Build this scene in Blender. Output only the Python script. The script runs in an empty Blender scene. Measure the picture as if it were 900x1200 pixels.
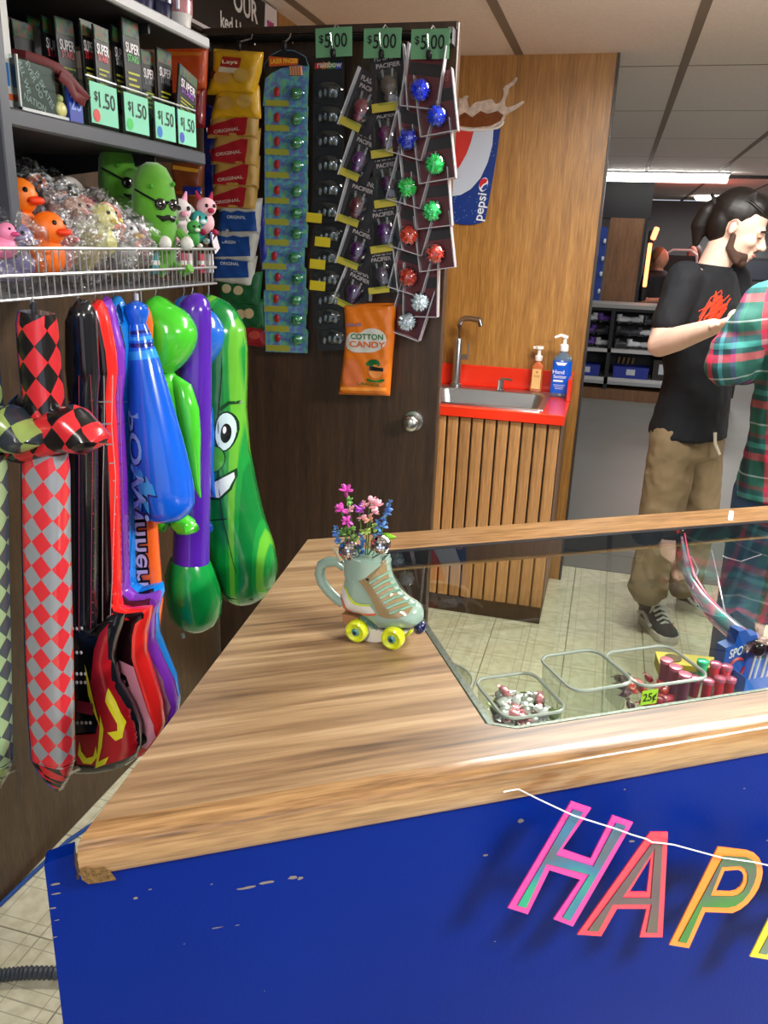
import bpy, bmesh, math, random
from mathutils import Vector, Matrix
from mathutils.geometry import delaunay_2d_cdt
random.seed(7)
PI = math.pi
C = bpy.context.scene.collection
S = bpy.context.scene
V = Vector
# ---------------------------------------------------------------- camera
FPX, PITCH, ROLL, YAW, CH = 950.0, math.atan(950/2850), math.atan(105/2800), math.atan(264/1005), 1.53
F0 = V((-math.sin(YAW), math.cos(YAW), 0)); U0 = V((0, 0, 1))
FW = F0*math.cos(PITCH)-U0*math.sin(PITCH); R0 = F0.cross(U0); UU = R0.cross(FW)
RT = R0*math.cos(ROLL)+UU*math.sin(ROLL); UP = -R0*math.sin(ROLL)+UU*math.cos(ROLL)
CAM = V((0, 0, CH))
cd = bpy.data.cameras.new('camera'); cam = bpy.data.objects.new('camera', cd); C.objects.link(cam)
cd.sensor_fit = 'VERTICAL'; cd.sensor_height = 36; cd.lens = FPX/1200*36; cd.clip_start = .02
m = Matrix((RT, UP, -FW)).transposed().to_4x4(); m.translation = CAM
cam.matrix_world = m; S.camera = cam
S.view_settings.view_transform = 'Standard'; S.view_settings.look = 'None'
S.view_settings.gamma = 1; S.view_settings.use_curve_mapping = False
S.view_settings.exposure = 1.08
# ---------------------------------------------------------------- world and lights
w = bpy.data.worlds.new('world'); S.world = w; w.use_nodes = True
w.node_tree.nodes['Background'].inputs[0].default_value = (.80, .86, 1, 1)
w.node_tree.nodes['Background'].inputs[1].default_value = .6
CEIL = 2.28
def area(x, y, sx, sy, power, col=(1, .97, .92), z=CEIL-.105):
    l = bpy.data.lights.new('ceiling_lamp_or_fill', 'AREA'); l.shape = 'RECTANGLE'; l.size = sx; l.size_y = sy
    l.energy = power; l.color = col
    o = bpy.data.objects.new('ceiling_lamp_or_fill', l); o.location = (x, y, z); C.objects.link(o); return o
LAMPS = [(1.72, .6, .3, .6, 66), (-.35, -.75, .3, 1.15, 12), (.36, 2.40, 1.15, .3, 20), (2.6, 5.2, .3, 1.15, 26), (2.6, 8, .3, 1.15, 16)]
for a in LAMPS: area(*a)
area(.34, 8.95, 1.1, .16, 14, (1, 1, .97), CEIL-.06)
area(1.5, 11.6, .6, .6, 22, (1, .98, .95), CEIL-.1)  # added fill without a fitting, brightens the far room
pl = bpy.data.lights.new('red_ceiling_fill', 'POINT'); pl.energy = 4; pl.color = (1, .16, .10); pl.shadow_soft_size = .15  # added red point light that tints the far ceiling, standing apart from the sign
po = bpy.data.objects.new('red_ceiling_fill', pl); po.location = (.75, 10.1, 2.0); C.objects.link(po)

def ray(x, y): return FW+RT*((x-450)/FPX)-UP*((y-600)/FPX)
def aty(x, y, Y): d = ray(x, y); return CAM+d*(Y/d.y)
def atx(x, y, X): d = ray(x, y); return CAM+d*(X/d.x)
def atz(x, y, z): d = ray(x, y); return CAM+d*((z-CH)/d.z)
def atp(x, y, p, n): d = ray(x, y); return CAM+d*((V(p)-CAM).dot(n)/d.dot(n))
# ---------------------------------------------------------------- materials
def lin(c): return tuple((((v/255+.055)/1.055)**2.4 if v > 10 else v/255/12.92) for v in c[:3])+(1,)
class NT:
    def __init__(s, name):
        s.m = bpy.data.materials.new(name); s.m.use_nodes = True; s.t = s.m.node_tree
        s.b = s.t.nodes['Principled BSDF']
    def n(s, typ, **k):
        nd = s.t.nodes.new(typ)
        for a, b in k.items():
            if a.startswith('i_'): nd.inputs[a[2:].replace('_', ' ')].default_value = b
            else: setattr(nd, a, b)
        return nd
    def l(s, a, b): s.t.links.new(a, b)
S.cycles.transparent_max_bounces = 24
MC = {}
def M(col, rough=.5, metal=0, trans=0, alpha=1, coat=0, emit=0, name=None, noise=0, nscale=30, ior=1.45, bump=0, sheen=0):
    key = (tuple(col), rough, metal, trans, alpha, coat, emit, noise, nscale, ior, bump, sheen)
    if key in MC: return MC[key]
    q = NT(name or 'paint'); b = q.b
    b.inputs['Base Color'].default_value = lin(col); b.inputs['Roughness'].default_value = rough
    b.inputs['Metallic'].default_value = metal; b.inputs['Transmission Weight'].default_value = trans
    b.inputs['Alpha'].default_value = alpha; b.inputs['Coat Weight'].default_value = coat
    b.inputs['Coat Roughness'].default_value = .06; b.inputs['IOR'].default_value = ior
    if sheen: b.inputs['Sheen Weight'].default_value = sheen
    if emit:
        b.inputs['Emission Color'].default_value = lin(col); b.inputs['Emission Strength'].default_value = emit
    if noise or bump:
        tc = q.n('ShaderNodeTexCoord'); nz = q.n('ShaderNodeTexNoise', i_Scale=nscale, i_Detail=4.)
        q.l(tc.outputs['Object'], nz.inputs['Vector'])
        if noise:
            mx = q.n('ShaderNodeMixRGB', blend_type='MULTIPLY'); mx.inputs[0].default_value = 1
            cr = q.n('ShaderNodeValToRGB'); cr.color_ramp.elements[0].position = .3; cr.color_ramp.elements[1].position = .7
            g = 1-noise; cr.color_ramp.elements[0].color = (g, g, g, 1); cr.color_ramp.elements[1].color = (1, 1, 1, 1)
            mx.inputs[1].default_value = lin(col)
            q.l(nz.outputs[0], cr.inputs[0]); q.l(cr.outputs[0], mx.inputs[2]); q.l(mx.outputs[0], b.inputs['Base Color'])
        if bump:
            bp = q.n('ShaderNodeBump', i_Strength=bump, i_Distance=.01); q.l(nz.outputs[0], bp.inputs['Height']); q.l(bp.outputs[0], b.inputs['Normal'])
    MC[key] = q.m; return q.m
def wood(name, cols, scale, rough=.4, big=2., fine=40., mix=.5, coat=0, bump=.05, offs=(0, 0, 0), rnd=0):
    """grain stretched by the per-axis scale, bands and fine streaks"""
    q = NT(name); tc = q.n('ShaderNodeTexCoord'); mp = q.n('ShaderNodeMapping'); mp.inputs['Scale'].default_value = scale
    mp.inputs['Location'].default_value = offs
    q.l(tc.outputs['Object'], mp.inputs[0])
    n1 = q.n('ShaderNodeTexNoise', i_Scale=big, i_Detail=5., i_Distortion=.5); n2 = q.n('ShaderNodeTexNoise', i_Scale=fine, i_Detail=6.)
    q.l(mp.outputs[0], n1.inputs['Vector']); q.l(mp.outputs[0], n2.inputs['Vector'])
    mx = q.n('ShaderNodeMixRGB'); mx.inputs[0].default_value = mix; q.l(n1.outputs[0], mx.inputs[1]); q.l(n2.outputs[0], mx.inputs[2])
    cr = q.n('ShaderNodeValToRGB'); e = cr.color_ramp.elements
    e[0].position = .32; e[0].color = lin(cols[0]); e[1].position = .68; e[1].color = lin(cols[-1])
    for i, c in enumerate(cols[1:-1]):
        x = e.new(.32+.36*(i+1)/(len(cols)-1)); x.color = lin(c)
    q.l(mx.outputs[0], cr.inputs[0])
    out = cr.outputs[0]
    if rnd:
        oi = q.n('ShaderNodeObjectInfo'); hs = q.n('ShaderNodeHueSaturation'); mr = q.n('ShaderNodeMapRange')
        mr.inputs['To Min'].default_value = 1-rnd; mr.inputs['To Max'].default_value = 1+rnd
        q.l(oi.outputs['Random'], mr.inputs['Value']); q.l(mr.outputs[0], hs.inputs['Value']); q.l(out, hs.inputs['Color']); out = hs.outputs[0]
    q.b.inputs['Coat Roughness'].default_value = .3
    q.l(out, q.b.inputs['Base Color']); q.b.inputs['Roughness'].default_value = rough; q.b.inputs['Coat Weight'].default_value = coat
    bp = q.n('ShaderNodeBump', i_Strength=bump, i_Distance=.005); q.l(mx.outputs[0], bp.inputs['Height']); q.l(bp.outputs[0], q.b.inputs['Normal'])
    return q.m
def checker(name, c1, c2, size, rough=.25, rot=45, coat=.3, stretch=1.0):
    q = NT(name); tc = q.n('ShaderNodeTexCoord'); mp = q.n('ShaderNodeMapping')
    mp.inputs['Rotation'].default_value = (0, 0, 0); mp.inputs['Scale'].default_value = (1, stretch, 1)
    m2 = q.n('ShaderNodeMapping'); m2.inputs['Rotation'].default_value = (0, 0, math.radians(rot))
    ck = q.n('ShaderNodeTexChecker', i_Scale=1/size); ck.inputs[1].default_value = lin(c1); ck.inputs[2].default_value = lin(c2)
    q.l(tc.outputs['UV'], mp.inputs[0]); q.l(mp.outputs[0], m2.inputs[0]); q.l(m2.outputs[0], ck.inputs[0]); q.l(ck.outputs[0], q.b.inputs['Base Color'])
    q.b.inputs['Roughness'].default_value = rough; q.b.inputs['Coat Weight'].default_value = coat; q.b.inputs['Coat Roughness'].default_value = .1
    return q.m
def glass(name, tint=(235, 245, 240), rough=0., refl=.09, spec_col=(1, 1, 1)):
    """thin sheet: clear see-through with a fresnel reflection, for panes and bins"""
    q = NT(name); t = q.t; t.nodes.remove(q.b); out = t.nodes['Material Output']
    tr = q.n('ShaderNodeBsdfTransparent'); tr.inputs[0].default_value = lin(tint)
    gl = q.n('ShaderNodeBsdfGlossy'); gl.inputs['Roughness'].default_value = rough
    fr = q.n('ShaderNodeFresnel', i_IOR=1.5); mul = q.n('ShaderNodeMath', operation='MULTIPLY_ADD'); mul.inputs[1].default_value = 1.0; mul.inputs[2].default_value = refl-.04
    ge_ = q.n('ShaderNodeNewGeometry'); bk = q.n('ShaderNodeMath', operation='SUBTRACT'); bk.inputs[0].default_value = 1; q.l(ge_.outputs['Backfacing'], bk.inputs[1]); m3 = q.n('ShaderNodeMath', operation='MULTIPLY'); q.l(mul.outputs[0], m3.inputs[0]); q.l(bk.outputs[0], m3.inputs[1])
    mx = q.n('ShaderNodeMixShader'); q.l(fr.outputs[0], mul.inputs[0]); q.l(m3.outputs[0], mx.inputs[0]); q.l(tr.outputs[0], mx.inputs[1]); q.l(gl.outputs[0], mx.inputs[2])
    q.l(mx.outputs[0], out.inputs[0]); return q.m
# ---------------------------------------------------------------- mesh helper
class MB:
    def __init__(s): s.v = []; s.f = []; s.mi = []; s.uv = {}; s.n = 0
    def add(s, vs, fs, mi=0, uvs=None):
        o = len(s.v); s.v += [V(p) for p in vs]
        for k, f in enumerate(fs):
            if uvs: s.uv[len(s.f)] = [uvs[i] for i in f]
            s.f.append([i+o for i in f]); s.mi.append(mi[k] if isinstance(mi, list) else mi)
        return s
    def box(s, c, d, mi=0, rz=0, rx=0, ry=0, bev=0):
        x, y, z = [k/2 for k in d]; R = Matrix.Rotation(rz, 3, 'Z') @ Matrix.Rotation(ry, 3, 'Y') @ Matrix.Rotation(rx, 3, 'X')
        if bev:
            b = min(bev, x*.9, y*.9, z*.9); vs = []
            for sx in (-1, 1):
                for sy in (-1, 1):
                    for sz in (-1, 1):
                        vs += [(sx*x, sy*(y-b), sz*(z-b)), (sx*(x-b), sy*y, sz*(z-b)), (sx*(x-b), sy*(y-b), sz*z)]
            bm = bmesh.new(); [bm.verts.new(p) for p in vs]; bmesh.ops.convex_hull(bm, input=bm.verts)
            bm.verts.index_update(); bm.verts.ensure_lookup_table()
            s.add([V(c)+R @ v.co for v in bm.verts], [[v.index for v in f.verts] for f in bm.faces], mi); bm.free(); return s
        vs = [V(c)+R @ V(p) for p in ((-x, -y, -z), (x, -y, -z), (x, y, -z), (-x, y, -z), (-x, -y, z), (x, -y, z), (x, y, z), (-x, y, z))]
        return s.add(vs, [(0, 3, 2, 1), (4, 5, 6, 7), (0, 1, 5, 4), (1, 2, 6, 5), (2, 3, 7, 6), (3, 0, 4, 7)], mi)
    def bb(s, lo, hi, mi=0, bev=0): return s.box([(a+b)/2 for a, b in zip(lo, hi)], [abs(b-a) for a, b in zip(lo, hi)], mi, bev=bev)
    def ell(s, c, r, mi=0, seg=14, rings=9, R=None):
        r = (r, r, r) if isinstance(r, (int, float)) else r; vs = []; fs = []; R = R or Matrix.Identity(3)
        for i in range(1, rings):
            a = PI*i/rings
            for j in range(seg):
                b = 2*PI*j/seg; vs.append(V(c)+R @ V((r[0]*math.sin(a)*math.cos(b), r[1]*math.sin(a)*math.sin(b), r[2]*math.cos(a))))
        t = len(vs); vs += [V(c)+R @ V((0, 0, r[2])), V(c)-R @ V((0, 0, r[2]))]
        for i in range(rings-2):
            for j in range(seg): k = (j+1) % seg; fs.append((i*seg+j, (i+1)*seg+j, (i+1)*seg+k, i*seg+k))
        for j in range(seg):
            k = (j+1) % seg; fs.append((t, j, k)); fs.append((t+1, (rings-2)*seg+k, (rings-2)*seg+j))
        return s.add(vs, fs, mi)
    def loft(s, secs, mi=0, seg=16, cap=True, up=(0, 1, 0), pw=2.0):
        """secs: (centre, ra, rb[, mat]) rings perpendicular to the path; ra along side axis, rb along 'up'; uv in metres"""
        P = [V(q[0]) for q in secs]; vs = []; uvs = []; fs = []; ms = []; dist = 0
        for i, q in enumerate(secs):
            t = (P[min(i+1, len(P)-1)]-P[max(i-1, 0)]).normalized(); u = V(up)
            u = (u-t*u.dot(t))
            if u.length < 1e-4: u = V((1, 0, 0))-t*t.x
            u.normalize(); sd = t.cross(u)
            if i: dist += (P[i]-P[i-1]).length
            per = 0; pp = None
            for j in range(seg+1):
                a = 2*PI*j/seg+PI/4; ca, sa = math.cos(a), math.sin(a)
                e = 2/pw; p = P[i]+sd*(q[1]*abs(ca)**e*(1 if ca >= 0 else -1))+u*(q[2]*abs(sa)**e*(1 if sa >= 0 else -1))
                if pp is not None: per += (p-pp).length
                pp = p; vs.append(p); uvs.append((per, dist))
        n = seg+1
        for i in range(len(secs)-1):
            for j in range(seg): fs.append((i*n+j, i*n+j+1, (i+1)*n+j+1, (i+1)*n+j)); ms.append(secs[i][3] if len(secs[i]) > 3 else mi)
        if cap:
            fs.append(tuple(range(seg-1, -1, -1))); ms.append(secs[0][3] if len(secs[0]) > 3 else mi)
            o = (len(secs)-1)*n; fs.append(tuple(range(o, o+seg))); ms.append(secs[-1][3] if len(secs[-1]) > 3 else mi)
        return s.add(vs, fs, ms, uvs)
    def tube(s, pts, r, mi=0, seg=8, up=(0, 0, 1)):
        rr = r if isinstance(r, (list, tuple)) else [r]*len(pts)
        u = up
        d = (V(pts[-1])-V(pts[0])).normalized() if len(pts) > 1 else V((0, 0, 1))
        if abs(d.dot(V(up))) > .95: u = (1, .1, 0)
        return s.loft([(p, a, a) for p, a in zip(pts, rr)], mi, seg, up=u)
    def lathe(s, prof, c=(0, 0, 0), mi=0, seg=24, sx=1, sy=1, mis=None):
        vs = []; fs = []; ms = []; n = seg
        for r, z in prof:
            for j in range(n): a = 2*PI*j/n; vs.append((c[0]+r*sx*math.cos(a), c[1]+r*sy*math.sin(a), c[2]+z))
        for i in range(len(prof)-1):
            for j in range(n): k = (j+1) % n; fs.append((i*n+j, i*n+k, (i+1)*n+k, (i+1)*n+j)); ms.append(mis[i] if mis else mi)
        if prof[0][0] > 1e-5: fs.append(tuple(range(n-1, -1, -1))); ms.append(mis[0] if mis else mi)
        if prof[-1][0] > 1e-5: o = (len(prof)-1)*n; fs.append(tuple(range(o, o+n))); ms.append(mis[-1] if mis else mi)
        return s.add(vs, fs, ms)
    def prism(s, pts, a, b, mi=0, axis=2, fn=None):
        """2D outline extruded from a to b along the axis; fn maps (u,v,w) to a point"""
        fn = fn or ((lambda u, v, w: (u, v, w)) if axis == 2 else (lambda u, v, w: (u, w, v)))
        n = len(pts); tri = fill(pts)
        vs = [fn(p[0], p[1], a) for p in tri[0]]+[fn(p[0], p[1], b) for p in tri[0]]; o = len(tri[0])
        fs = [f[::-1] for f in tri[1]]+[[i+o for i in f] for f in tri[1]]
        uv = [(p[0], p[1]) for p in tri[0]]*2
        s.add(vs, fs, mi, uv)
        vs = [fn(p[0], p[1], a) for p in pts]+[fn(p[0], p[1], b) for p in pts]
        return s.add(vs, [(i, (i+1) % n, (i+1) % n+n, i+n) for i in range(n)], mi, [tuple(p[:2]) for p in pts]*2)
    def build(s, name, mats, parent=None, loc=(0, 0, 0), smooth=True, rz=0, label=None, kind=None, angle=40):
        me = bpy.data.meshes.new(name); me.from_pydata([tuple(v) for v in s.v], [], s.f)
        for k in (mats if isinstance(mats, (list, tuple)) else [mats]): me.materials.append(k)
        me.polygons.foreach_set('material_index', s.mi)
        if s.uv:
            ul = me.uv_layers.new(name='UVMap')
            for k, f in enumerate(me.polygons):
                if k in s.uv:
                    for li, uv in zip(f.loop_indices, s.uv[k]): ul.data[li].uv = uv
        bm = bmesh.new(); bm.from_mesh(me); bmesh.ops.remove_doubles(bm, verts=bm.verts, dist=1e-6)
        bmesh.ops.recalc_face_normals(bm, faces=bm.faces)
        if smooth:
            ca = math.radians(angle)
            for f in bm.faces: f.smooth = True
            for e in bm.edges:
                if len(e.link_faces) == 2 and e.calc_face_angle(0) > ca: e.smooth = False
        bm.to_mesh(me); bm.free()
        o = bpy.data.objects.new(name, me); C.objects.link(o); o.location = loc; o.rotation_euler.z = rz
        if parent: o.parent = parent
        if label: o['label'] = label
        if kind: o['kind'] = kind
        return o
def fill(pts, holes=(), step=0, extra=(), clear=None):
    """triangulate a polygon (with holes); optional interior grid"""
    P = [V((p[0], p[1])) for p in pts]; E = [(i, (i+1) % len(pts)) for i in range(len(pts))]
    for h in holes:
        o = len(P); P += [V((p[0], p[1])) for p in h]; E += [(o+i, o+(i+1) % len(h)) for i in range(len(h))]
    P += [V(p) for p in extra]
    if step:
        x0, x1 = min(p.x for p in P), max(p.x for p in P); y0, y1 = min(p.y for p in P), max(p.y for p in P)
        loops = [pts]+list(holes); j = 0; y = y0+step/2
        while y < y1:
            x = x0+step/2+(step/2 if j % 2 else 0)
            while x < x1:
                if inside((x, y), pts) and not any(inside((x, y), h) for h in holes) and min(edist((x, y), l) for l in loops) > step*.35 and not (clear and edist((x, y), pts) < clear+step*.45): P.append(V((x, y)))
                x += step
            y += step*.87; j += 1
    r = delaunay_2d_cdt(P, E, [], 0 if False else 1, 1e-7)
    vs, fs = r[0], r[2]; out = []
    for f in fs:
        c = sum((vs[i] for i in f), V((0, 0)))/len(f)
        if inside(c, pts) and not any(inside(c, h) for h in holes): out.append(list(f))
    return [(v.x, v.y) for v in vs], out
def inside(p, poly):
    c = False; n = len(poly); x, y = p[0], p[1]
    for i in range(n):
        a, b = poly[i], poly[i-1]
        if (a[1] > y) != (b[1] > y) and x < (b[0]-a[0])*(y-a[1])/(b[1]-a[1])+a[0]: c = not c
    return c
def edist(p, poly):
    d = 1e9; n = len(poly)
    for i in range(n):
        ax, ay = poly[i][0], poly[i][1]; bx, by = poly[i-1][0], poly[i-1][1]; dx, dy = bx-ax, by-ay
        L = dx*dx+dy*dy; t = max(0, min(1, ((p[0]-ax)*dx+(p[1]-ay)*dy)/L)) if L else 0
        q = (p[0]-ax-t*dx)**2+(p[1]-ay-t*dy)**2
        if q < d: d = q
    return math.sqrt(d)
def densify(pts, step):
    out = []
    for i, a in enumerate(pts):
        b = pts[(i+1) % len(pts)]; n = max(1, int(math.hypot(b[0]-a[0], b[1]-a[1])/step))
        out += [(a[0]+(b[0]-a[0])*k/n, a[1]+(b[1]-a[1])*k/n) for k in range(n)]
    return out
def smooth_poly(pts, it=2):
    for _ in range(it):
        q = []
        for i, a in enumerate(pts):
            b = pts[(i+1) % len(pts)]; q += [(a[0]*.75+b[0]*.25, a[1]*.75+b[1]*.25), (a[0]*.25+b[0]*.75, a[1]*.25+b[1]*.75)]
        pts = q
    return pts
class Puff:
    """inflated flat shape: outline in (u,w); half thickness T reached R inside the edge. Local x=u, z=w, front at -y"""
    def __init__(s, outline, R, T, step=.012, crimp=0, wr=0):
        s.o = densify(outline, step); s.R = R; s.T = T; s.step = step; s.crimp = crimp; s.wr = wr
        s.w0 = min(p[1] for p in outline); s.w1 = max(p[1] for p in outline)
    def h(s, u, w):
        d = min(1, edist((u, w), s.o)/s.R); k = s.T*math.sqrt(max(0, 1-(1-d)**2))
        if s.crimp:
            c = min(w-s.w0, s.w1-w)
            if c < s.crimp: k *= max(.04, (c/s.crimp)**2*.5)
        if s.wr: k += s.wr*min(1, d*2)*(math.sin(u*140+w*90)+math.sin(u*60-w*170))*.5
        return k
    def mesh(s, mb=None, rim=None, mats=(0, 1), back=1.0, low=None):
        mb = mb or MB(); extra = []
        ds = sorted(set([rim or s.R*.12, s.R*.4, s.R*.8])) if min(max(p[0] for p in s.o)-min(p[0] for p in s.o), s.w1-s.w0) > .03 else ([rim] if rim else [])
        for rd in ds:
            n = len(s.o); area2 = sum(s.o[i-1][0]*s.o[i][1]-s.o[i][0]*s.o[i-1][1] for i in range(n)); sg = 1 if area2 > 0 else -1
            for i in range(n):
                a, b, c = s.o[i-1], s.o[i], s.o[(i+1) % n]; dx, dy = c[0]-a[0], c[1]-a[1]; L_ = math.hypot(dx, dy) or 1
                p = (b[0]-dy/L_*sg*rd*1.003, b[1]+dx/L_*sg*rd*1.003)
                if inside(p, s.o) and edist(p, s.o) > rd*.985: extra.append(p)
        vs, fs = fill(s.o, step=s.step, extra=extra, clear=ds[-1] if ds else None); hh = [s.h(*p) if edist(p, s.o) > 1e-6 else 0 for p in vs]
        A = [(p[0], -k, p[1]) for p, k in zip(vs, hh)]; B = [(p[0], k*back, p[1]) for p, k in zip(vs, hh)]
        mi = []
        for f in fs:
            c = sum(vs[i][0] for i in f)/len(f), sum(vs[i][1] for i in f)/len(f)
            mi.append(mats[0] if rim is None or min(edist(vs[i], s.o) for i in f) > (low[1] if low and c[1] < low[0] else rim)*.98 else mats[1])
        mb.add(A, fs, mi, vs); mb.add(B, [f[::-1] for f in fs], [mats[1] if rim is not None else mats[0]]*len(fs), vs); return mb
    def decal(s, mb, outline, mi=0, off=.0015, holes=(), step=None):
        vs, fs = fill(densify(outline, step or s.step), [densify(h, step or s.step) for h in holes], step or s.step)
        vs2 = [(p[0], -s.h(*p)-off, p[1]) for p in vs]
        return mb.add(vs2, fs, mi, vs)
def text2d(txt, size=1., bold=0., shear=0.):
    cu = bpy.data.curves.new('lettering', 'FONT'); cu.body = txt; cu.size = size; cu.offset = bold*size; cu.align_x = 'CENTER'; cu.align_y = 'CENTER'; cu.shear = shear
    cu.resolution_u = 3; o = bpy.data.objects.new('lettering', cu); C.objects.link(o)
    dg = bpy.context.evaluated_depsgraph_get(); dg.update(); me = o.evaluated_get(dg).to_mesh()
    vs = [(v.co.x, v.co.y) for v in me.vertices]; fs = [list(p.vertices) for p in me.polygons]
    o.evaluated_get(dg).to_mesh_clear(); bpy.data.objects.remove(o); bpy.data.curves.remove(cu); return vs, fs
def put_text(mb, txt, size, fn, mi=0, bold=.01, w=None, shear=0.):
    """fn(u,v)->point; w squeezes the line to a width"""
    vs, fs = text2d(txt, size, bold, shear); k = 1
    if w: k = w/(max(v[0] for v in vs)-min(v[0] for v in vs))
    return mb.add([fn(a*k, b) for a, b in vs], fs, mi)
def tag(o, label, cat, group=None, kind=None):
    o['label'] = label; o['category'] = cat
    if group: o['group'] = group
    if kind: o['kind'] = kind
    return o
def thing(name, label, cat, loc=(0, 0, 0), rz=0, group=None):
    o = bpy.data.objects.new(name, None); C.objects.link(o); o.location = loc; o.rotation_euler.z = rz; o.empty_display_size = .05
    return tag(o, label, cat, group)
def struct(o, label=None):
    o['kind'] = 'structure'
    if label: o['label'] = label
    return o
def dup(root, loc=None, rz=None, label=None, group=None, scale=None):
    def cp(o, par):
        c = o.copy(); C.objects.link(c); c.parent = par
        for ch in list(o.children): cp(ch, c)
        return c
    r = cp(root, None)
    if loc is not None: r.location = loc
    if rz is not None: r.rotation_euler.z = rz
    if scale is not None: r.scale = (scale,)*3 if isinstance(scale, (int, float)) else scale
    if label: r['label'] = label
    if group: r['group'] = group
    return r
def wrinkle(o, strength, size):
    t = bpy.data.textures.new('cloth_folds', 'CLOUDS'); t.noise_scale = size; t.noise_depth = 2
    d = o.modifiers.new('folds', 'DISPLACE'); d.texture = t; d.strength = strength; d.mid_level = .5; d.texture_coords = 'LOCAL'; return o
def blob(name, shapes, mat, parent, voxel=.008, smooth=6, loc=(0, 0, 0), label=None, kids=None):
    """one continuous organic surface: overlapping tapered limbs and ellipsoids fused by a voxel remesh.
    shapes: ('c', p1, r1, p2, r2[, flat]) tapered limb, ('e', centre, radii[, Rmatrix])"""
    mb = MB()
    for q in shapes:
        if q[0] == 'e': mb.ell(q[1], q[2], seg=20, rings=14, R=q[3] if len(q) > 3 else None)
        elif q[0] == 'l': mb.loft(q[1], seg=20, up=q[2] if len(q) > 2 else (0, 1, 0))
        else:
            a, ra, b, rb = V(q[1]), q[2], V(q[3]), q[4]; d = (b-a); L = d.length; d.normalize(); secs = []
            for k in range(5):
                t = k/4*PI/2; secs.append((a-d*ra*math.cos(t), max(1e-4, ra*math.sin(t)), max(1e-4, ra*math.sin(t))))
            for k in range(1, 5):
                t = k/4*PI/2; secs.append((b+d*rb*math.sin(t), max(1e-4, rb*math.cos(t)), max(1e-4, rb*math.cos(t))))
            secs.insert(5, (b, rb, rb))
            mb.loft(secs, seg=14, up=(0, 1, .02))
    o = mb.build(name, mat, parent, loc, smooth=True, label=label, angle=180)
    r = o.modifiers.new('fuse', 'REMESH'); r.mode = 'VOXEL'; r.voxel_size = voxel; r.use_smooth_shade = True
    s = o.modifiers.new('soften', 'SMOOTH'); s.factor = .5; s.iterations = smooth
    return o
# ---------------------------------------------------------------- setting
XW, YB, YD = -1.24, 3.75, 2.42      # left wall, back wood wall, door face
WD = wood('dark_panelling', [(34, 22, 13), (58, 39, 24), (78, 54, 33)], (22, 22, 1.1), .42, 2.2, 14, .55, .15)
WDL = wood('shaded_panelling', [(50, 36, 22), (72, 52, 33), (90, 66, 42)], (16, 16, 1.6), .5, 2.2, 14, .55)  # darker copy of the left wall's wood, its shade painted into the colour
WO = wood('orange_panelling', [(128, 86, 34), (160, 111, 48), (184, 136, 68)], (14, 14, 1.0), .40, 2.0, 10, .55, .15, .25)
WP = wood('oak_plank', [(134, 94, 54), (168, 122, 74), (188, 142, 92)], (26, 26, 1.6), .5, 1.6, 9, .5, rnd=.14)
WB = wood('brown_oak', [(84, 54, 32), (112, 76, 46), (134, 94, 60)], (16, 16, 1.2), .5, 1.6, 9, .5)
TRIM = M((30, 24, 20), .5)
# floor: vinyl tiles near, a smooth grey floor beyond
def tile_mat():
    q = NT('vinyl_tile'); tc = q.n('ShaderNodeTexCoord'); n = q.n('ShaderNodeTexNoise', i_Scale=26., i_Detail=6.)
    q.l(tc.outputs['Object'], n.inputs['Vector']); cr = q.n('ShaderNodeValToRGB'); e = cr.color_ramp.elements
    e[0].position = .35; e[0].color = lin((196, 190, 160)); e[1].position = .62; e[1].color = lin((220, 215, 190))
    q.l(n.outputs[0], cr.inputs[0])
    # printed lines of small squares on each tile
    sp = q.n('ShaderNodeSeparateXYZ'); q.l(tc.outputs['Object'], sp.inputs[0]); mm = []
    for ax in (0, 1):
        for per in (.1525,):
            a = q.n('ShaderNodeMath', operation='PINGPONG'); a.inputs[1].default_value = per/2; q.l(sp.outputs[ax], a.inputs[0])
            for at, wd in ((0., .004), (.03, .0022)):
                b = q.n('ShaderNodeMath', operation='SUBTRACT'); b.inputs[1].default_value = at; q.l(a.outputs[0], b.inputs[0])
                c = q.n('ShaderNodeMath', operation='ABSOLUTE'); q.l(b.outputs[0], c.inputs[0])
                d = q.n('ShaderNodeMath', operation='LESS_THAN'); d.inputs[1].default_value = wd/2; q.l(c.outputs[0], d.inputs[0]); mm.append(d)
    o = mm[0].outputs[0]
    for k in mm[1:]:
        a = q.n('ShaderNodeMath', operation='MAXIMUM'); q.l(o, a.inputs[0]); q.l(k.outputs[0], a.inputs[1]); o = a.outputs[0]
    mx = q.n('ShaderNodeMixRGB'); mx.inputs[2].default_value = lin((148, 142, 118)); f = q.n('ShaderNodeMath', operation='MULTIPLY'); f.inputs[1].default_value = .75
    q.l(o, f.inputs[0]); q.l(f.outputs[0], mx.inputs[0]); q.l(cr.outputs[0], mx.inputs[1]); q.l(mx.outputs[0], q.b.inputs['Base Color'])
    q.b.inputs['Roughness'].default_value = .32; return q.m
TILE = tile_mat()
fl = struct(MB().bb((-3, -2.5, -.06), (5, 14, -.006)).build('floor', M((96, 92, 80), .6), smooth=False))
me = None
for i in range(-5, 7):
    for j in range(-3, 13):
        x, y = (i+.5)*.305-.02+.0, (j+.5)*.305-.02
        if x < XW-.25: continue
        if me is None:
            o = MB().box((0, 0, -.003), (.3035, .3035, .006), bev=.0012).build('floor_tile', TILE, fl, (x, y, 0), smooth=False); me = o.data
        else:
            o = bpy.data.objects.new('floor_tile', me); C.objects.link(o); o.parent = fl; o.location = (x, y, 0)
MB().bb((-3, 3.951, -.006), (5, 13.9, 0)).build('smooth_floor', M((120, 120, 116), .42, noise=.12, nscale=2.5), fl, smooth=False, label='smooth grey floor beyond the tiles')
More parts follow.
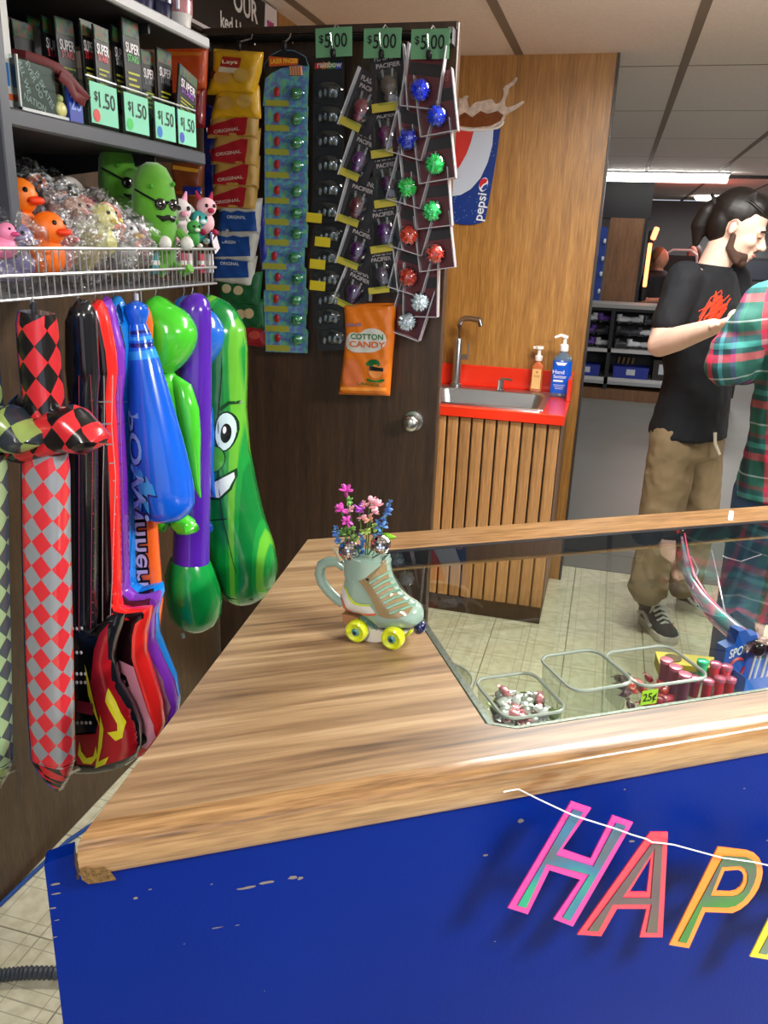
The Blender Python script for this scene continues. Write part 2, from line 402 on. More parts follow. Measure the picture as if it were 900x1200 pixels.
# ceiling
CT = M((236, 226, 220), .9, noise=.10, nscale=90, bump=.12); CG = M((128, 116, 104), .6)
ce = struct(MB().bb((-1.4, -2.5, CEIL+.012), (5, 14, CEIL+.06)).build('ceiling', M((120, 112, 104), .8), smooth=False))
me = None; gx0 = .175; PX = .66; gy = 4.02; PY = 1.2
lampspots = [(a[0], a[1]) for a in LAMPS]
for i in range(-3, 6):
    for j in range(-4, 8):
        x, y = gx0+(i+.5)*PX, gy+(j+.5)*PY
        if x > 4.2: continue
        if me is None:
            o = MB().box((0, 0, .004), (PX-.03, PY-.012, .016), bev=.003).build('ceiling_tile', CT, ce, (x, y, CEIL), smooth=False); me = o.data
        else:
            o = bpy.data.objects.new('ceiling_tile', me); C.objects.link(o); o.parent = ce; o.location = (x, y, CEIL)
for i in range(-2, 7): MB().bb((gx0+i*PX-.017, -2, CEIL-.006), (gx0+i*PX+.017, 13.9, CEIL+.006)).build('grid_bar', CG, ce, smooth=False)
for j in range(-4, 9): MB().bb((-1.3, gy+j*PY-.008, CEIL-.004), (4.4, gy+j*PY+.008, CEIL+.006)).build('grid_bar', CG, ce, smooth=False)
# walls
struct(MB().bb((XW-.1, -2.5, 0), (XW, YD+.02, CEIL)).build('wall_left', WDL, smooth=False))
struct(MB().bb((XW-.1, YD+.03, 0), (XW, YB, CEIL)).build('wall_left_rear', WO, smooth=False))
wb = struct(MB().bb((XW-.1, YB, 0), (-.095, YB+.09, CEIL)).build('wall_back', WO, smooth=False))
MB().bb((-.094, YB-.004, 0), (-.084, YB+.094, CEIL)).build('edge_trim', M((60, 52, 46), .4), wb, smooth=False, label='dark metal edge on the wall end')
struct(MB().bb((-3, 13.9, 0), (5, 14, CEIL)).build('wall_far', M((130, 130, 134), .8), smooth=False))
struct(MB().bb((4.5, -2.5, 0), (4.6, 14, CEIL)).build('wall_right', M((120, 112, 100), .8), smooth=False))
struct(MB().bb((-2.2, YB+.1, 0), (-2.1, 14, CEIL)).build('wall_rink', M((70, 60, 50), .8), smooth=False))
struct(MB().bb((-.45, 9.25, 2.25), (4.5, 9.33, CEIL)).build('trim_1', M((58, 50, 48), .7), smooth=False), 'dark header across the ceiling behind the tube light')
# door
dr = struct(MB().bb((XW+.025, YD-.04, .02), (-.47, YD, 2.085), bev=.003).build('door_1', WD, smooth=False), 'dark wood door standing open, prize packs hung on it')
kb = MB(); kc = aty(485, 493, YD-.04)
def fy(p): return lambda q: None
prof = [(.0, -.062), (.012, -.062), (.022, -.056), (.026, -.046), (.022, -.034), (.012, -.028), (.011, -.01), (.03, -.008), (.031, 0), (0, 0)]
lm = MB().lathe(prof); kb.add([(v.x, v.z, v.y) for v in lm.v], lm.f)
kb.build('knob', M((190, 188, 182), .28, 1), dr, kc)
MB().bb((-.4695, YD-.032, 1.02), (-.468, YD-.008, 1.12)).build('latch_plate', M((150, 145, 135), .3, 1), dr, smooth=False)
# hanging rail on the door
rail = thing('hanging_rail', 'black metal rod along the top of the dark door, packs clipped to it', 'rail', (0, 0, 0))
rz_ = 2.045
MB().tube([(-1.2, YD-.075, rz_+.005), (-.48, YD-.075, rz_-.003)], .009).build('rod', M((40, 42, 46), .3, .8), rail)
for x in (-1.19, -.485): MB().bb((x-.006, YD-.08, rz_-.02), (x+.006, YD-.0405, rz_+.018)).build('bracket', M((150, 150, 155), .3, .9), rail, smooth=False)
MB().bb((-1.2, YD-.0405-.012, 2.064), (-.475, YD-.0405, 2.082)).build('batten', WD, rail, smooth=False)
# oval sign on the wall above the door (on the left wall, past the door)
sg = thing('oval_sign', 'black and white oval sign with lettering above the dark door', 'sign')
SX = XW+.012
def wallpt(x, y): p = atx(x, y, SX); return p
cy_, cz_ = 2.64, 2.245
def ov(a, b, n=36): return [(cy_+a*math.cos(2*PI*k/n), cz_+b*math.sin(2*PI*k/n)) for k in range(n)]
yz = lambda u, v, w: (w, u, v)
MB().prism([(cy_-.36, 2.085), (cy_+.30, 2.085), (cy_+.34, 2.14), (cy_+.34, 2.27), (cy_-.36, 2.27)], SX-.010, SX, fn=yz).build('sign_rim', M((52, 34, 38), .5), sg, smooth=False)
MB().prism([(cy_-.35, 2.094), (cy_+.29, 2.094), (cy_+.325, 2.145), (cy_+.325, 2.268), (cy_-.35, 2.268)], SX, SX+.003, fn=yz).build('white_border', M((225, 215, 215), .5), sg, smooth=False)
MB().prism([(cy_-.35, 2.104), (cy_+.20, 2.104), (cy_+.22, 2.266), (cy_-.35, 2.266)], SX+.003, SX+.005, fn=yz).build('black_field', M((26, 24, 26), .5), sg, smooth=False)
t = MB(); put_text(t, 'OUR', .085, lambda u, v: (SX+.0065, cy_+.06+u, 2.215+v), bold=.02); put_text(t, 'ked Here!', .06, lambda u, v: (SX+.0065, cy_-.0+u, 2.14+v), bold=.02)
t.build('lettering', M((235, 232, 230), .5), sg, smooth=False)
t = MB()
for a in range(3): t.tube([(SX+.006, cy_+.235+.02*a, 2.12+.02*a), (SX+.006, cy_+.25+.015*a, 2.17+.01*a), (SX+.006, cy_+.24+.02*a, 2.22)], .004, seg=5)
t.build('drawn_flourish', M((180, 60, 120), .5), sg)
# ---------------------------------------------------------------- far room
fu = thing('skate_counter', 'low black rental counter with open shelves of skates, far behind the wood wall', 'counter', (0, 9, 0))
BK = M((22, 22, 26), .5); GM = M((150, 152, 156), .4, .3); x0, x1 = -.75, 1.3
MB().bb((x0, -.02, .96), (x1, .5, 1.0)).build('worktop', M((158, 158, 156), .4), fu, smooth=False)
MB().bb((x0, .0, .93), (x1, .48, .96)).build('top_edge', BK, fu, smooth=False)
for z in (.54, .24): MB().bb((x0, .0, z-.035), (x1, .48, z)).build('shelf', M((188, 188, 190), .4), fu, smooth=False)
MB().bb((x0, .0, .17), (x1, .48, .205)).build('lower_edge', GM, fu, smooth=False)
for x in (x0, .028, .76, x1): MB().bb((x-.02, .0, .12), (x+.02, .48, .93)).build('upright', BK, fu, smooth=False)
MB().bb((x0, .44, .12), (x1, .48, .93)).build('back_panel', BK, fu, smooth=False)
MB().bb((x0, .02, 0), (x1, .46, .12)).build('plinth', WB, fu, smooth=False)
wt, gy_, pu = M((205, 208, 214), .4), M((60, 62, 68), .5), M((96, 60, 150), .4)
rs = random.Random(3); k = 0
proto = {}
for col, mt in (('white', wt), ('grey', gy_), ('purple', pu)):
    r = thing('rental_skate', col+' skate', 'skate')
    b = MB().loft([((-.07, 0, .05), .02, .02), ((-.055, 0, .045), .035, .032), ((0, 0, .05), .034, .03), ((.06, 0, .045), .034, .028), ((.09, 0, .04), .022, .018)], seg=10, up=(0, 0, 1))
    b.loft([((-.04, 0, .05), .03, .03), ((-.045, 0, .10), .03, .034)], seg=10).build('boot', mt, r)
    MB().bb((-.06, -.02, .012), (.07, .02, .03)).build('plate', M((30, 30, 34), .4), r, smooth=False)
    for x in (-.045, .055): MB().tube([(x, -.03, .018), (x, .03, .018)], .016).build('wheel', M((35, 35, 40), .5), r)
    proto[col] = r; r['_used'] = 0
for bay in range(3):
    bx0, bx1 = ((-.71, -.01), (.06, .72), (.79, 1.26))[bay]
    for row in range(3):
        n = int((bx1-bx0)/.125)
        for i in range(n):
            if (row == 2 and rs.random() < .25): continue
            col = rs.choice(['white', 'white', 'white', 'grey', 'grey', 'purple'])
            x = bx0+.075+i*(bx1-bx0-.12)/max(1, n-1); z = .54+row*.127
            lb = '%s rental skate on the shelf of the far counter, %s bay' % (col, ('left', 'middle', 'right')[bay])
            r = proto[col]
            if not r['_used']: r['_used'] = 1
            else: r = dup(r)
            r.location = (x, 9.12+.02*rs.random(), z+.001); r.rotation_euler.z = rs.choice([0, PI])+rs.uniform(-.3, .3); r['label'] = lb; r['group'] = lb.replace('skate on', 'skates on')
for o in list(C.objects):
    if '_used' in o: del o['_used']
def carton(name, lo, hi, mt, label, cat='box'):
    r = thing(name, label, cat, ((lo[0]+hi[0])/2, (lo[1]+hi[1])/2, lo[2])); x, y, z = (hi[0]-lo[0])/2, (hi[1]-lo[1])/2, hi[2]-lo[2]
    b = MB(); b.prism([(-x, 0), (x, 0), (x*1.05, z), (-x*1.05, z)], -y, y, fn=lambda u, v, w: (u, w, v)).build('bin_body', mt, r, smooth=False)
    MB().bb((-.045, -y-.004, z*.3), (.045, -y, z*.8)).build('tag', M((190, 195, 205), .5), r, smooth=False); return r
BLU = M((24, 44, 140), .4)
carton('storage_bin', (.10, 9.03, .241), (.45, 9.3, .36), BLU, 'wide blue plastic bin on the bottom shelf of the far counter', 'bin')
carton('storage_bin', (-.33, 9.03, .241), (-.05, 9.3, .36), BLU, 'blue plastic bin at the left end of the far counter, bottom shelf', 'bin')
carton('storage_bin', (.50, 9.05, .241), (.70, 9.3, .45), M((40, 34, 34), .6), 'tall dark bin right of the wide blue bin on the far counter', 'bin')
fb = thing('cardboard_bundle', 'tan sticks in a dark box behind the wide blue bin', 'bundle', (.2, 9.36, .241))
for i in range(4): MB().tube([(-.08+i*.05, 0, 0), (-.05+i*.05, 0, .18)], .012).build('stick', M((170, 140, 90), .6), fb)
# pillar with wood and blue panel behind
bp_ = thing('black_hanging_panel', 'wide black panel hanging from the header above the wood partition', 'panel', (0, 9.55, 0))
MB().bb((-.6, 0, 1.86), (.285, .3, CEIL-.01)).build('panel_body', M((22, 20, 24), .5), bp_, smooth=False)
pt = thing('wood_partition', 'brown wood partition standing on the far counter', 'partition', (0, 9.55, 0))
MB().bb((-.12, .0, .0), (.235, .06, 1.86)).build('board', WB, pt, smooth=False); MB().bb((.235, -.01, .0), (.265, .1, 1.86)).build('black_post', BK, pt, smooth=False)
br = thing('blue_rack', 'blue upright rack with white clips left of the wood partition', 'rack', (0, 9.5, 0))
MB().bb((-.6, 0, .0), (-.14, .04, 1.76)).build('rack_board', M((26, 58, 140), .4), br, smooth=False)
for z in (1.1, 1.28, 1.44, 1.62): MB().box((-.155, -.02, z), (.03, .04, .05), bev=.01).build('clip', M((190, 200, 215), .4), br)
# tube light and round light
tl = thing('tube_light', 'long white fluorescent tube light on the ceiling beside the wood wall', 'light', (.34, 8.95, CEIL-.01))
MB().bb((-.6, -.11, -.02), (.6, .11, .0)).build('housing', M((220, 220, 220), .5), tl, smooth=False)
MB().loft([((-.585, 0, -.035), .085, .058), ((.585, 0, -.035), .085, .058)], seg=16, up=(0, 0, 1)).build('diffuser', M((255, 255, 250), .5, emit=5.), tl)
rl = thing('round_light', 'small oval ceiling light above the man in the far room', 'light', (1.12, 12.6, CEIL-.01))
MB().lathe([(.2, 0), (.2, -.02), (.17, -.05), (0, -.06)]).build('diffuser', M((255, 245, 225), .5, emit=4.), rl)
# other troffers, beyond the frame
for i, a in enumerate(LAMPS):
    t_ = thing('ceiling_troffer', ['ceiling light fitting over the display counter', 'ceiling light fitting behind the viewer', 'ceiling light fitting over the man in black', 'ceiling light fitting by the right wall', 'ceiling light fitting at the far right'][i], 'light', (a[0], a[1], CEIL-.012))
    hx, hy = a[2]/2, a[3]/2; MB().bb((-hx-.04, -hy-.04, -.01), (hx+.04, hy+.04, .0)).build('housing', M((235, 235, 235), .5), t_, smooth=False)
    MB().bb((-hx, -hy, -.085), (hx, hy, -.0101), bev=.02).build('diffuser', M((255, 252, 245), .5, emit=5.5), t_, smooth=False)
# far background people seen over the counter
def fargoer(x, y, label, top, skin, hair, z0=0, h=1.6, turn=0):
    p = thing('person', label, 'person', (x, y, 0), turn)
    blob('body', [('l', [((0, 0, .9*h/1.7), .15, .10), ((0, 0, 1.15*h/1.7), .15, .10), ((0, 0, 1.38*h/1.7), .19, .11), ((0, 0, 1.44*h/1.7), .07, .06)]), ('c', (0, 0, 1.4*h/1.7), .055, (0, 0, 1.5*h/1.7), .05),
        ('e', (0, -.01, 1.59*h/1.7), (.075, .09, .11)), ('e', (0, -.10, 1.58*h/1.7), (.014, .018, .02)), ('c', (-.07, 0, .85*h/1.7), .09, (-.08, 0, .08), .05), ('c', (.07, 0, .85*h/1.7), .09, (.08, 0, .08), .05),
        ('c', (-.19, 0, 1.36*h/1.7), .05, (-.24, 0, 1.08*h/1.7), .04), ('c', (-.24, 0, 1.08*h/1.7), .04, (-.1, -.2, 1.1*h/1.7), .03), ('c', (.19, 0, 1.36*h/1.7), .05, (.24, 0, 1.08*h/1.7), .04), ('c', (.24, 0, 1.08*h/1.7), .04, (.1, -.2, 1.1*h/1.7), .03)], skin, p, .014, 3)
    blob('shirt', [('l', [((0, 0, .84*h/1.7), .17, .12), ((0, 0, 1.15*h/1.7), .165, .12), ((0, 0, 1.38*h/1.7), .205, .125), ((0, 0, 1.45*h/1.7), .085, .075)]), ('c', (-.19, 0, 1.36*h/1.7), .065, (-.24, 0, 1.12*h/1.7), .055), ('c', (.19, 0, 1.36*h/1.7), .065, (.24, 0, 1.12*h/1.7), .055)], top, p, .016, 3)
    blob('trousers', [('c', (-.07, 0, .85*h/1.7), .105, (-.08, 0, .06), .065), ('c', (.07, 0, .85*h/1.7), .105, (.08, 0, .06), .065)], M((28, 28, 36), .8), p, .016, 2)
    for x in (-.08, .08): MB().loft([((x, .06, .035), .03, .035), ((x, -.05, .035), .045, .035), ((x, -.15, .025), .035, .022)], seg=10, up=(0, 0, 1)).build('shoe', M((30, 30, 34), .5), p)
    blob('hair', [('e', (0, .02, 1.62*h/1.7), (.085, .09, .10)), ('c', (0, .06, 1.6*h/1.7), .06, (0, .09, 1.42*h/1.7), .04)], hair, p, .012, 2)
fargoer(.47, 10.2, 'person in dark clothes seen from the side behind the far counter', M((22, 22, 26), .8), M((190, 130, 105), .6), M((120, 80, 50), .7), h=1.56, turn=.9)
fargoer(.92, 11.4, 'person in a reddish top further back behind the far counter', M((150, 60, 50), .8), M((200, 120, 100), .6), M((70, 30, 24), .7), h=1.62, turn=-.6)
ls = thing('lit_sign', 'tall orange lit strip sign beside the wood partition', 'sign', (.33, 9.9, 0))
MB().bb((-.03, 0, 1.0), (.03, .05, 1.75), bev=.01).build('post', BK, ls)
MB().bb((-.022, -.02, 1.15), (.022, 0, 1.62), bev=.008).build('strip', M((255, 150, 90), .4, emit=1.6), ls)
MB().box((.035, -.02, 1.72), (.06, .03, .14), ry=.25, bev=.02).build('lamp_head', M((255, 150, 100), .4, emit=1.4), ls)
mc = thing('arched_frame', 'white arched frame of a game cabinet behind the far counter', 'frame', (.72, 10.6, 0))
MB().tube([(-.2, 0, 0), (-.2, 0, 1.35), (-.16, 0, 1.52), (-.1, 0, 1.56), (.1, 0, 1.56), (.17, 0, 1.51), (.2, 0, 1.35), (.2, 0, 0)], .014).build('arch', M((200, 200, 205), .4), mc)
MB().bb((-.18, .02, 0), (.18, .3, 1.5)).build('cabinet', M((20, 20, 24), .6), mc, smooth=False)
gb = thing('game_cabinet', 'black game cabinet against the far grey wall', 'cabinet', (1.75, 12.4, 0))
MB().prism([(-.35, 0), (.4, 0), (.4, 1.75), (.05, 1.8), (-.1, 1.5), (-.1, 1.2), (-.35, 1.05)], -.75, .75, fn=lambda u, v, w: (w, u, v)).build('cabinet_body', M((24, 24, 28), .6), gb, smooth=False)
MB().bb((-.3, -.11, 1.22), (.3, -.1, 1.46)).build('screen', M((40, 42, 50), .2), gb, smooth=False)
# ---------------------------------------------------------------- display counter (turned 32.6 deg)
CA = math.radians(32.6); CO = V((-.452, .562, 0)); CZ = .95
CD, CN = V((math.cos(CA), math.sin(CA), 0)), V((-math.sin(CA), math.cos(CA), 0))
def loc(p): q = V(p)-CO; return V((q.dot(CD), q.dot(CN), q.z))
def wor(x, y, z): return CO+CD*x+CN*y+V((0, 0, z))
ct = thing('display_counter', 'wood-edged glass-topped display counter with a royal blue front', 'counter', CO, CA)
WC = wood('oak_laminate', [(78, 57, 39), (124, 96, 67), (152, 123, 89), (178, 151, 116)], (1.1, 22, 22), .37, 1.5, 6, .40, .3, .03, (3, 1, 0))
WE = wood('oak_edge', [(92, 66, 40), (144, 108, 70), (170, 136, 94)], (2.2, 34, 34), .2, 1.6, 8, .5, .3, .03)
L = 2.6; TH = .045
# rounded front nose, running the whole length
nose = [(.03, 0), (.010, -.0006), (.004, -.003), (.001, -.007), (0, -.012), (0, -.038), (.004, -TH), (.03, -TH)]
def sweep(mb, prof, xa, xb, dx0=None):
    n = len(prof); vs = [((xa if dx0 is None else xa+dx0(p[0])), p[0], CZ+p[1]) for p in prof]+[(xb, p[0], CZ+p[1]) for p in prof]
    return mb.add(vs, [(i, i+1, n+i+1, n+i) for i in range(n-1)]+[tuple(range(n))[::-1], tuple(range(n, 2*n))])
lx = lambda y: .407*y/.80
nb = MB(); nb.v and 0
sweep(nb, nose, 0, L, lx); nb.build('front_edge', WE, ct, angle=60)
# slab left of the glass, the strip in front of it and the rail behind it
GX0, GX1, GY0, GY1 = .487, 2.45, .075, .70
top = [(.0155, .03), (L, .03), (L, GY0), (GX0+.03, GY0), (GX0, GY0+.022), (GX0+.04, GY1), (GX0+.04, .80), (.407, .80)]
top = [(lx(.03), .03), (L, .03), (L, GY0), (GX0+.035, GY0), (GX0, GY0+.02), (GX0+.03, GY1), (GX0+.03, .80), (.407, .80)]
MB().prism(top, CZ-TH, CZ).build('counter_top', WC, ct, smooth=False)
MB().prism([(GX0+.031, GY1+.008), (L, GY1+.008), (L, .80), (GX0+.031, .80)], CZ-TH, CZ+.001).build('rear_rail', WE, ct, smooth=False)
MB().box((atz(848, 600, CZ).x, 0, 0), (.001, .001, .001)) 
p = loc(atz(848, 601, CZ)); vd = wor(p.x, p.y, CZ)-CAM; MB().box((p.x, .752, CZ+.0017), (.010, .075, .001), rz=math.atan2(vd.y, vd.x)-CA-PI/2).build('rail_tape', M((235, 235, 225), .5), ct, smooth=False, label='white tape across the rear rail')
MB().bb((GX0+.031, GY1-.006, CZ-.03), (L, GY1+.0079, CZ+.0005)).build('rear_glass_channel', M((44, 48, 54), .3, .5), ct, smooth=False)
MB().prism([(GX0+.035, GY0-.001), (GX1, GY0-.001), (GX1, GY0+.016), (GX0+.04, GY0+.016), (GX0+.017, GY0+.03), (GX0+.046, GY1-.007), (GX0+.031, GY1-.007), (GX0+.001, GY0+.02)], CZ-.045, CZ-.0065).build('glass_channel', M((150, 152, 148), .35, .8, noise=.5, nscale=160), ct, smooth=False)
GL = glass('counter_glass', (247, 251, 248), .0, .075)
MB().prism([(GX0+.036, GY0+.001), (GX1, GY0+.001), (GX1, GY1-.007), (GX0+.031, GY1-.007), (GX0+.002, GY0+.022)], CZ-.006, CZ).build('glass_top', GL, ct, smooth=False)
ge = MB(); ge.tube([(GX1, GY0+.001, CZ-.003), (GX0+.036, GY0+.001, CZ-.003), (GX0+.002, GY0+.022, CZ-.003), (GX0+.03, GY1-.007, CZ-.003)], .0028, seg=6)
ge.build('glass_edge', M((30, 60, 52), .2), ct)
MB().prism([(GX0+.05, .05), (GX1, .05), (GX1, .70), (GX0+.05, .70)], .829, .8345).build('glass_shelf', glass('shelf_glass', (252, 254, 252), 0, .02), ct, smooth=False)
for x in (GX0+.06, 1.5, 2.4): MB().bb((x-.008, .69, .0), (x+.008, .705, CZ-.05)).build('rear_post', M((120, 122, 124), .35, .9), ct, smooth=False)
BP = NT('blue_paint')
def blue():
    q = BP; tc = q.n('ShaderNodeTexCoord'); n = q.n('ShaderNodeTexNoise', i_Scale=3., i_Detail=3.); q.l(tc.outputs['Object'], n.inputs['Vector'])
    cr = q.n('ShaderNodeValToRGB'); cr.color_ramp.elements[0].color = lin((0, 24, 100)); cr.color_ramp.elements[1].color = lin((0, 34, 122)); q.l(n.outputs[0], cr.inputs[0])
    mp = q.n('ShaderNodeMapping'); mp.inputs['Scale'].default_value = (26, 26, 60); q.l(tc.outputs['Object'], mp.inputs[0])
    v = q.n('ShaderNodeTexNoise', i_Scale=1., i_Detail=2.); q.l(mp.outputs[0], v.inputs['Vector'])
    g = q.n('ShaderNodeMath', operation='GREATER_THAN'); g.inputs[1].default_value = .80; q.l(v.outputs[0], g.inputs[0])
    mx = q.n('ShaderNodeMixRGB'); mx.inputs[2].default_value = lin((120, 116, 112)); q.l(g.outputs[0], mx.inputs[0]); q.l(cr.outputs[0], mx.inputs[1])
    q.l(mx.outputs[0], q.b.inputs['Base Color']); q.b.inputs['Roughness'].default_value = .42; q.b.inputs['Specular IOR Level'].default_value = .06
    bp = q.n('ShaderNodeBump', i_Strength=.1, i_Distance=.003); n2 = q.n('ShaderNodeTexNoise', i_Scale=220.); q.l(tc.outputs['Object'], n2.inputs['Vector']); q.l(n2.outputs[0], bp.inputs['Height']); q.l(bp.outputs[0], q.b.inputs['Normal'])
    return q.m
BPM = blue()
MB().prism([(-.033, 0), (L, 0), (L, CZ-TH-.001), (-.004, CZ-TH-.001), (-.004, CZ-TH+.024), (-.031, CZ-TH+.018), (-.033, CZ-TH+.015)], .012, .030, fn=lambda u, v, w: (u, w, v)).build('front_panel', BPM, ct, smooth=False)
# worn chips of the paint
rc = random.Random(5); cm = M((112, 104, 100), .7)
chips = [(289, 1040, 26, 5), (312, 1034, 22, 6), (343, 1028, 14, 7), (352, 1029, 8, 6), (159, 1052, 7, 5), (248, 1036, 4, 3), (176, 1042, 6, 2), (254, 1087, 18, 2), (278, 1084, 6, 2), (216, 1106, 3, 2), (610, 962, 10, 8), (569, 1002, 8, 4), (732, 925, 3, 3), (872, 924, 3, 3), (310, 1161, 2, 2), (64, 1036, 14, 4), (66, 1047, 14, 3), (62, 1064, 10, 3), (67, 1078, 8, 2), (64, 1098, 8, 2), (580, 1103, 3, 2)]
pn = wor(0, .0118, 0)
mb = MB()
for (x, y, w_, h_) in chips:
    n = 9; ring = []
    for k in range(n):
        a = 2*PI*k/n; r_ = rc.uniform(.7, 1.1); ring.append(loc(atp(x+w_/2*r_*math.cos(a)*.9, y-w_*.08*math.cos(a)+h_*.33*r_*math.sin(a), pn, CN)))
    o = len(mb.v); mb.add([(q.x, .0115, q.z) for q in ring], [tuple(range(n))])
mb.build('paint_chip', cm, ct, smooth=False, kind='stuff')
# broken corner of the edging with bare chipboard
cb = MB(); pts = [(96, 1031), (93, 1020), (100, 1017), (112, 1019), (122, 1017), (130, 1024), (136, 1031), (118, 1034), (104, 1036)]
q = [loc(atp(x, y, wor(0, -.001, 0), CN)) for x, y in pts]
cb.prism([(a.x, a.z) for a in q], -.0012, .001, fn=lambda u, v, w: (u, w, v)).build('chipboard_patch', M((120, 90, 48), .95, noise=.5, nscale=220, bump=.6), ct, smooth=False, label='bare chipboard where the edging broke off')
e_ = MB(); e_.tube([(-.001, .0, CZ-.012), (-.002, -.001, CZ-.024), (-.0005, .0, CZ-.034), (-.002, .002, CZ-.044)], .0016, seg=5).build('broken_edge', M((50, 34, 20), .8), ct)
# inside: left and lower panels
MB().prism([(.03, .06), (.05, .06), (.39, .76), (.37, .76)], 0, CZ-TH-.002).build('side_panel', M((8, 26, 110), .5), ct, smooth=False)
# ---------------------------------------------------------------- banner
bn = wor(0, -.035, 0); bpx = lambda x, y: loc(atp(x, y, bn, CN))
def crop(pts): return [(560+a/2.647, 880+b/2.647) for a, b in pts]
def b2(pts): return [((lambda q: (q.x, q.z))(bpx(*p))) for p in pts]
HOLO = []
def holo(name, ca, cb_, cc):
    q = NT(name); tc = q.n('ShaderNodeTexCoord'); n = q.n('ShaderNodeTexNoise', i_Scale=9., i_Detail=1.); q.l(tc.outputs['Object'], n.inputs['Vector'])
    cr = q.n('ShaderNodeValToRGB'); e = cr.color_ramp.elements; e[0].position = .35; e[0].color = lin(ca); e[1].position = .65; e[1].color = lin(cc); x = e.new(.5); x.color = lin(cb_)
    q.l(n.outputs[0], cr.inputs[0]); q.l(cr.outputs[0], q.b.inputs['Base Color']); q.b.inputs['Metallic'].default_value = .45; q.b.inputs['Roughness'].default_value = .38
    return q.m
Ho = [(290, 157), (352, 178), (262, 305), (350, 335), (418, 200), (482, 222), (295, 545), (235, 522), (318, 400), (222, 370), (155, 507), (93, 487)]
Hi = [(295, 180), (325, 190), (240, 322), (357, 357), (428, 222), (458, 232), (285, 525), (262, 515), (345, 382), (212, 348), (148, 485), (122, 478)]
Ao = [(535, 252), (590, 252), (573, 578), (502, 578), (524, 490), (432, 490), (383, 575), (308, 570)]
Ah = [(537, 330), (470, 438), (524, 438)]; Ah2 = [(548, 300), (446, 455), (536, 455)]
Ai = [(537, 288), (572, 288), (556, 562), (522, 562), (538, 474), (418, 474), (372, 558), (340, 556)]
Po = [(745, 298), (836, 309), (858, 317), (873, 332), (881, 352), (884, 376), (880, 400), (872, 424), (858, 448), (838, 473), (814, 492), (790, 503), (705, 500), (655, 612), (594, 602)]
Ph = [(765, 372), (808, 369), (820, 376), (825, 390), (823, 406), (814, 422), (800, 433), (784, 437), (738, 435)]; Ph2 = [(756, 358), (812, 355), (828, 364), (837, 382), (835, 408), (824, 431), (808, 445), (788, 450), (720, 449)]
Pi_ = [(762, 325), (832, 329), (852, 338), (863, 356), (863, 384), (855, 410), (840, 440), (820, 464), (798, 479), (775, 484), (695, 482), (646, 594), (621, 590)]
def letter(ch, out, inn, holes, hole2, border, hm, where, off=(0, 0), yo=0):
    r = thing('banner_letter', where, 'letter')
    f = lambda L_: b2(crop([(a+off[0], b+off[1]) for a, b in L_]))
    o_, i_ = f(out), f(inn); cx = sum(p[0] for p in o_)/len(o_); cz = sum(p[1] for p in o_)/len(o_)
    r.location = wor(cx, -.035+yo, cz); r.rotation_euler.z = CA
    def plate(mb, poly, hs, y0, y1):
        vs, fs = fill(poly, hs)
        mb.add([(a-cx, y0, b-cz) for a, b in vs], fs, 0); mb.add([(a-cx, y1, b-cz) for a, b in vs], [g[::-1] for g in fs], 0)
        for lp in [poly]+hs:
            n = len(lp); mb.add([(a-cx, y0, b-cz) for a, b in lp]+[(a-cx, y1, b-cz) for a, b in lp], [(i, (i+1) % n, n+(i+1) % n, n+i) for i in range(n)])
        return mb
    plate(MB(), o_, [f(h) for h in holes], 0, .0018).build('card', M(border, .4, coat=.2), r, smooth=False)
    plate(MB(), i_, [f(h) for h in hole2], -.0012, 0).build('foil', hm, r, smooth=False)
    return r
letter('H', Ho, Hi, [], [], (208, 44, 142), holo('foil_rainbow', (88, 84, 84), (50, 110, 150), (26, 160, 118)), 'pink-edged letter H of the banner with rainbow foil face')
letter('A', Ao, Ai, [Ah], [Ah2], (208, 46, 72), holo('foil_grey', (84, 76, 84), (98, 82, 90), (88, 88, 78)), 'red-edged letter A of the banner with grey foil face')
letter('P', Po, Pi_, [Ph], [Ph2], (222, 124, 30), holo('foil_green', (80, 82, 88), (70, 104, 80), (50, 126, 44)), 'orange-edged letter P of the banner')
letter('P', Po, Pi_, [Ph], [Ph2], (222, 198, 28), holo('foil_olive', (100, 100, 104), (110, 118, 100), (90, 120, 110)), 'yellow-edged letter P of the banner, cut off by the frame', (250, 36))
st = thing('banner_string', 'thin white string carrying the banner letters, taped to the counter edge', 'string')
sp_ = [(590, 928, .0), (600, 926, .0), (608, 925, .0), (632, 937, -.02), (664, 952, -.037), (673, 956, -.040), (724, 972, -.040), (740, 978, -.036), (757, 983, -.036), (764, 987, -.039), (776, 988, -.039), (790, 990, -.036), (845, 1005, -.036), (882, 1010, -.040), (900, 1014, -.036), (940, 1022, -.036), (990, 1034, -.036)]
MB().tube([tuple(CO+CD*(q := loc(atp(x, y, wor(0, yo-.002, 0), CN))).x+CN*(yo-.002)+V((0, 0, q.z))) for x, y, yo in sp_], .0009, seg=6).build('string', M((225, 225, 225), .6), st)
# ---------------------------------------------------------------- floor cables at lower left
cab = MB(); pts = [atz(x, y, .008) for x, y in ((-30, 1085), (0, 1060), (40, 1022), (80, 985), (120, 958), (170, 915))]
tag(cab.tube([tuple(p) for p in pts], .0055, seg=8).build('floor_cable', M((30, 70, 140), .4)), 'thin blue cable lying on the floor along the left wall', 'cable')
cab = MB(); pts = [atz(x, y, .02) for x, y in ((-40, 1150), (0, 1143), (30, 1140), (65, 1140), (120, 1145))]
hz = []; c2 = []
for i in range(len(pts)-1):
    for k in range(12):
        t = k/12; c2.append(tuple(pts[i].lerp(pts[i+1], t))); hz.append(.011 if k % 2 else .015)
tag(cab.tube(c2, hz, seg=10).build('corrugated_hose', M((60, 66, 74), .45)), 'ribbed grey hose on the tiles beside the blue counter', 'hose')
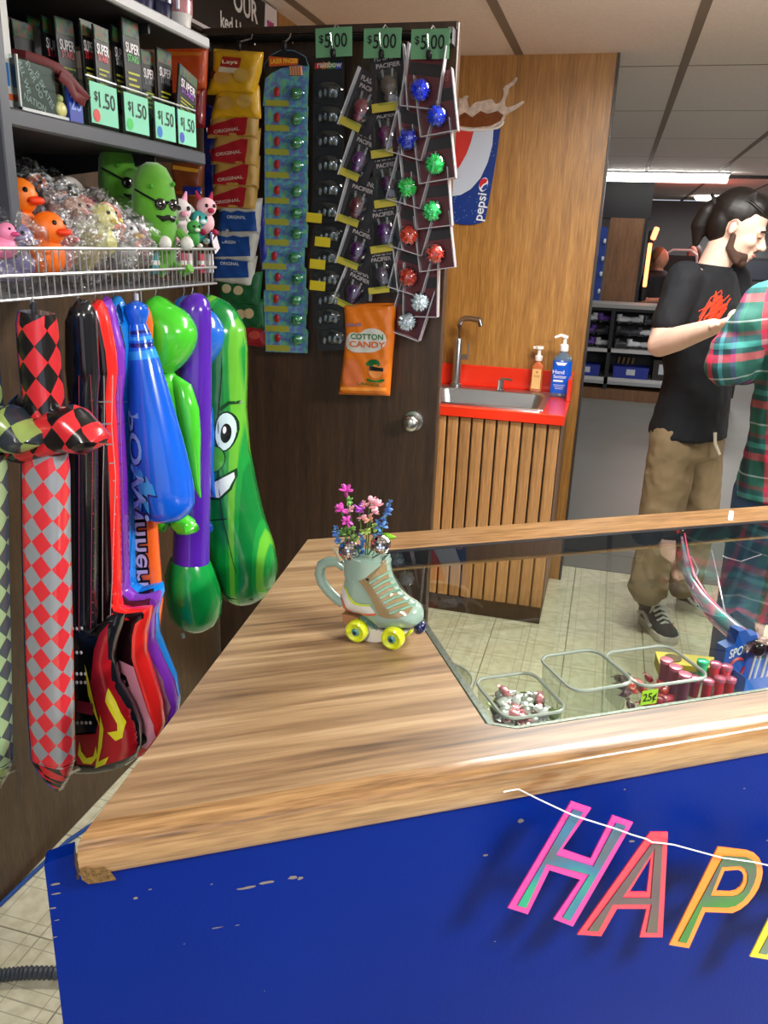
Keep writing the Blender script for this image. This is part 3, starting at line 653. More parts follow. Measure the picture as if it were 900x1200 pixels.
# ---------------------------------------------------------------- wall shelving
SH = M((70, 72, 80), .45, .2); SHT = M((176, 176, 180), .45, .1)
su = thing('wall_shelving', 'black and grey metal shelving on the left wall, two shelves high', 'shelving', (XW, 0, 0))
FX = -.85
o = MB().bb((0, .2, 1.891), (FX-XW-.012, 1.70, 1.908)).build('top_shelf', M((34, 34, 38), .5), su, smooth=False)
MB().bb((FX-XW-.012, .2, 1.889), (FX-XW, 1.702, 1.909), bev=.003).build('top_shelf_edge', SHT, su, smooth=False, label='pale grey shelf lip')
MB().bb((0, .2, 1.672), (FX-XW-.012, 1.665, 1.691)).build('lower_shelf', M((34, 34, 38), .5), su, smooth=False)
MB().bb((FX-XW-.012, .2, 1.667), (FX-XW, 1.668, 1.692), bev=.003).build('lower_shelf_edge', SH, su, smooth=False)
for z in (1.890, 1.671):
    for y in (1.09, 1.50):
        MB().prism([(.0, z), (.37, z), (.37, z-.016), (.0, z-.06)], y-.003, y+.003, fn=lambda u, v, w: (u, w, v)).build('bracket', M((16, 16, 18), .5), su, smooth=False)
p0 = atx(6, 60, FX+.004); MB().bb((FX-XW-.03, p0.y-.024, 1.46), (FX-XW+.006, p0.y-.002, 2.26), bev=.002).build('upright_post', SH, su, smooth=False)
MB().bb((0.0, .2, 1.44), (.012, 1.66, 2.26)).build('back_board', M((22, 15, 11), .7), su, smooth=False)
# wire basket
WI = M((178, 178, 180), .3, .7); BX = -.80
wk = thing('wire_basket', 'long silver wire basket under the shelves, full of toys in bags', 'basket', (XW, 0, 0))
y0, y1 = .25, 1.60; zt, zm, zb = 1.503, 1.467, 1.435; bx = BX-XW
for nm, z, r in (('top_rail', zt, .0026), ('middle_rail', zm, .0026), ('bottom_rail', zb, .0022)):
    MB().tube([(bx, y0, z), (bx, y1, z)], r, seg=8).build(nm, WI, wk)
    MB().tube([(0.014, y1, z), (bx, y1, z)], r, seg=8).build(nm+'_side', WI, wk)
mb = MB(); y = y0
while y < y1: mb.tube([(bx-.001, y, zt), (bx-.001, y, zb)], .0011, seg=4); y += .0165
x = .03
while x < bx: mb.tube([(x, y1, zt), (x, y1, zb)], .0011, seg=4); x += .0125
mb.build('upright_wires', WI, wk, kind='stuff')
mb = MB(); y = y0
while y < y1: mb.tube([(.01, y, zb), (bx, y, zb)], .0013, seg=4); y += .0125
for x in (.1, .2, .3, .4): mb.tube([(x, y0, zb-.002), (x, y1, zb-.002)], .002, seg=5)
mb.build('bottom_wires', WI, wk, kind='stuff')
MB().tube([(0.013, .4, 1.60), (0.013, 1.32, 1.60)], .002).build('rear_rail', WI, wk)
for y in (.7, .88, 1.0, 1.12, 1.3): MB().tube([(0.013, y, 1.44), (0.013, y+.08, 1.60)], .0014, seg=5).build('rear_wire', WI, wk)
def hook(par, p, top=1.432, dx=0, tagc=None):
    """thin wire from the basket down to a point, in the parent's space"""
    q = V(p)
    MB().tube([(q.x-.004, q.y, q.z-.004), (q.x, q.y, q.z+.006), (q.x+dx*.5, q.y, (q.z+top-par.location.z)/2), (q.x+dx, q.y, top-par.location.z)], .0011, seg=5).build('hook', WI, par)
def lo(p, o): return tuple(V(p)-o.location)
def pxo(pts, Y, o): return [((aty(a, b, Y)-o.location).x, (aty(a, b, Y)-o.location).z) for a, b in pts]
VIN = dict(rough=.2, coat=.45)
# ---- swords
def sword(nm, label, Yc, px0, off, cols, xs_top, full=True):
    """off shifts the traced pixels to this sword's plane"""
    o = thing('inflatable_sword', label, 'inflatable', aty(55+px0, 640, Yc))
    A = lambda x, y: aty(x+px0, y, Yc)-o.location
    blade = checker('blade_'+nm, cols[0], cols[1], .0235, rot=45, stretch=.85); grip = checker('grip_'+nm, cols[2], cols[3], .026, rot=45, stretch=.85)
    dv = V((0, 1, 0))
    secs = []
    for y, cx, w_, d_ in ((366, 44, 15, .020), (380, 44, 17, .023), (420, 47, 17, .024), (470, 52, 17, .024), (500, 54, 19, .024)):
        p = A(cx, y); k = (A(cx+w_, y)-p).x; secs.append((p, k, d_))
    MB().loft(secs, seg=16, up=(0, 1, 0), pw=3.5).build('grip', grip, o)
    g = Puff(pxo([(22+px0, 462), (44+px0, 486), (66+px0, 476), (88+px0, 474), (104+px0, 492), (121+px0, 506), (123+px0, 521), (100+px0, 533), (86+px0, 528), (30+px0, 544), (14+px0, 532), (10+px0, 500), (16+px0, 480)], Yc, o), .018, .034, .009, wr=.0015)
    g.mesh().build('crossguard', grip, o)
    secs = []
    for y, cx, w_, d_ in ((528, 54, 21, .020), (545, 54, 23, .022), (640, 55, 23, .023), (760, 58, 23, .023), (850, 61, 22, .022), (890, 63, 21, .021)):
        p = A(cx, y); k = (A(cx+w_, y)-p).x; secs.append((p, k, d_))
    MB().loft(secs, seg=16, up=(0, 1, 0), pw=3.2).build('blade', blade, o)
    secs = []
    for y, cx, w_, d_ in ((888, 63, 21.3, .0212), (905, 65, 16, .016), (922, 66, 5, .004)):
        p = A(cx, y); k = (A(cx+w_, y)-p).x; secs.append((p, k, d_))
    MB().loft(secs, seg=16, up=(0, 1, 0), pw=3.2).build('tip', grip, o)
    fl_ = Puff(pxo([(58+px0, 914), (76+px0, 900), (92+px0, 897), (95+px0, 902), (84+px0, 908), (74+px0, 925), (68+px0, 928)], Yc, o), .01, .002, .01)
    fl_.mesh().build('clear_seam', glass('seam_film_'+nm, (235, 238, 240), .1, .25), o)
    p = A(40, 366); MB().tube([tuple(p), tuple(p+V((.002, 0, .014)))], .004).build('valve', M((40, 40, 44), .4), o)
    hook(o, p+V((0, 0, .015)))
    return o
sword('red', 'red and grey checkered inflatable sword with black and red grip, nearest the viewer', .97, 0, 0, ((206, 48, 56), (138, 142, 148), (200, 40, 48), (18, 16, 18)), 0)
sb = sword('blue', 'blue checkered inflatable sword hanging behind the red one', 1.035, -2, 0, ((30, 90, 170), (60, 110, 160), (20, 110, 220), (14, 60, 130)), 0)
sg_ = sword('green', 'green and grey inflatable sword cut off by the left edge of the photo', .93, -74, 0, ((150, 176, 130), (72, 80, 84), (130, 150, 80), (40, 48, 56)), 0)
# ---- guitars
def guitar(label, Yc, rimc, neck_l, neck_r, head, body, facec, dx=0, frets=None, panel=None, extra=None):
    """neck_l/neck_r: px edges of the neck at y 440..720; head: px outline above; body: px outline below"""
    o = thing('inflatable_guitar', label, 'inflatable', aty((neck_l+neck_r)/2, 620, Yc))
    rim = M(rimc, **VIN); face = M(facec, **VIN)
    pf = Puff(pxo(head+body, Yc, o), .020, .024, .011)
    f = pf.mesh(rim=.0055, low=(pxo([(neck_r, 716)], Yc, o)[0][1], .016)).build('body', [face, rim], o)
    a0, a1 = (lambda q: (q[0], q[1]))(pxo([(neck_l, 440), (neck_r, 440)], Yc, o))
    fb = MB()
    y = 470; st_ = 26
    fm = M(frets or (190, 70, 80), .4)
    while y < 738:
        q = pxo([(neck_l-3, y), (neck_r-9, y), (neck_r-9, y+1.8), (neck_l-3, y+1.8)], Yc-.022, o)
        fb.add([(u, -pf.h(u, w_)-.0012, w_) for u, w_ in q], [(0, 1, 2, 3)]); y += st_; st_ = max(9, st_*.94)
    fb.build('frets', fm, o, kind='stuff')
    sbm = MB()
    for k in (.35, .65):
        q = pxo([(neck_l+(neck_r-neck_l)*k, y_) for y_ in (440, 500, 560, 620, 680, 740)], Yc-.022, o)
        sbm.tube([(u, -pf.h(u, w_)-.0015, w_) for u, w_ in q], .0006, seg=4)
    sbm.build('strings', fm, o, kind='stuff')
    if panel:
        for nm, poly, col in panel:
            b = MB(); pf.decal(b, pxo(poly, Yc-.022, o), off=.0032 if nm in ('red_flame_panel', 'pink_panel', 'mauve_panel') else .0052, step=.006); b.build(nm, M(col, .3, coat=.3), o)
    p = V((max(v for v in (q[0] for q in pf.o) if True)*.0, 0, 0))
    tp = max(pf.o, key=lambda q: q[1]); hook(o, (tp[0], 0, tp[1]))
    return o, pf
def shift(poly, dx, dy=0): return [(a+dx, b+dy) for a, b in poly]
# front flame guitar
g1h = [(84, 745), (84, 470), (80, 430), (80, 365), (92, 350), (104, 352), (110, 370), (113, 420), (114, 440), (112, 470), (112, 735)]
g1b = [(118, 730), (128, 722), (138, 718), (146, 719), (144, 730), (137, 752), (133, 772), (139, 800), (154, 826), (163, 850), (165, 872), (160, 888), (148, 897), (120, 903), (98, 904), (78, 898), (58, 878), (50, 850), (56, 810), (66, 785), (62, 765), (56, 740), (62, 728), (74, 738)]
F1 = [('red_flame_panel', [(119, 740), (128, 730), (124, 775), (128, 800), (150, 830), (160, 862), (155, 886), (120, 896), (92, 894), (88, 860), (114, 858), (118, 840), (108, 800), (112, 760)], (168, 20, 32)),
      ('yellow_flame', [(127, 806), (136, 822), (148, 846), (146, 862), (138, 866), (128, 856), (140, 854), (140, 846), (132, 832), (126, 820)], (226, 220, 40)),
      ('yellow_flame', [(96, 866), (98, 878), (104, 886), (112, 884), (115, 872), (117, 884), (110, 893), (100, 892), (94, 882)], (226, 220, 40)),
      ('yellow_flame', [(120, 836), (124, 852), (122, 872), (118, 890), (130, 884), (126, 893), (114, 898), (117, 880), (119, 856)], (226, 220, 40)),
      ('yellow_flame', [(102, 776), (108, 800), (114, 826), (120, 850), (114, 836), (106, 812)], (226, 220, 40)),
      ('pink_print', [(92, 818), (112, 822), (112, 836), (92, 832)], (150, 40, 60))]
G1, P1 = guitar('inflatable guitar with black rim and yellow flames, just behind the red sword', 1.13, (24, 26, 32), 84, 112, g1h, g1b, (18, 16, 18), frets=(170, 60, 72), panel=F1)
kn = MB()
for (x, y, n) in ((86, 736, 3), (86, 764, 3), (86, 789, 4), (86, 799, 4), (87, 846, 5)):
    for k in range(n):
        u, w_ = pxo([(x+k*5, y)], 1.108, G1)[0]; kn.ell((u, -P1.h(u, w_)-.001, w_), (.0032, .0016, .0036), seg=8, rings=5)
kn.build('printed_knobs', M((205, 200, 200), .3), G1, kind='stuff')
u, w_ = pxo([(131, 877)], 1.13, G1)[0]; MB().ell((u, -P1.h(u, w_), w_), (.004, .002, .004)).build('valve', M((90, 60, 120), .3), G1)
g2h = [(112, 745), (112, 470), (105, 430), (106, 365), (112, 350), (120, 352), (126, 372), (134, 412), (136, 436), (133, 470), (138, 560), (141, 710)]
g2b = [(150, 712), (165, 710), (178, 709), (177, 722), (172, 742), (171, 765), (180, 795), (189, 825), (192, 850), (187, 870), (172, 884), (155, 890), (135, 884), (120, 870), (112, 850), (110, 810), (108, 760)]
G2, P2 = guitar('bright red inflatable guitar with pale pink panel, third from the sword end', 1.19, (238, 40, 36), 112, 139, g2h, g2b, (30, 8, 14), frets=(200, 190, 190),
    panel=[('pink_panel', [(141, 772), (158, 780), (164, 800), (180, 850), (181, 866), (172, 878), (162, 868), (152, 830), (142, 800)], (214, 140, 160)),
           ('print_dot', [(163, 866+k) for k in ()] or [(164, 858), (170, 856), (174, 862), (174, 868), (168, 872), (163, 866)], (18, 12, 16)),
           ('print_dot', [(144, 786), (150, 790), (154, 802), (148, 804), (150, 796), (143, 792)], (18, 12, 16)), ('print_dot', [(153, 820), (158, 824), (161, 834), (155, 832)], (18, 12, 16)), ('print_dot', [(158, 840), (163, 842), (165, 850), (160, 850)], (18, 12, 16))])
g3h = [(130, 700), (126, 560), (122, 470), (118, 420), (118, 360), (124, 346), (130, 350), (136, 380), (144, 412), (145, 436), (142, 470), (147, 560), (150, 690)]
g3b = [(158, 697), (172, 696), (187, 691), (188, 705), (181, 722), (180, 750), (190, 775), (203, 802), (209, 828), (206, 845), (196, 862), (182, 876), (160, 870), (145, 850), (138, 800), (132, 750)]
G3, P3 = guitar('purple inflatable guitar between the red and the blue one', 1.245, (130, 52, 190), 126, 150, g3h, g3b, (70, 34, 60), frets=(160, 120, 160), panel=[('mauve_panel', [(166, 770), (176, 772), (190, 800), (199, 830), (196, 846), (188, 850), (182, 836), (174, 800)], (160, 120, 150))])
g4h = [(140, 690), (134, 560), (132, 470), (126, 420), (128, 360), (134, 346), (142, 348), (148, 366), (156, 405), (157, 430), (152, 470), (155, 560), (158, 684)]
g4b = [(166, 688), (178, 684), (191, 681), (193, 692), (188, 706), (184, 722), (186, 745), (196, 770), (206, 795), (210, 822), (207, 845), (190, 850), (168, 840), (152, 800), (144, 750)]
G4, P4 = guitar('sky blue inflatable guitar, furthest back of the guitars', 1.30, (20, 140, 236), 134, 157, g4h, g4b, (10, 12, 20), frets=(60, 120, 200), panel=[('round_label', [(132, 362), (138, 356), (144, 362), (144, 378), (138, 384), (132, 376)], (30, 120, 210))])
# extra black guitar behind the swords
g0h = [(60, 720), (62, 470), (68, 430), (72, 400), (80, 366), (88, 362), (94, 380), (96, 420), (93, 470), (92, 720)]
# ---- orange inflatable with lettering behind the bat
ob = thing('orange_inflatable', 'orange inflatable board with white RunnerB lettering behind the blue bat', 'inflatable', aty(168, 600, 1.335))
opf = Puff(pxo([(156, 372), (164, 358), (174, 360), (178, 380), (176, 480), (180, 560), (185, 640), (190, 705), (186, 740), (172, 750), (154, 740), (150, 560), (152, 420)], 1.335, ob), .015, .018, .01)
opf.mesh().build('board', M((236, 100, 36), **VIN), ob)
for col, off, bd, nm in (((20, 14, 16), .002, .07, 'lettering_outline'), ((226, 200, 220), .0032, .012, 'lettering')):
    t = MB(); c0 = pxo([(167, 630)], 1.335, ob)[0]
    put_text(t, 'RunnerB', .052, lambda u, v: (c0[0]+.0-v*1.0+.004, -.018-off, c0[1]-u), bold=bd, w=.235 if nm == 'lettering' else .24, shear=.15); t.build(nm, M(col, .3), ob, smooth=False)
hook(ob, (pxo([(166, 358)], 1.335, ob)[0][0], 0, pxo([(166, 358)], 1.335, ob)[0][1]))
# ---- bat
Yb = 1.31
bt = thing('inflatable_bat', 'blue inflatable baseball bat with POW lettering hanging by its knob', 'inflatable', aty(180, 480, Yb))
def axis(Y, o, rows, dep=1.0):
    out = []
    for x, y, r, *rest in rows:
        p = aty(x, y, Y)-o.location; k = (aty(x+r, y, Y)-o.location-p).x*.86; out.append((p, k, k*dep)+tuple(rest))
    return out
BL = M((14, 92, 214), **VIN); DB = M((16, 30, 120), **VIN); LB = M((40, 150, 235), **VIN)
MB().loft(axis(Yb, bt, [(160, 353, 5), (160, 357, 12), (160.5, 365, 14.5), (161, 373, 12), (161.5, 378, 10), (161.5, 381, 10)]), seg=24).build('knob', BL, bt)
MB().loft(axis(Yb, bt, [(161.5, 380, 10.5, 0), (162.5, 387, 12, 1), (163.5, 391, 13, 0), (164, 394, 13.5, 2), (164.6, 398, 14.5, 0), (165, 401, 15, 1), (165.5, 406, 15.5, 0), (166, 410, 16.5, 2), (168, 420, 18.5, 0), (171, 440, 21.5, 0), (176, 470, 26, 0), (181, 500, 29.5, 0), (186, 530, 33, 0), (190, 555, 35, 0), (193, 575, 36, 0), (195.5, 592, 34, 0), (197, 602, 28, 0), (198, 608, 19, 0), (198.5, 611, 6, 0)]), seg=28).build('barrel', [BL, DB, LB], bt)
def onbat(t, ang, off=.0015):
    """t: px row, ang: around"""
    x = 166+(t-410)*(195-166)/(592-410); r = 16.5+(t-410)*(36-16.5)/(575-410); r = min(r, 36)
    p = aty(x, t, Yb)-bt.location; k = (aty(x+r, t, Yb)-bt.location-p).x*.86+off
    return V((p.x+k*math.sin(ang), p.y-k*math.cos(ang), p.z))
star = []
for k in range(18):
    a = 2*PI*k/18; r_ = 1 if k % 2 else .62; star.append((542+58*r_*math.cos(a), -.25+.62*r_*math.sin(a)))
for off, sc, col, nm in ((.0012, 1.07, (10, 20, 90), 'burst_outline'), (.002, 1, (44, 156, 232), 'burst')):
    b = MB(); vs, fs = fill(densify([(542+(a-542)*sc, -.25+(c+.25)*sc) for a, c in star], .06 if False else 3), step=0)
    # fine strips keep it on the curve
    n = len(star); ring = [(542+(a-542)*sc, -.25+(c+.25)*sc) for a, c in star]
    for lv in range(4):
        for k in range(n):
            a, c = ring[k], ring[(k+1) % n]; f0, f1 = lv/4, (lv+1)/4; q = lambda p, f: onbat(542+(p[0]-542)*f, -.25+(p[1]+.25)*f, off)
            b.add([q(a, f0), q(c, f0), q(c, f1), q(a, f1)] if lv else [q(a, 0), q(c, f1), q(a, f1)], [(0, 1, 2, 3)] if lv else [(0, 1, 2)])
    b.build(nm, M(col, .3, coat=.3), bt)
for off, bd, col, nm in ((.0030, .05, (10, 20, 90), 'lettering_outline'), (.0042, .015, (120, 170, 232), 'lettering')):
    t = MB(); put_text(t, 'POW!', .04, lambda u, v: onbat(540+u*1150, -.38-v*26 if True else 0, off), bold=bd, w=.105); t.build(nm, M(col, .3), bt, smooth=False)
p = aty(160, 352, Yb)-bt.location
MB().tube([tuple(p), tuple(p+V((0, 0, .012)))], .004).build('valve', M((200, 205, 215), .3), bt); hook(bt, p+V((0, 0, .012)), dx=-.006)
# ---- aliens
def alien(label, Yc, col, dx, dy, adx=0):
    o = thing('inflatable_alien', label, 'inflatable', aty(205+dx, 480+dy, Yc)); m_ = M(col, **VIN)
    D = lambda pts: pxo([(a+dx, b+dy) for a, b in pts], Yc, o)
    Puff(D(smooth_poly([(180, 346), (186, 346), (196, 354), (214, 364), (225, 380), (228, 396), (224, 412), (214, 428), (200, 440), (188, 440), (176, 430), (166, 410), (162, 388), (165, 366), (174, 354)], 1)), .036, .05, .012, wr=.001).mesh().build('head', m_, o)
    hp = Puff(D([(186-dx+adx, 432), (202-dx+adx, 434), (208-dx+adx, 450), (214-dx+adx, 480), (216-dx+adx, 540), (212-dx+adx, 600), (200-dx+adx, 606), (182-dx+adx, 600), (178-dx+adx, 540), (180-dx+adx, 470)]), .022, .035, .012); hp.mesh().build('torso', m_, o)
    MB().loft(axis(Yc, o, [(204+adx, 444+dy, 6), (214+adx, 455+dy, 12), (220+adx, 480+dy, 14), (224+adx, 510+dy, 12), (227+adx, 540+dy, 8), (231+adx, 570+dy, 4), (235+adx, 583+dy, 1.2)]), seg=14).build('arm', m_, o)
    for k in (0, 1): MB().loft(axis(Yc, o, [(210-k*22+adx, 590+dy, 10), (211-k*22+adx, 604+dy, 10), (212-k*22+adx, 614+dy, 9), (212-k*22+adx, 622+dy, 5)]), seg=14).build('leg', m_, o)
    Puff(pxo([(a+adx, b+dy) for a, b in smooth_poly([(200, 604), (214, 600), (222, 608), (232, 614), (234, 622), (222, 627), (204, 624), (198, 614)], 1)], Yc, o), .012, .022, .008).mesh().build('foot', m_, o)
    e = MB(); u, w_ = D([(179, 394)])[0]; e.ell((u, -.042, w_), (.016, .006, .009), R=Matrix.Rotation(-.3, 3, 'Y')).build('eye', M((12, 14, 14), .15), o)
    u, w_ = D([(183, 346)])[0]; hook(o, (u, 0, w_)); return o
alien('lime green inflatable alien with a black eye behind the blue bat', 1.41, (70, 196, 44), 0, 0)
alien('blue inflatable alien mostly hidden behind the purple hammer', 1.535, (30, 104, 206), 33, 0, 17)
# ---- hammer
Yh = 1.475
hm = thing('inflatable_hammer', 'purple inflatable mallet with a green ball end between the two aliens', 'inflatable', aty(225, 520, Yh)); PU = M((84, 34, 170), **VIN); GR = M((10, 140, 60), **VIN)
MB().loft(axis(Yh, hm, [(226, 344, 4), (227, 347, 12), (228, 354, 18), (228.5, 364, 20), (228.5, 378, 20.5), (228, 450, 21), (226, 560, 22), (224, 650, 22.5), (224, 672, 22.5)]), seg=26).build('handle', PU, hm)
MB().loft(axis(Yh, hm, [(222, 656, 24), (222, 662, 27), (223, 676, 31), (226, 692, 33.5), (228, 706, 34), (229, 718, 32), (229, 728, 26), (229, 735, 16), (229, 738, 4)]), seg=28).build('ball_end', GR, hm)
MB().loft(axis(Yh, hm, [(208, 664, 9), (204, 676, 12), (203, 692, 10), (204, 702, 4)]), seg=14).build('rear_lobe', GR, hm)
t = MB(); q = [aty(x, y, Yh-.052)-hm.location for x, y in ((206, 624), (212, 624), (212, 648), (206, 648))]
p = aty(226, 344, Yh)-hm.location; hook(hm, p)
p = aty(214, 742, Yh)-hm.location; MB().tube([tuple(p), tuple(p+V((.002, 0, -.012)))], .004).build('valve', M((210, 215, 215), .3), hm)
# ---- big pickle
Yp = 1.60
pk = thing('inflatable_pickle', 'large green inflatable pickle with smiling face hanging by the dark door', 'inflatable', aty(270, 520, Yp))
PX_ = [(233, 352), (240, 344), (250, 346), (262, 352), (275, 364), (284, 385), (287, 410), (287, 440), (286, 480), (290, 530), (298, 570), (306, 605), (318, 640), (323, 668), (322, 686), (312, 700), (296, 708), (276, 706), (258, 690), (247, 668), (240, 630), (234, 590), (230, 540), (226, 480), (222, 430), (222, 390), (226, 366)]
ppf = Puff(pxo(PX_, Yp, pk), .055, .062, .013, wr=.0012)
PG = NT('pickle_green'); tc = PG.n('ShaderNodeTexCoord'); wv = PG.n('ShaderNodeTexWave', i_Scale=4.2, i_Distortion=1.2); mp = PG.n('ShaderNodeMapping'); mp.inputs['Scale'].default_value = (1.3, 1, .16)
PG.l(tc.outputs['Object'], mp.inputs[0]); PG.l(mp.outputs[0], wv.inputs['Vector']); cr = PG.n('ShaderNodeValToRGB'); e = cr.color_ramp.elements; e[0].position = .45; e[0].color = lin((8, 118, 50)); e[1].position = .55; e[1].color = lin((22, 140, 56)); x = e.new(.86); x.color = lin((22, 140, 56)); x = e.new(.93); x.color = lin((96, 176, 50))
PG.l(wv.outputs['Color'], cr.inputs[0]); PG.l(cr.outputs[0], PG.b.inputs['Base Color']); PG.b.inputs['Roughness'].default_value = .2; PG.b.inputs['Coat Weight'].default_value = .5
ppf.mesh().build('body', PG.m, pk)
D = lambda pts: pxo(pts, Yp, pk)
def circ(cx, cy, rx, ry, n=18): return [(cx+rx*math.cos(2*PI*k/n), cy+ry*math.sin(2*PI*k/n)) for k in range(n)]
INK = M((10, 40, 22), .3)
for nm, poly, col, off in (('eye_outline', circ(250, 508, 10, 21), (10, 50, 26), .001), ('eye_outline', circ(276, 500, 10, 23), (10, 50, 26), .001),
    ('eye_white', circ(250, 508, 8.5, 19), (196, 222, 222), .002), ('eye_white', circ(276, 500, 8.5, 21), (196, 222, 222), .002), ('pupil', circ(251, 510, 4.5, 10), (8, 16, 18), .003), ('pupil', circ(277, 502, 4.5, 11), (8, 16, 18), .003), ('glint', circ(276, 498, 1.6, 4), (230, 235, 235), .004),
    ('nose_outline', circ(266, 530, 11.5, 15.5), (10, 60, 26), .0025), ('nose', circ(266.5, 530, 10.2, 14), (70, 160, 50), .0036),
    ('smile_outline', [(243, 550), (262, 556), (287, 543), (288, 552), (284, 566), (273, 577), (258, 576), (248, 566)], (10, 60, 26), .001), ('teeth', [(245.5, 553), (262, 558.5), (285, 547), (286, 553), (282, 564), (272, 574), (259, 573), (250, 564)], (214, 228, 226), .002),
    ('brow', [(270, 474), (278, 466), (286, 468), (287, 471), (279, 470), (272, 477)], (10, 60, 26), .001), ('spot', circ(251, 362, 2, 2, 8), (8, 60, 30), .001), ('spot', circ(259, 362, 2, 2, 8), (8, 60, 30), .001), ('spot', circ(264, 398, 2, 2.5, 8), (8, 60, 30), .001), ('spot', circ(266, 405, 2, 2.5, 8), (8, 60, 30), .001)):
    b = MB(); ppf.decal(b, D(poly), off=off, step=.008); b.build(nm, M(col, .25, coat=.3), pk)
sl = MB(); sl.tube([(u, -ppf.h(u, w_)-.001, w_) for u, w_ in D([(248, 420), (254, 440), (252, 462), (248, 474)])], .0012, seg=5); sl.tube([(u, -ppf.h(u, w_)-.001, w_) for u, w_ in D([(272, 380), (273, 440), (270, 480), (271, 560), (276, 600), (290, 660)])], .001, seg=5)
sl.tube([(u, -ppf.h(u, w_)-.001, w_) for u, w_ in D([(248, 590), (262, 600), (280, 598)])], .0012, seg=5)
sl.tube([(u, -ppf.h(u, w_)-.001, w_) for u, w_ in D([(246, 600), (250, 640), (262, 668), (282, 690), (306, 694)])], .0012, seg=5)
sl.build('printed_lines', INK, pk, kind='stuff')
u, w_ = D([(245, 345)])[0]; hook(pk, (u, 0, w_))
# ---------------------------------------------------------------- packs on the door
def bag(nm, label, quad, Y, col, T=.012, parts=(), txts=(), group=None, cat='snack bag', crimpc=None, mats=None):
    cx = sum(q[0] for q in quad)/len(quad); cy = sum(q[1] for q in quad)/len(quad)
    o = thing(nm, label, cat, aty(cx, cy, Y), group=group); pl = pxo(quad, Y, o)
    hh = max(p[1] for p in pl)-min(p[1] for p in pl)
    pf = Puff(pl, .022, T, .009, crimp=min(.009, hh*.12), wr=.0018)
    pf.mesh().build('pouch', mats or M(col, .32, coat=.35), o)
    for n2, poly, c2, off in parts:
        b = MB(); pf.decal(b, pxo(poly, Y, o), off=off, step=.009); b.build(n2, M(c2, .35, coat=.2), o)
    for tx, x, y, wpx, sz, c2, slant in txts:
        u0, w0 = pxo([(x, y)], Y, o)[0]; wd = (aty(x+wpx, y, Y)-aty(x, y, Y)).x; ca, sa = math.cos(slant), math.sin(slant)
        t = MB(); put_text(t, tx, sz, lambda u, v: (u0+u*ca-v*sa, -pf.h(u0, w0)-.0032-.001, w0+u*sa+v*ca), bold=.02, w=wd); t.build('lettering', M(c2, .4), o, smooth=False)
    return o, pf
def clip(par, x, y, Y):
    p = aty(x, y, Y)-par.location
    MB().box((p.x, p.y-.004, p.z+.004), (.012, .012, .024), bev=.003).build('clip', M((14, 14, 16), .4), par)
    ry = YD-.075-par.location.y; top = rz_+.012-par.location.z
    MB().tube([(p.x, p.y, p.z+.014), (p.x, ry-.012, top-.012), (p.x, ry-.004, top), (p.x, ry+.010, top-.006), (p.x, ry+.012, top-.022)], .0022, seg=6).build('hook', M((190, 190, 195), .25, .9), par)
YELL, REDB, BLUB, GRNB = (206, 158, 22), (158, 22, 34), (14, 66, 140), (12, 84, 44)
def chips(cx, cy): return [('printed_chip', circ(cx-12, cy, 11, 8), (190, 150, 70), .0025), ('printed_chip', circ(cx+10, cy-2, 9, 8), (196, 158, 78), .0035)]
ly = 2.335
Yn = lambda k: ly-.0055*(14-k) if k < 14 else ly
seq = []
b1, _ = bag('chip_bag', 'topmost yellow crisp bag with printed chips on the dark door', [(251, 57), (309, 61), (306, 84), (298, 113), (243, 111), (250, 85)], 2.258, YELL, .02,
    chips(277, 92)+[('red_badge', [(265, 68), (287, 70), (284, 82), (262, 80)], (160, 40, 30), .002), ('white_badge', [(262, 80), (284, 82), (282, 88), (260, 86)], (205, 195, 170), .003), ('printed_bowl', circ(253, 89, 5, 5, 10), (110, 40, 30), .002)], [("LAYS"[0:0] or 'Lays', 274, 75, 18, .012, (240, 230, 200), -.05)])
clip(b1, 281, 56, 2.258)
bag('chip_bag', 'second yellow crisp bag, above the red bags', [(258, 96), (304, 100), (306, 139), (246, 143), (252, 120)], 2.268, YELL, .018, chips(280, 122)+[('printed_bowl', circ(263, 118, 4, 4, 10), (110, 40, 30), .002)])
for k, q in enumerate([[(250, 130), (304, 126), (302, 164), (243, 162)], [(254, 152), (306, 150), (302, 197), (247, 193)], [(254, 184), (305, 182), (303, 222), (250, 220)], [(252, 212), (303, 208), (300, 248), (246, 245)]]):
    ym = (q[0][1]+q[3][1])/2+4; x0, x1 = q[3][0]+4, q[2][0]-2
    bag('chip_bag', '%s of the four red crisp bags with slanted ORIGINAL print' % ('topmost', 'second', 'third', 'lowest')[k], q, 2.278+.010*k, (178, 140, 70), .017,
        [('red_panel', [(x0-3, ym), (x1-14, ym-13), (x1-6, ym-12), (x1-10, q[2][1]-3), (x0-2, q[3][1]-4)], REDB, .0022)], [('ORIGINAL', (x0+x1)/2-4, ym+4, 30, .012, (210, 180, 170), .12)])
for k, q in enumerate([[(258, 236), (308, 232), (304, 275), (256, 275)], [(258, 262), (307, 264), (297, 310), (251, 304)], [(254, 296), (302, 300), (295, 337), (250, 329)]]):
    x0, x1 = q[3][0], q[2][0]; yb = q[3][1]
    bag('chip_bag', '%s of the three blue and white crisp bags on the door' % ('topmost', 'middle', 'lowest')[k], q, 2.318+.008*k, (186, 186, 182), .016,
        [('blue_panel', [(x0+2, yb-26), (x0+10, yb-28), (x0+18, yb-26), (x0+26, yb-28), (x0+34, yb-26), (x1-2, yb-27), (x1-1, yb-4), (x0+2, yb-3)], BLUB, .0022)], [('ORIGINAL', (x0+x1)/2, yb-20, 22, .012, (200, 210, 220), 0)])
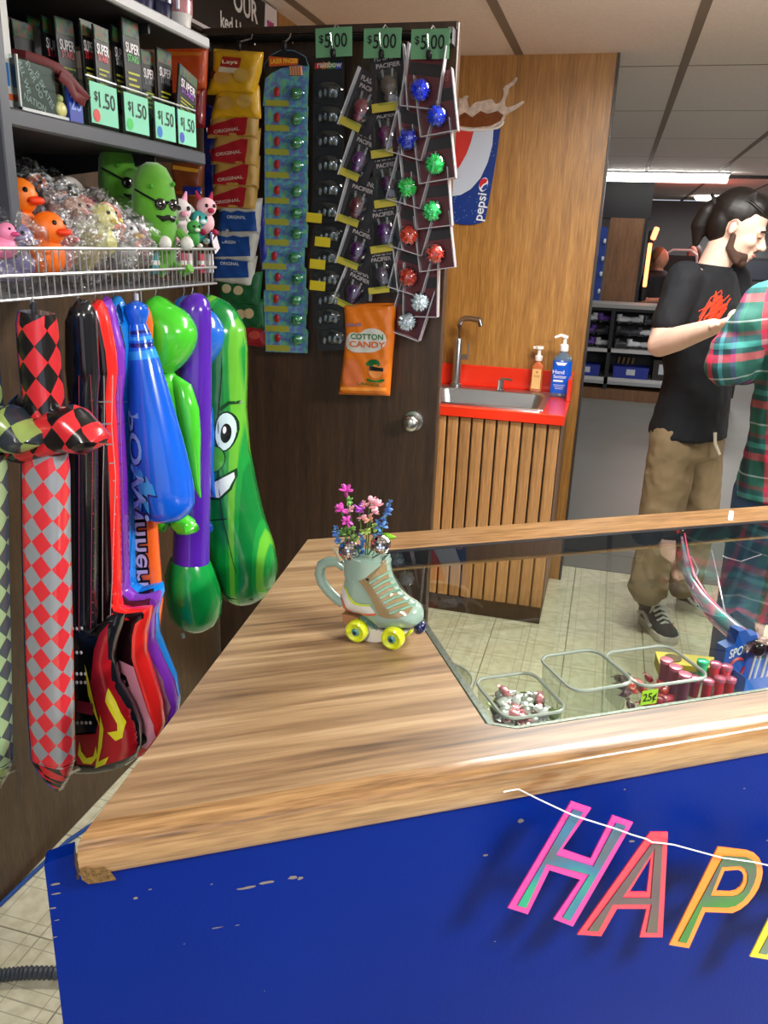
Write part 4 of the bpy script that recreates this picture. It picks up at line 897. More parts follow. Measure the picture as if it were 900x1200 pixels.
bag('chip_bag', 'upper dark green crisp bag with printed chips beside the inflatable pickle', [(256, 322), (308, 318), (304, 360), (258, 356)], 2.343, GRNB, .014, [('printed_chip', circ(268, 338, 5.5, 5.5, 12), (190, 176, 140), .002), ('printed_chip', circ(282, 340, 6, 5.5, 12), (196, 180, 140), .003)])
bag('chip_bag', 'lower dark green crisp bag just above the small red bag', [(264, 348), (311, 350), (312, 387), (268, 384)], 2.35, GRNB, .012, [('printed_chip', circ(284, 368, 6, 6, 12), (196, 176, 130), .002), ('printed_chip', circ(294, 367, 6, 6, 12), (190, 170, 130), .003)])
bag('chip_bag', 'small red crisp bag at the very bottom of the bag column', [(282, 376), (314, 378), (313, 407), (285, 404)], 2.358, (140, 20, 34), .010, [('printed_chip', circ(300, 392, 7, 5, 12), (180, 70, 60), .002)])
# packs hanging on the left wall beyond the shelf
for k, (q, col, lb) in enumerate([([(192, 54), (244, 56), (242, 104), (196, 110)], (190, 70, 18), 'bright orange snack bag behind the shelf end, topmost'), ([(205, 104), (242, 100), (240, 150), (206, 150)], (130, 16, 26), 'dark red snack bag half hidden by the star packs'),
        ([(200, 186), (240, 192), (236, 222), (203, 224)], (120, 58, 24), 'brown snack bag beside the plush pickles, upper'), ([(200, 214), (238, 220), (237, 250), (200, 250)], (124, 62, 26), 'brown snack bag beside the plush pickles, lower')]):
    bag('snack_bag', lb, q, 2.20+.02*k, col, .016, [('yellow_print', [(q[0][0]+6, q[0][1]+8), (q[1][0]-4, q[1][1]+7), (q[1][0]-5, q[1][1]+11), (q[0][0]+6, q[0][1]+13)], (200, 110, 30) if k != 2 else (210, 150, 40), .002)], [])
for k, (q, lb) in enumerate([([(214, 218), (236, 219), (236, 228), (214, 229)], 'flat blue strip bag between the two brown bags'), ([(238, 120), (252, 126), (253, 238), (240, 244)], 'tall dark blue bag at the corner beside the red bags'), ([(300, 240), (312, 238), (314, 300), (306, 312)], 'blue bag edge showing behind the blue and white bags')]):
    bag('snack_bag', lb, q, 2.30+.015*k if k != 0 else 2.21, (18, 36, 130), .008)
# colour blister cards
def uvn(q): return None
PR = NT('lens_print'); tc = PR.n('ShaderNodeTexCoord'); nz = PR.n('ShaderNodeTexNoise', i_Scale=55., i_Detail=2.); PR.l(tc.outputs['Object'], nz.inputs['Vector']); cr = PR.n('ShaderNodeValToRGB'); e = cr.color_ramp.elements
e[0].position = .32; e[0].color = lin((112, 96, 150)); e[1].position = .7; e[1].color = lin((110, 170, 90)); x = e.new(.45); x.color = lin((80, 120, 176)); x = e.new(.56); x.color = lin((90, 160, 160))
PR.l(nz.outputs[0], cr.inputs[0]); PR.l(cr.outputs[0], PR.b.inputs['Base Color']); PR.b.inputs['Roughness'].default_value = .35; PR.b.inputs['Coat Weight'].default_value = .4; PRM = PR.m
BLIS = glass('blister', (225, 235, 238), .05, .10)
def plate(mb, pts, y0, y1, mi=0): return mb.prism(pts, y0, y1, mi, fn=lambda u, v, w: (u, w, v))
bot = [127, 156, 184, 211, 241, 266, 290, 318, 343, 368, 391, 414]
for k in range(12):
    yb = bot[k]; yt = (bot[k-1]-6) if k else 57; xs = (310, 361) if k < 7 else (309+(k % 3), 359+(k % 2)*2); Y = 2.30+.004*k
    if k in (7,): xs = (307, 357)
    cx, cy = (xs[0]+xs[1])/2, (yt+yb)/2
    o = thing('toy_card', 'finger-light toy card, %s' % ('topmost, with black rounded header' if k == 0 else ['second from the top', 'third from the top', 'fourth from the top', 'fifth from the top', 'sixth from the top', 'seventh from the top', 'fifth from the bottom', 'fourth from the bottom', 'third from the bottom', 'second from the bottom', 'lowest of its strip'][k-1]), 'toy', aty(cx, cy, Y), group='finger light cards on the door')
    D = lambda pts: pxo(pts, Y, o)
    plate(MB(), D([(xs[0], yt+4), (xs[0]+3, yt), (xs[1]-3, yt), (xs[1], yt+4), (xs[1]-1, yb), (xs[0], yb-2)] if k else [(311, 90), (309, 76), (318, 64), (330, 58), (345, 59), (358, 66), (362, 78), (360, 127), (308, 124)]), 0, .002).build('card', PRM, o, smooth=False)
    if k == 0:
        plate(MB(), D([(311, 92), (310, 76), (318, 65), (330, 59), (345, 60), (358, 67), (361, 78), (350, 76), (330, 80), (318, 86)]), -.001, 0).build('black_header', M((20, 20, 22), .4), o, smooth=False)
        plate(MB(), D([(315, 66), (350, 69), (349, 76), (316, 78)]), -.0016, -.001).build('orange_title_band', M((190, 80, 20), .4), o, smooth=False)
        t = MB(); u0, w0 = D([(333, 72)])[0]; put_text(t, 'LASER FINGER', .016, lambda u, v: (u0+u, -.0022, w0+v), bold=.02, w=.078); t.build('lettering', M((240, 190, 60), .4), o, smooth=False)
        t = MB()
        for a in range(5): u0, w0 = D([(341+a*3, 82)])[0]; t.tube([(u0, -.004, w0+.008), (u0+.002, -.006, w0-.014)], .0035, seg=6)
        t.build('printed_fingers', M((190, 130, 96), .5), o)
    gy = yb-16 if k else 110
    plate(MB(), D([(xs[0]+1, yb-10), (xs[0]+28, yb-9), (xs[0]+29, yb-2), (xs[0]+1, yb-3)]), -.0012, 0).build('yellow_label', M((150, 152, 54), .4), o, smooth=False)
    u, w_ = D([(xs[0]+15, gy-2)])[0]; MB().ell((u, -.004, w_), (.009, .005, .013), seg=8, rings=6).build('red_toy', M((150, 30, 34), .3), o)
    u, w_ = D([(xs[0]+38, gy)])[0]; MB().ell((u, -.005, w_), (.017, .008, .015), seg=10, rings=6).build('green_toy', M((24, 130, 70), .2, coat=.5), o)
    MB().ell((u-.01, -.002, w_+.001), (.033, .018, .020), seg=12, rings=8).build('blister', BLIS, o)
    if k == 0: clip(o, 334, 56, Y)
# black cards
for k in range(12):
    tops = [66, 122, 149, 177, 206, 236, 263, 290, 316, 342, 363, 384][k]; yb = [122, 150, 178, 207, 236, 262, 290, 316, 341, 364, 386, 410][k]
    dx = [0, 0, 0, 0, 0, -1, 1, -1, -1, 0, 0, 5][k]; x0, x1 = 367+dx, 403+dx; Y = 2.335-.003*k
    lab = k in (5, 6, 7, 8)
    o = thing('toy_card', ('black toy card with a yellow sticker, %s of four' % ['top', 'second', 'third', 'lowest'][k-5]) if lab else 'black toy card with clear moulded toy, %s' % (['topmost, with bright lettering', 'second from top of its strip', 'third from top', 'fourth from top', 'fifth from top'][k] if k < 5 else ['above two others', 'second from bottom', 'lowest, askew'][k-9]), 'toy', aty((x0+x1)/2, (tops+yb)/2, Y), group='black toy cards on the door')
    D = lambda pts: pxo(pts, Y, o); sk = 2 if k == 11 else 0
    plate(MB(), D([(x0, tops), (x1+sk, tops+sk), (x1, yb), (x0, yb-1+sk)]), 0, .002).build('card', M((34, 36, 40), .35, coat=.3), o, smooth=False)
    if k == 0:
        for a, (c_, xx) in enumerate((((190, 40, 40), 373), ((200, 130, 30), 381), ((50, 140, 60), 389), ((60, 80, 180), 397))): plate(MB(), D([(xx-4, 74), (xx+4, 73), (xx+4, 80), (xx-4, 81)]), -.001, 0).build('colour_block', M(c_, .4), o, smooth=False)
        t = MB(); u0, w0 = D([(386, 76)])[0]; put_text(t, 'rainbow', .02, lambda u, v: (u0+u, -.0022, w0+v), bold=.02, w=.07); t.build('lettering', M((220, 210, 200), .4), o, smooth=False)
    cyk = yb-14
    for a in (-9, -3, 3, 9): u, w_ = D([(385+dx+a, cyk+abs(a)*.3)])[0]; MB().ell((u, -.006, w_), (.006, .006, .010), seg=8, rings=6).build('clear_bead', M((120, 124, 130), .1, .3, coat=.6), o)
    u, w_ = D([(385+dx, cyk-2)])[0]; MB().ell((u, -.002, w_), (.042, .016, .024), seg=14, rings=8).build('blister', BLIS, o)
    if lab:
        xx = [x0-6, x0+2, x0-2, x0-2][k-5]; plate(MB(), D([(xx+2, yb-13), (xx+20, yb-11), (xx+19, yb), (xx+1, yb-2)]), -.018, -.0172).build('yellow_sticker', M((196, 178, 30), .5), o, smooth=False)
    if k == 0: clip(o, 390, 63, Y)
# tilted cards in two zigzag strips
def tcard(nm, label, cx, cy, rot, w_, h_, Y, group):
    o = thing(nm, label, 'toy', aty(cx, cy, Y), group=group); o.rotation_euler.y = math.radians(rot)
    return o, w_/950*2.62, h_/950*2.62
lant = [(456, 95, -7, 36, 56), (427, 121, 22, 32, 54), (452, 152, -8, 32, 52), (424, 182, 20, 30, 50), (455, 210, -9, 32, 54), (421, 236, 16, 34, 50), (451, 266, -10, 34, 50), (421, 288, 18, 34, 48), (448, 317, -9, 32, 46), (417, 338, 22, 34, 46)]
WE_ = glass('package_edge', (240, 240, 240), .1, .3)
for k, (cx, cy, rot, w_, h_) in enumerate(lant):
    o, W, H_ = tcard('toy_card', 'black flashing toy card with purple toy, %s of left zigzag' % ['topmost', 'second', 'third', 'fourth', 'fifth', 'sixth', 'seventh', 'eighth', 'ninth', 'lowest'][k], cx, cy, rot, w_, h_, 2.29+.0035*k, 'flashing toy cards on the door')
    plate(MB(), [(-W/2, -H_/2), (W/2, -H_/2), (W/2*.93, H_/2), (-W/2*.93, H_/2)], 0, .002).build('card', M((38, 34, 40), .35, coat=.3), o, smooth=False)
    t = MB(); put_text(t, 'FLASHING', .017, lambda u, v: (u, -.0014, H_*.36+v), bold=.02, w=W*.72); put_text(t, 'PACIFIER', .015, lambda u, v: (u, -.0014, H_*.24+v), bold=.02, w=W*.66); t.build('lettering', M((190, 180, 180), .4), o, smooth=False)
    toyc = [(110, 90, 80), (150, 50, 70), (110, 30, 90), (100, 30, 110), (80, 30, 80), (110, 40, 50), (90, 30, 110), (80, 24, 90), (90, 70, 90), (80, 40, 90)][k]
    MB().ell((0, -.014, -H_*.08), (W*.22, .013, W*.24), seg=12, rings=8).ell((0, -.010, -H_*.26), (W*.16, .01, W*.12), seg=10, rings=6).build('toy', M(toyc, .15, coat=.6), o)
    for s in (-1, 1): MB().tube([(s*W*.12, -.012, H_*.04), (s*W*.14, -.014, H_*.17)], .0035, seg=6).build('toy_handle', M((180, 176, 180), .15, .3), o)
    MB().loft([((0, -.014, H_*.19), W*.05, .006), ((0, -.014, H_*.1), W*.32, .016), ((0, -.014, -H_*.3), W*.36, .018), ((0, -.014, -H_*.38), W*.3, .014)], seg=12, up=(0, 1, 0)).build('blister', BLIS, o)
    plate(MB(), [(-W*.48, -H_*.48), (W*.22, -H_*.48), (W*.22, -H_*.34), (-W*.48, -H_*.34)], -.0185, -.0178).build('yellow_label', M((186, 172, 60), .5), o, smooth=False)
    for s in ((1,) if k % 2 == 0 else (-1,)): MB().bb((s*W*.49-.0015, -.02, -H_/2), (s*W*.49+.0015, 0, H_/2)).build('clear_edge', M((200, 200, 204), .15, coat=.5), o, smooth=False)
    if k == 0: clip(o, 0, 0, 0) if False else None
ball = [(498, 104, (20, 60, 250), 'blue', -6), (513, 135, (24, 70, 250), 'blue', 10), (485, 162, (16, 50, 215), 'dark blue', -14), (511, 191, (60, 240, 120), 'green', 10), (484, 219, (56, 226, 100), 'green', -14), (508, 246, (70, 240, 130), 'green', 8), (486, 275, (250, 70, 44), 'red', -14), (511, 296, (250, 84, 64), 'red', 10), (485, 324, (226, 60, 40), 'red', -14), (495, 352, (236, 236, 240), 'clear white', 2), (484, 376, (220, 220, 226), 'clear white', -16)]
for k, (cx, cy, col, cn, rot) in enumerate(ball):
    cyc = cy-13; o, W, H_ = tcard('toy_card', '%s spiky ball in a clear pack, %s down the right zigzag' % (cn, ['first', 'second', 'third', 'fourth', 'fifth', 'sixth', 'seventh', 'eighth', 'ninth', 'tenth', 'eleventh'][k]), cx, cyc, -rot, 38, 54, 2.285+.005*k, 'light-up ball packs on the door')
    plate(MB(), [(-W/2, -H_/2), (W/2, -H_/2), (W*.42, H_/2), (-W*.42, H_/2)], 0, .002).build('card', M((104, 26, 34), .4, coat=.3), o, smooth=False)
    plate(MB(), [(-W*.43, H_*.02), (W*.43, H_*.02), (W*.42, H_*.22), (-W*.42, H_*.22)], -.001, 0).build('black_band', M((28, 22, 24), .4), o, smooth=False)
    t = MB(); put_text(t, 'FLASHING', .015, lambda u, v: (u, -.0016, H_*.36+v), bold=.01, w=W*.66); t.build('lettering', M((176, 90, 70), .4), o, smooth=False)
    r0 = .028; bm_ = MB(); rr = random.Random(k)
    core = MB().ell((0, -.03, -H_*.22), r0*.72, seg=10, rings=8)
    for a in range(90):
        d = V((rr.gauss(0, 1), rr.gauss(0, 1), rr.gauss(0, 1))).normalized(); s = d.orthogonal().normalized()*.0065; s2 = d.cross(s); c_ = V((0, -.03, -H_*.22)); b0 = c_+d*r0*.5
        core.add([b0+s, b0-s*.5+s2*.8, b0-s*.5-s2*.8, c_+d*r0*.98], [(0, 1, 3), (1, 2, 3), (2, 0, 3)])
    core.build('spiky_core', M(col, .25, coat=.5), o, smooth=False)
    MB().ell((0, -.03, -H_*.22), r0*1.05, seg=18, rings=12).build('clear_ball', BLIS, o)
    for s in (-1, 1): MB().bb((s*W*.47-.0012, -.03, -H_/2), (s*W*.47+.0012, 0, H_/2*.98)).build('clear_edge', M((176, 172, 178), .15, coat=.5), o, smooth=False)
    MB().bb((-W*.47, -.03, -H_/2-.001), (W*.47, 0, -H_/2+.0015)).build('clear_base', M((186, 176, 184), .15, coat=.5), o, smooth=False)
# price cards on the rail
PGN = M((104, 160, 118), .6)
for k, (x, y, rt) in enumerate(((391, 49.5, -.03), (448, 50.5, 0), (504, 51.5, .0))):
    o = thing('price_card', 'green five dollar price card above the %s' % ('black toy cards, leftmost of three', 'flashing-light toy cards, middle of three', 'light-up balls, rightmost of three')[k], 'price card', aty(x, y, 2.268)); o.rotation_euler.y = rt
    MB().bb((-.050, 0, -.034), (.050, .0012, .034)).build('card', PGN, o, smooth=False)
    t = MB(); put_text(t, '5.00', .046, lambda u, v: (u+.006, -.001, v+.002), bold=.012, w=.062); put_text(t, '$', .026, lambda u, v: (u-.034, -.001, v+.008), bold=.012); t.build('lettering', M((14, 20, 16), .6), o, smooth=False)
    MB().box((.0, -.006, -.026), (.014, .014, .022), bev=.004).build('clip', M((14, 14, 16), .4), o)
    MB().tube([(-.004, -.004, -.016), (-.006, -.006, .02), (0, .02, .045), (.006, .07, .035)], .002, seg=6).build('hook', M((200, 200, 205), .2, .9), o)
# cotton candy bag
o, pf = bag('candy_bag', 'orange cotton candy bag hanging alone below the flashing toy cards', [(403, 356), (464, 355), (463, 390), (460, 425), (457, 464), (397, 462), (402, 425), (405, 392)], 2.315, (214, 112, 22), .022,
    [('white_cloud', smooth_poly([(408, 395), (414, 388), (424, 390), (432, 384), (444, 384), (454, 390), (456, 400), (450, 408), (440, 412), (428, 412), (416, 412), (408, 406)], 1), (200, 196, 190), .002),
     ('salmon_swirl', smooth_poly([(406, 422), (418, 418), (427, 430), (430, 445), (424, 452), (404, 452)], 1), (206, 108, 60), .002),
     ('green_cap', smooth_poly([(430, 426), (436, 420), (446, 420), (449, 428), (440, 429)], 1), (22, 90, 40), .003), ('black_glasses', [(436, 428), (452, 430), (452, 434), (436, 433)], (20, 18, 18), .0045),
     ('peach', circ(443, 434, 8, 8), (226, 140, 70), .003), ('green_leaf', smooth_poly([(432, 441), (442, 445), (453, 442), (453, 447), (433, 446)], 1), (30, 110, 40), .004), ('bottom_band', [(402, 452), (455, 453), (455, 457), (401, 456)], (240, 150, 60), .002)],
    [('COTTON', 433, 394, 38, .022, (30, 110, 50), .03), ('CANDY', 433, 403, 42, .024, (206, 96, 30), .03), ('ORANGE', 434, 449, 26, .011, (30, 100, 40), 0), ('GIANT', 418, 380, 18, .012, (90, 110, 160), .05)], cat='candy bag')
MB().bb((-.004, -.004, 0), (.004, .004, .02)).build('peg', M((190, 190, 195), .3, .9), o, (0, .01, .135))
# ---------------------------------------------------------------- star packs and bins on the lower shelf
SZ = 1.6935
def onshelf(x, y, X, z=SZ): p = atx(x, y, X); return p
binx = [(104, 139), (144, 175), (180, 206), (207, 230)]
dots = [(200, 60, 60), (60, 190, 90), (40, 110, 190), (70, 80, 190)]
CLR = glass('clear_bin', (232, 240, 238), .02, .08)
for k, (a, b) in enumerate(binx):
    ya = atx(a, 140+k*8, -.862).y; yb = atx(b, 145+k*8, -.862).y
    o = thing('clear_bin', 'clear acrylic bin with a $1.50 card and %s dot' % ('red', 'green', 'mid blue', 'violet blue')[k], 'bin', (-.862, ya, SZ)); w_ = yb-ya
    for nm, lo_, hi_ in (('front_wall', (-.002, 0, 0), (0, w_, .075)), ('side_wall', (-.16, 0, 0), (0, .002, .085)), ('side_wall', (-.16, w_-.002, 0), (0, w_, .085)), ('bottom', (-.16, .002, 0), (-.002, w_-.002, .002))):
        MB().bb(lo_, hi_).build(nm, CLR, o, smooth=False)
    MB().tube([(0, 0, .075), (0, w_, .075)], .0016, seg=5).build('rim', M((200, 205, 205), .2), o)
    hgt = .062
    MB().bb((.0005, w_*.08, .006), (.0015, w_*.97, .006+hgt)).build('price_card', M((128, 206, 176), .6), o, smooth=False)
    t = MB(); put_text(t, '1.50', .034, lambda u, v: (.0022, w_*.58+u, .042+v), bold=.01, w=w_*.54); put_text(t, '$', .02, lambda u, v: (.0022, w_*.25+u, .047+v), bold=.01); t.build('lettering', M((20, 26, 24), .6), o, smooth=False)
    c = MB(); n = 14; c.add([(.0024, w_*.24+w_*.11*math.cos(2*PI*q/n), .018+.010*math.sin(2*PI*q/n)) for q in range(n)], [tuple(range(n))]); c.build('round_sticker', M(dots[k], .5), o, smooth=False)
pcol = NT('rainbow_header'); tc = pcol.n('ShaderNodeTexCoord'); nz = pcol.n('ShaderNodeTexNoise', i_Scale=70.); pcol.l(tc.outputs['Object'], nz.inputs['Vector']); cr = pcol.n('ShaderNodeValToRGB'); e = cr.color_ramp.elements
e[0].position = .35; e[0].color = lin((120, 20, 24)); e[1].position = .62; e[1].color = lin((20, 30, 60)); x = e.new(.5); x.color = lin((20, 90, 40)); pcol.l(nz.outputs[0], cr.inputs[0]); pcol.l(cr.outputs[0], pcol.b.inputs['Base Color'])
def starpack(x, y_top, y_bot, wpx, X, lean, label, tcol, txt=True):
    pb = atx(x, y_bot, X); pt_ = atx(x, y_top, X); H_ = pt_.z-pb.z; W = (atx(x+wpx, y_bot, X).y-pb.y)
    o = thing('star_pack', label, 'toy', pb, group='black toy packs standing on the lower shelf'); o.rotation_euler.x = lean
    f = lambda u, v, w: (w, u, v)
    MB().prism([(-W/2, 0), (W/2, 0), (W/2, H_), (-W/2, H_)], -.004, .0, fn=f).build('pack', M((14, 14, 16), .45, coat=.15), o, smooth=False)
    MB().prism([(-W*.47, H_*.82), (W*.47, H_*.82), (W*.47, H_*.98), (-W*.47, H_*.98)], 0, .0008, fn=f).build('colour_header', pcol.m, o, smooth=False)
    if txt:
        t = MB(); put_text(t, 'SUPER', .022, lambda u, v: (.0014, u, H_*.70+v), bold=.02, w=W*.8); t.build('lettering', M((226, 220, 224), .4), o, smooth=False)
        t = MB(); put_text(t, 'STARS', .016, lambda u, v: (.0014, u, H_*.60+v), bold=.02, w=W*.66); t.build('coloured_lettering', M(tcol, .4), o, smooth=False)
    t = MB()
    for q, s in ((.44, .7), (.38, .5), (.32, .66), (.26, .5)): t.add([(.0012, -W*.35, H_*q), (.0012, -W*.35+W*s, H_*q), (.0012, -W*.35+W*s, H_*(q+.022)), (.0012, -W*.35, H_*(q+.022))], [(0, 1, 2, 3)])
    t.build('yellow_print', M((176, 176, 40), .5), o, smooth=False)
    return o
order = ['first', 'second', 'third', 'fourth', 'fifth', 'sixth', 'seventh', 'eighth', 'ninth', 'tenth', 'eleventh', 'twelfth', 'thirteenth']
for k, (x, yt, yb, w_, X, ln, tc_) in enumerate([(22, 24, 128, 24, -1.0, 0, (200, 60, 60)), (38, 30, 128, 22, -.98, .05, (200, 60, 60)), (52, 24, 122, 22, -1.02, 0, (200, 60, 60)), (68, 26, 125, 24, -.97, -.04, (210, 80, 90)), (86, 26, 128, 20, -.95, .06, (200, 60, 60)),
        (110, 28, 126, 15, -.90, .03, (210, 50, 60)), (124, 34, 124, 16, -.885, .0, (214, 60, 70)), (144, 34, 136, 15, -.90, -.02, (200, 200, 200)), (160, 26, 138, 18, -.885, .03, (70, 170, 80)), (178, 62, 150, 14, -.92, .04, (120, 120, 130)), (196, 60, 150, 16, -.91, 0, (120, 120, 130)), (217, 80, 150, 20, -.885, -.22, (150, 80, 190))]):
    o = starpack(x, yt, yb, w_, X, ln, 'black star toy pack with rainbow header, %s from the left on the lower shelf' % order[k], tc_, k > 2)
    if o.location.z < SZ:
        o.location.z = SZ+.003
# clear box with a dark printed pack, lanyard and small goods
cbx = thing('clear_box', 'clear box of black skate stickers at the left end of the lower shelf', 'box', (-.862, atx(24, 128, -.862).y, SZ)); w_ = atx(86, 140, -.862).y-cbx.location.y
MB().bb((-.02, .004, 0), (-.003, w_*.72, .068)).build('printed_sleeve', M((40, 44, 46), .3, coat=.4, noise=.6, nscale=60), cbx, smooth=False)
t = MB()
for tx, yy, zz, rt in (('ALL WE', .14, .045, -1.2), ('EVER DO', .32, .045, -1.0), ('IS SKATES', .5, .035, -.9), ('NATION', .3, .014, -.25)):
    put_text(t, tx, .013, lambda u, v: (-.0022, w_*yy+u*math.cos(rt)-v*math.sin(rt), zz+u*math.sin(rt)+v*math.cos(rt)), bold=.01)
t.build('lettering', M((190, 194, 196), .4), cbx, smooth=False)
for nm, lo_, hi_ in (('front_wall', (-.0015, 0, 0), (0, w_, .07)), ('side_wall', (-.1, 0, 0), (0, .0015, .072)), ('side_wall', (-.1, w_-.0015, 0), (0, w_, .06)), ('rim', (-.002, 0, .0), (.0015, .003, .072)), ('rim', (-.002, 0, 0), (.0015, w_, .004))):
    MB().bb(lo_, hi_).build(nm, CLR if 'wall' in nm else M((190, 195, 195), .2), cbx, smooth=False)
ld = thing('lanyard', 'dark red printed lanyard looped over the clear box and star packs', 'lanyard', atx(60, 85, -.855))
pp = [tuple(atx(x, y, X)-ld.location) for x, y, X in ((14, 64, -.90), (30, 66, -.88), (50, 72, -.87), (68, 80, -.862), (80, 90, -.858), (92, 104, -.856), (102, 116, -.856), (98, 119, -.852), (88, 112, -.852), (84, 104, -.852), (80, 96, -.854), (70, 88, -.858))]
MB().loft([(p, .0018, .008) for p in pp], seg=8, up=(0, 0, 1), pw=3).build('strap', M((90, 12, 18), .6), ld)
for k, (x, y, col, lb) in enumerate(((70, 134, (200, 196, 130), 'small pale yellow shell toy at the edge of the lower shelf'), (84, 128, (150, 156, 160), 'small clear wrapped toy beside the blue card on the lower shelf'))):
    o = thing('small_toy', lb, 'toy', (-.868, atx(x, y, -.868).y, SZ)); MB().ell((0, 0, .014), (.010, .014, .013)).build('toy_body', M(col, .3), o); MB().ell((0, .002, .03), (.006, .007, .006)).build('toy_top', M(col, .3), o)
o = thing('card_pack', 'royal blue card pack leaning on the lower shelf left of the first price card', 'pack', (-.858, atx(90, 140, -.858).y, SZ)); MB().bb((-.004, -.016, 0), (0, .018, .05)).build('pack', M((24, 50, 150), .4), o, smooth=False)
t = MB(); put_text(t, '23', .03, lambda u, v: (.001, u, .026+v), bold=.01); t.build('lettering', M((120, 150, 220), .4), o, smooth=False)
o = thing('white_carton', 'white carton with a blue and orange panel by the shelf upright', 'box', (-.875, atx(9, 120, -.875).y, SZ)); MB().bb((-.06, -.006, 0), (0, .018, .15)).build('carton', M((196, 198, 200), .5), o, smooth=False)
MB().bb((.0, -.004, .012), (.001, .016, .02)).build('orange_band', M((210, 90, 40), .5), o, smooth=False); MB().bb((.0, -.003, .03), (.001, .008, .06)).build('blue_panel', M((40, 110, 190), .5), o, smooth=False)
# tumblers on the top shelf
for k, (x, y, bc, lid, lb, sc) in enumerate(((163, 2, (24, 20, 66), (190, 180, 200), 'navy tumbler at the left end of the top shelf', 1), (185, 10, (22, 18, 60), (190, 190, 200), 'navy tumbler next to the pink one on the top shelf', 1), (208, 20, (206, 130, 140), (220, 216, 214), 'pink patterned tumbler at the end of the top shelf', 1))):
    o = thing('tumbler', lb, 'cup', (-.885, atx(x, y+12, -.885).y, 1.9095))
    MB().lathe([(.0, 0), (.025, 0), (.027, .02), (.029, .026)], mi=0).build('base', M(lid if k == 2 else bc, .3), o); MB().lathe([(.0, .024), (.030, .026), (.034, .17), (.0, .172)]).build('cup_body', M(bc, .35, noise=.35 if k == 2 else 0, nscale=60, coat=.3), o)
    MB().lathe([(.0, .172), (.036, .172), (.036, .182), (.0, .186)]).build('lid', M(lid, .3), o)
    if k == 2:
        t = MB()
        for q in range(7): a = -1.0+q*.33; t.tube([(.0315*math.cos(a), .0315*math.sin(a), .05+.02*(q % 3)), (.0325*math.cos(a+.1), .0325*math.sin(a+.1), .075+.02*(q % 3))], .0022, seg=5)
        t.build('printed_leaves', M((150, 50, 80), .5), o)
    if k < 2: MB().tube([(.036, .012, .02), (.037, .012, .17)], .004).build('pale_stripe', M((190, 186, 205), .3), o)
# ---------------------------------------------------------------- toys in the basket
FILM = glass('cellophane', (240, 242, 244), .14, .10)
def streaky(m):
    t = m.node_tree; mix = [n for n in t.nodes if n.type == 'MIX_SHADER'][0]; old = mix.inputs[0].links[0].from_socket
    tc = t.nodes.new('ShaderNodeTexCoord'); nz = t.nodes.new('ShaderNodeTexNoise'); nz.inputs['Scale'].default_value = 55; nz.inputs['Detail'].default_value = 3; nz.inputs['Distortion'].default_value = 2
    t.links.new(tc.outputs['Object'], nz.inputs['Vector']); cr = t.nodes.new('ShaderNodeValToRGB'); cr.color_ramp.elements[0].position = .50; cr.color_ramp.elements[0].color = (0, 0, 0, 1); cr.color_ramp.elements[1].position = .66; cr.color_ramp.elements[1].color = (.5, .5, .5, 1)
    ad = t.nodes.new('ShaderNodeMath'); ad.operation = 'ADD'; ad.use_clamp = True; t.links.new(nz.outputs[0], cr.inputs[0]); t.links.new(cr.outputs[0], ad.inputs[0]); t.links.new(old, ad.inputs[1]); t.links.new(ad.outputs[0], mix.inputs[0])
    bp = t.nodes.new('ShaderNodeBump'); bp.inputs['Strength'].default_value = .8; bp.inputs['Distance'].default_value = .01; t.links.new(nz.outputs[0], bp.inputs['Height'])
    for n in t.nodes:
        if n.type == 'BSDF_GLOSSY': t.links.new(bp.outputs[0], n.inputs['Normal'])
streaky(FILM)
BZ = zb+.004
def crinkle(mb, c, r, seed):
    rr = random.Random(seed); m2 = MB().ell(c, r, seg=14, rings=9)
    for v in m2.v:
        d = (v-V(c)); v += d*rr.uniform(-.16, .2)
    return mb.add(m2.v, m2.f)
def duck(label, x, y, X, s, col, beak, wrap, cat='toy', nm='rubber_duck'):
    p = atx(x, y, X); o = thing(nm, label, cat, p); b = M(col, .45)
    MB().ell((0, 0, 0), (.03*s, .036*s, .026*s)).build('body', b, o); MB().ell((.012*s, .004*s, .034*s), .021*s).build('head', b, o)
    MB().ell((.034*s, .004*s, .030*s), (.010*s, .011*s, .005*s)).build('beak', M(beak, .4), o)
    for q in (-1, 1): MB().ell((.028*s, .004*s+q*.009*s, .041*s), .0034*s, seg=8, rings=6).build('eye', M((10, 10, 12), .2), o)
    if wrap: crinkle(MB(), (0, 0, .012*s), (.05*s, .055*s, .058*s), int(x*7+y)).build('cellophane', FILM, o, smooth=False)
    return o
def fix(o, s=1): 
    if o.location.x < XW+.06: o.location.x = XW+.06
    return o
duck('large orange plush duck at the left end of the basket', 13, 266, -.90, 1.3, (240, 120, 20), (230, 60, 20), False, nm='plush_duck')
duck('orange striped toy just behind the wires at the left end', 48, 300, -.86, 1.2, (236, 110, 20), (230, 60, 20), False)
duck('small orange-red duck in a clear bag, upper left of the basket', 36, 243, -1.0, 1.0, (226, 110, 70), (226, 60, 20), True)
duck('peach duck with orange beak in a clear bag, middle of the basket', 80, 272, -.90, 1.05, (222, 160, 130), (230, 70, 20), True)
duck('pink and lilac toy face low at the left end of the basket', 3, 290, -.84, .62, (226, 130, 170), (200, 60, 120), False)
duck('purple-grey wrapped duck behind the wires at the left end', 12, 310, -.87, 1.1, (120, 110, 160), (90, 70, 110), True)
duck('pale yellow wrapped duck behind the wires, middle of the basket', 112, 283, -.87, 1.15, (216, 210, 130), (220, 190, 60), True)
duck('olive yellow wrapped duck low behind the wires', 92, 300, -.88, 1.05, (186, 176, 90), (200, 160, 60), True)
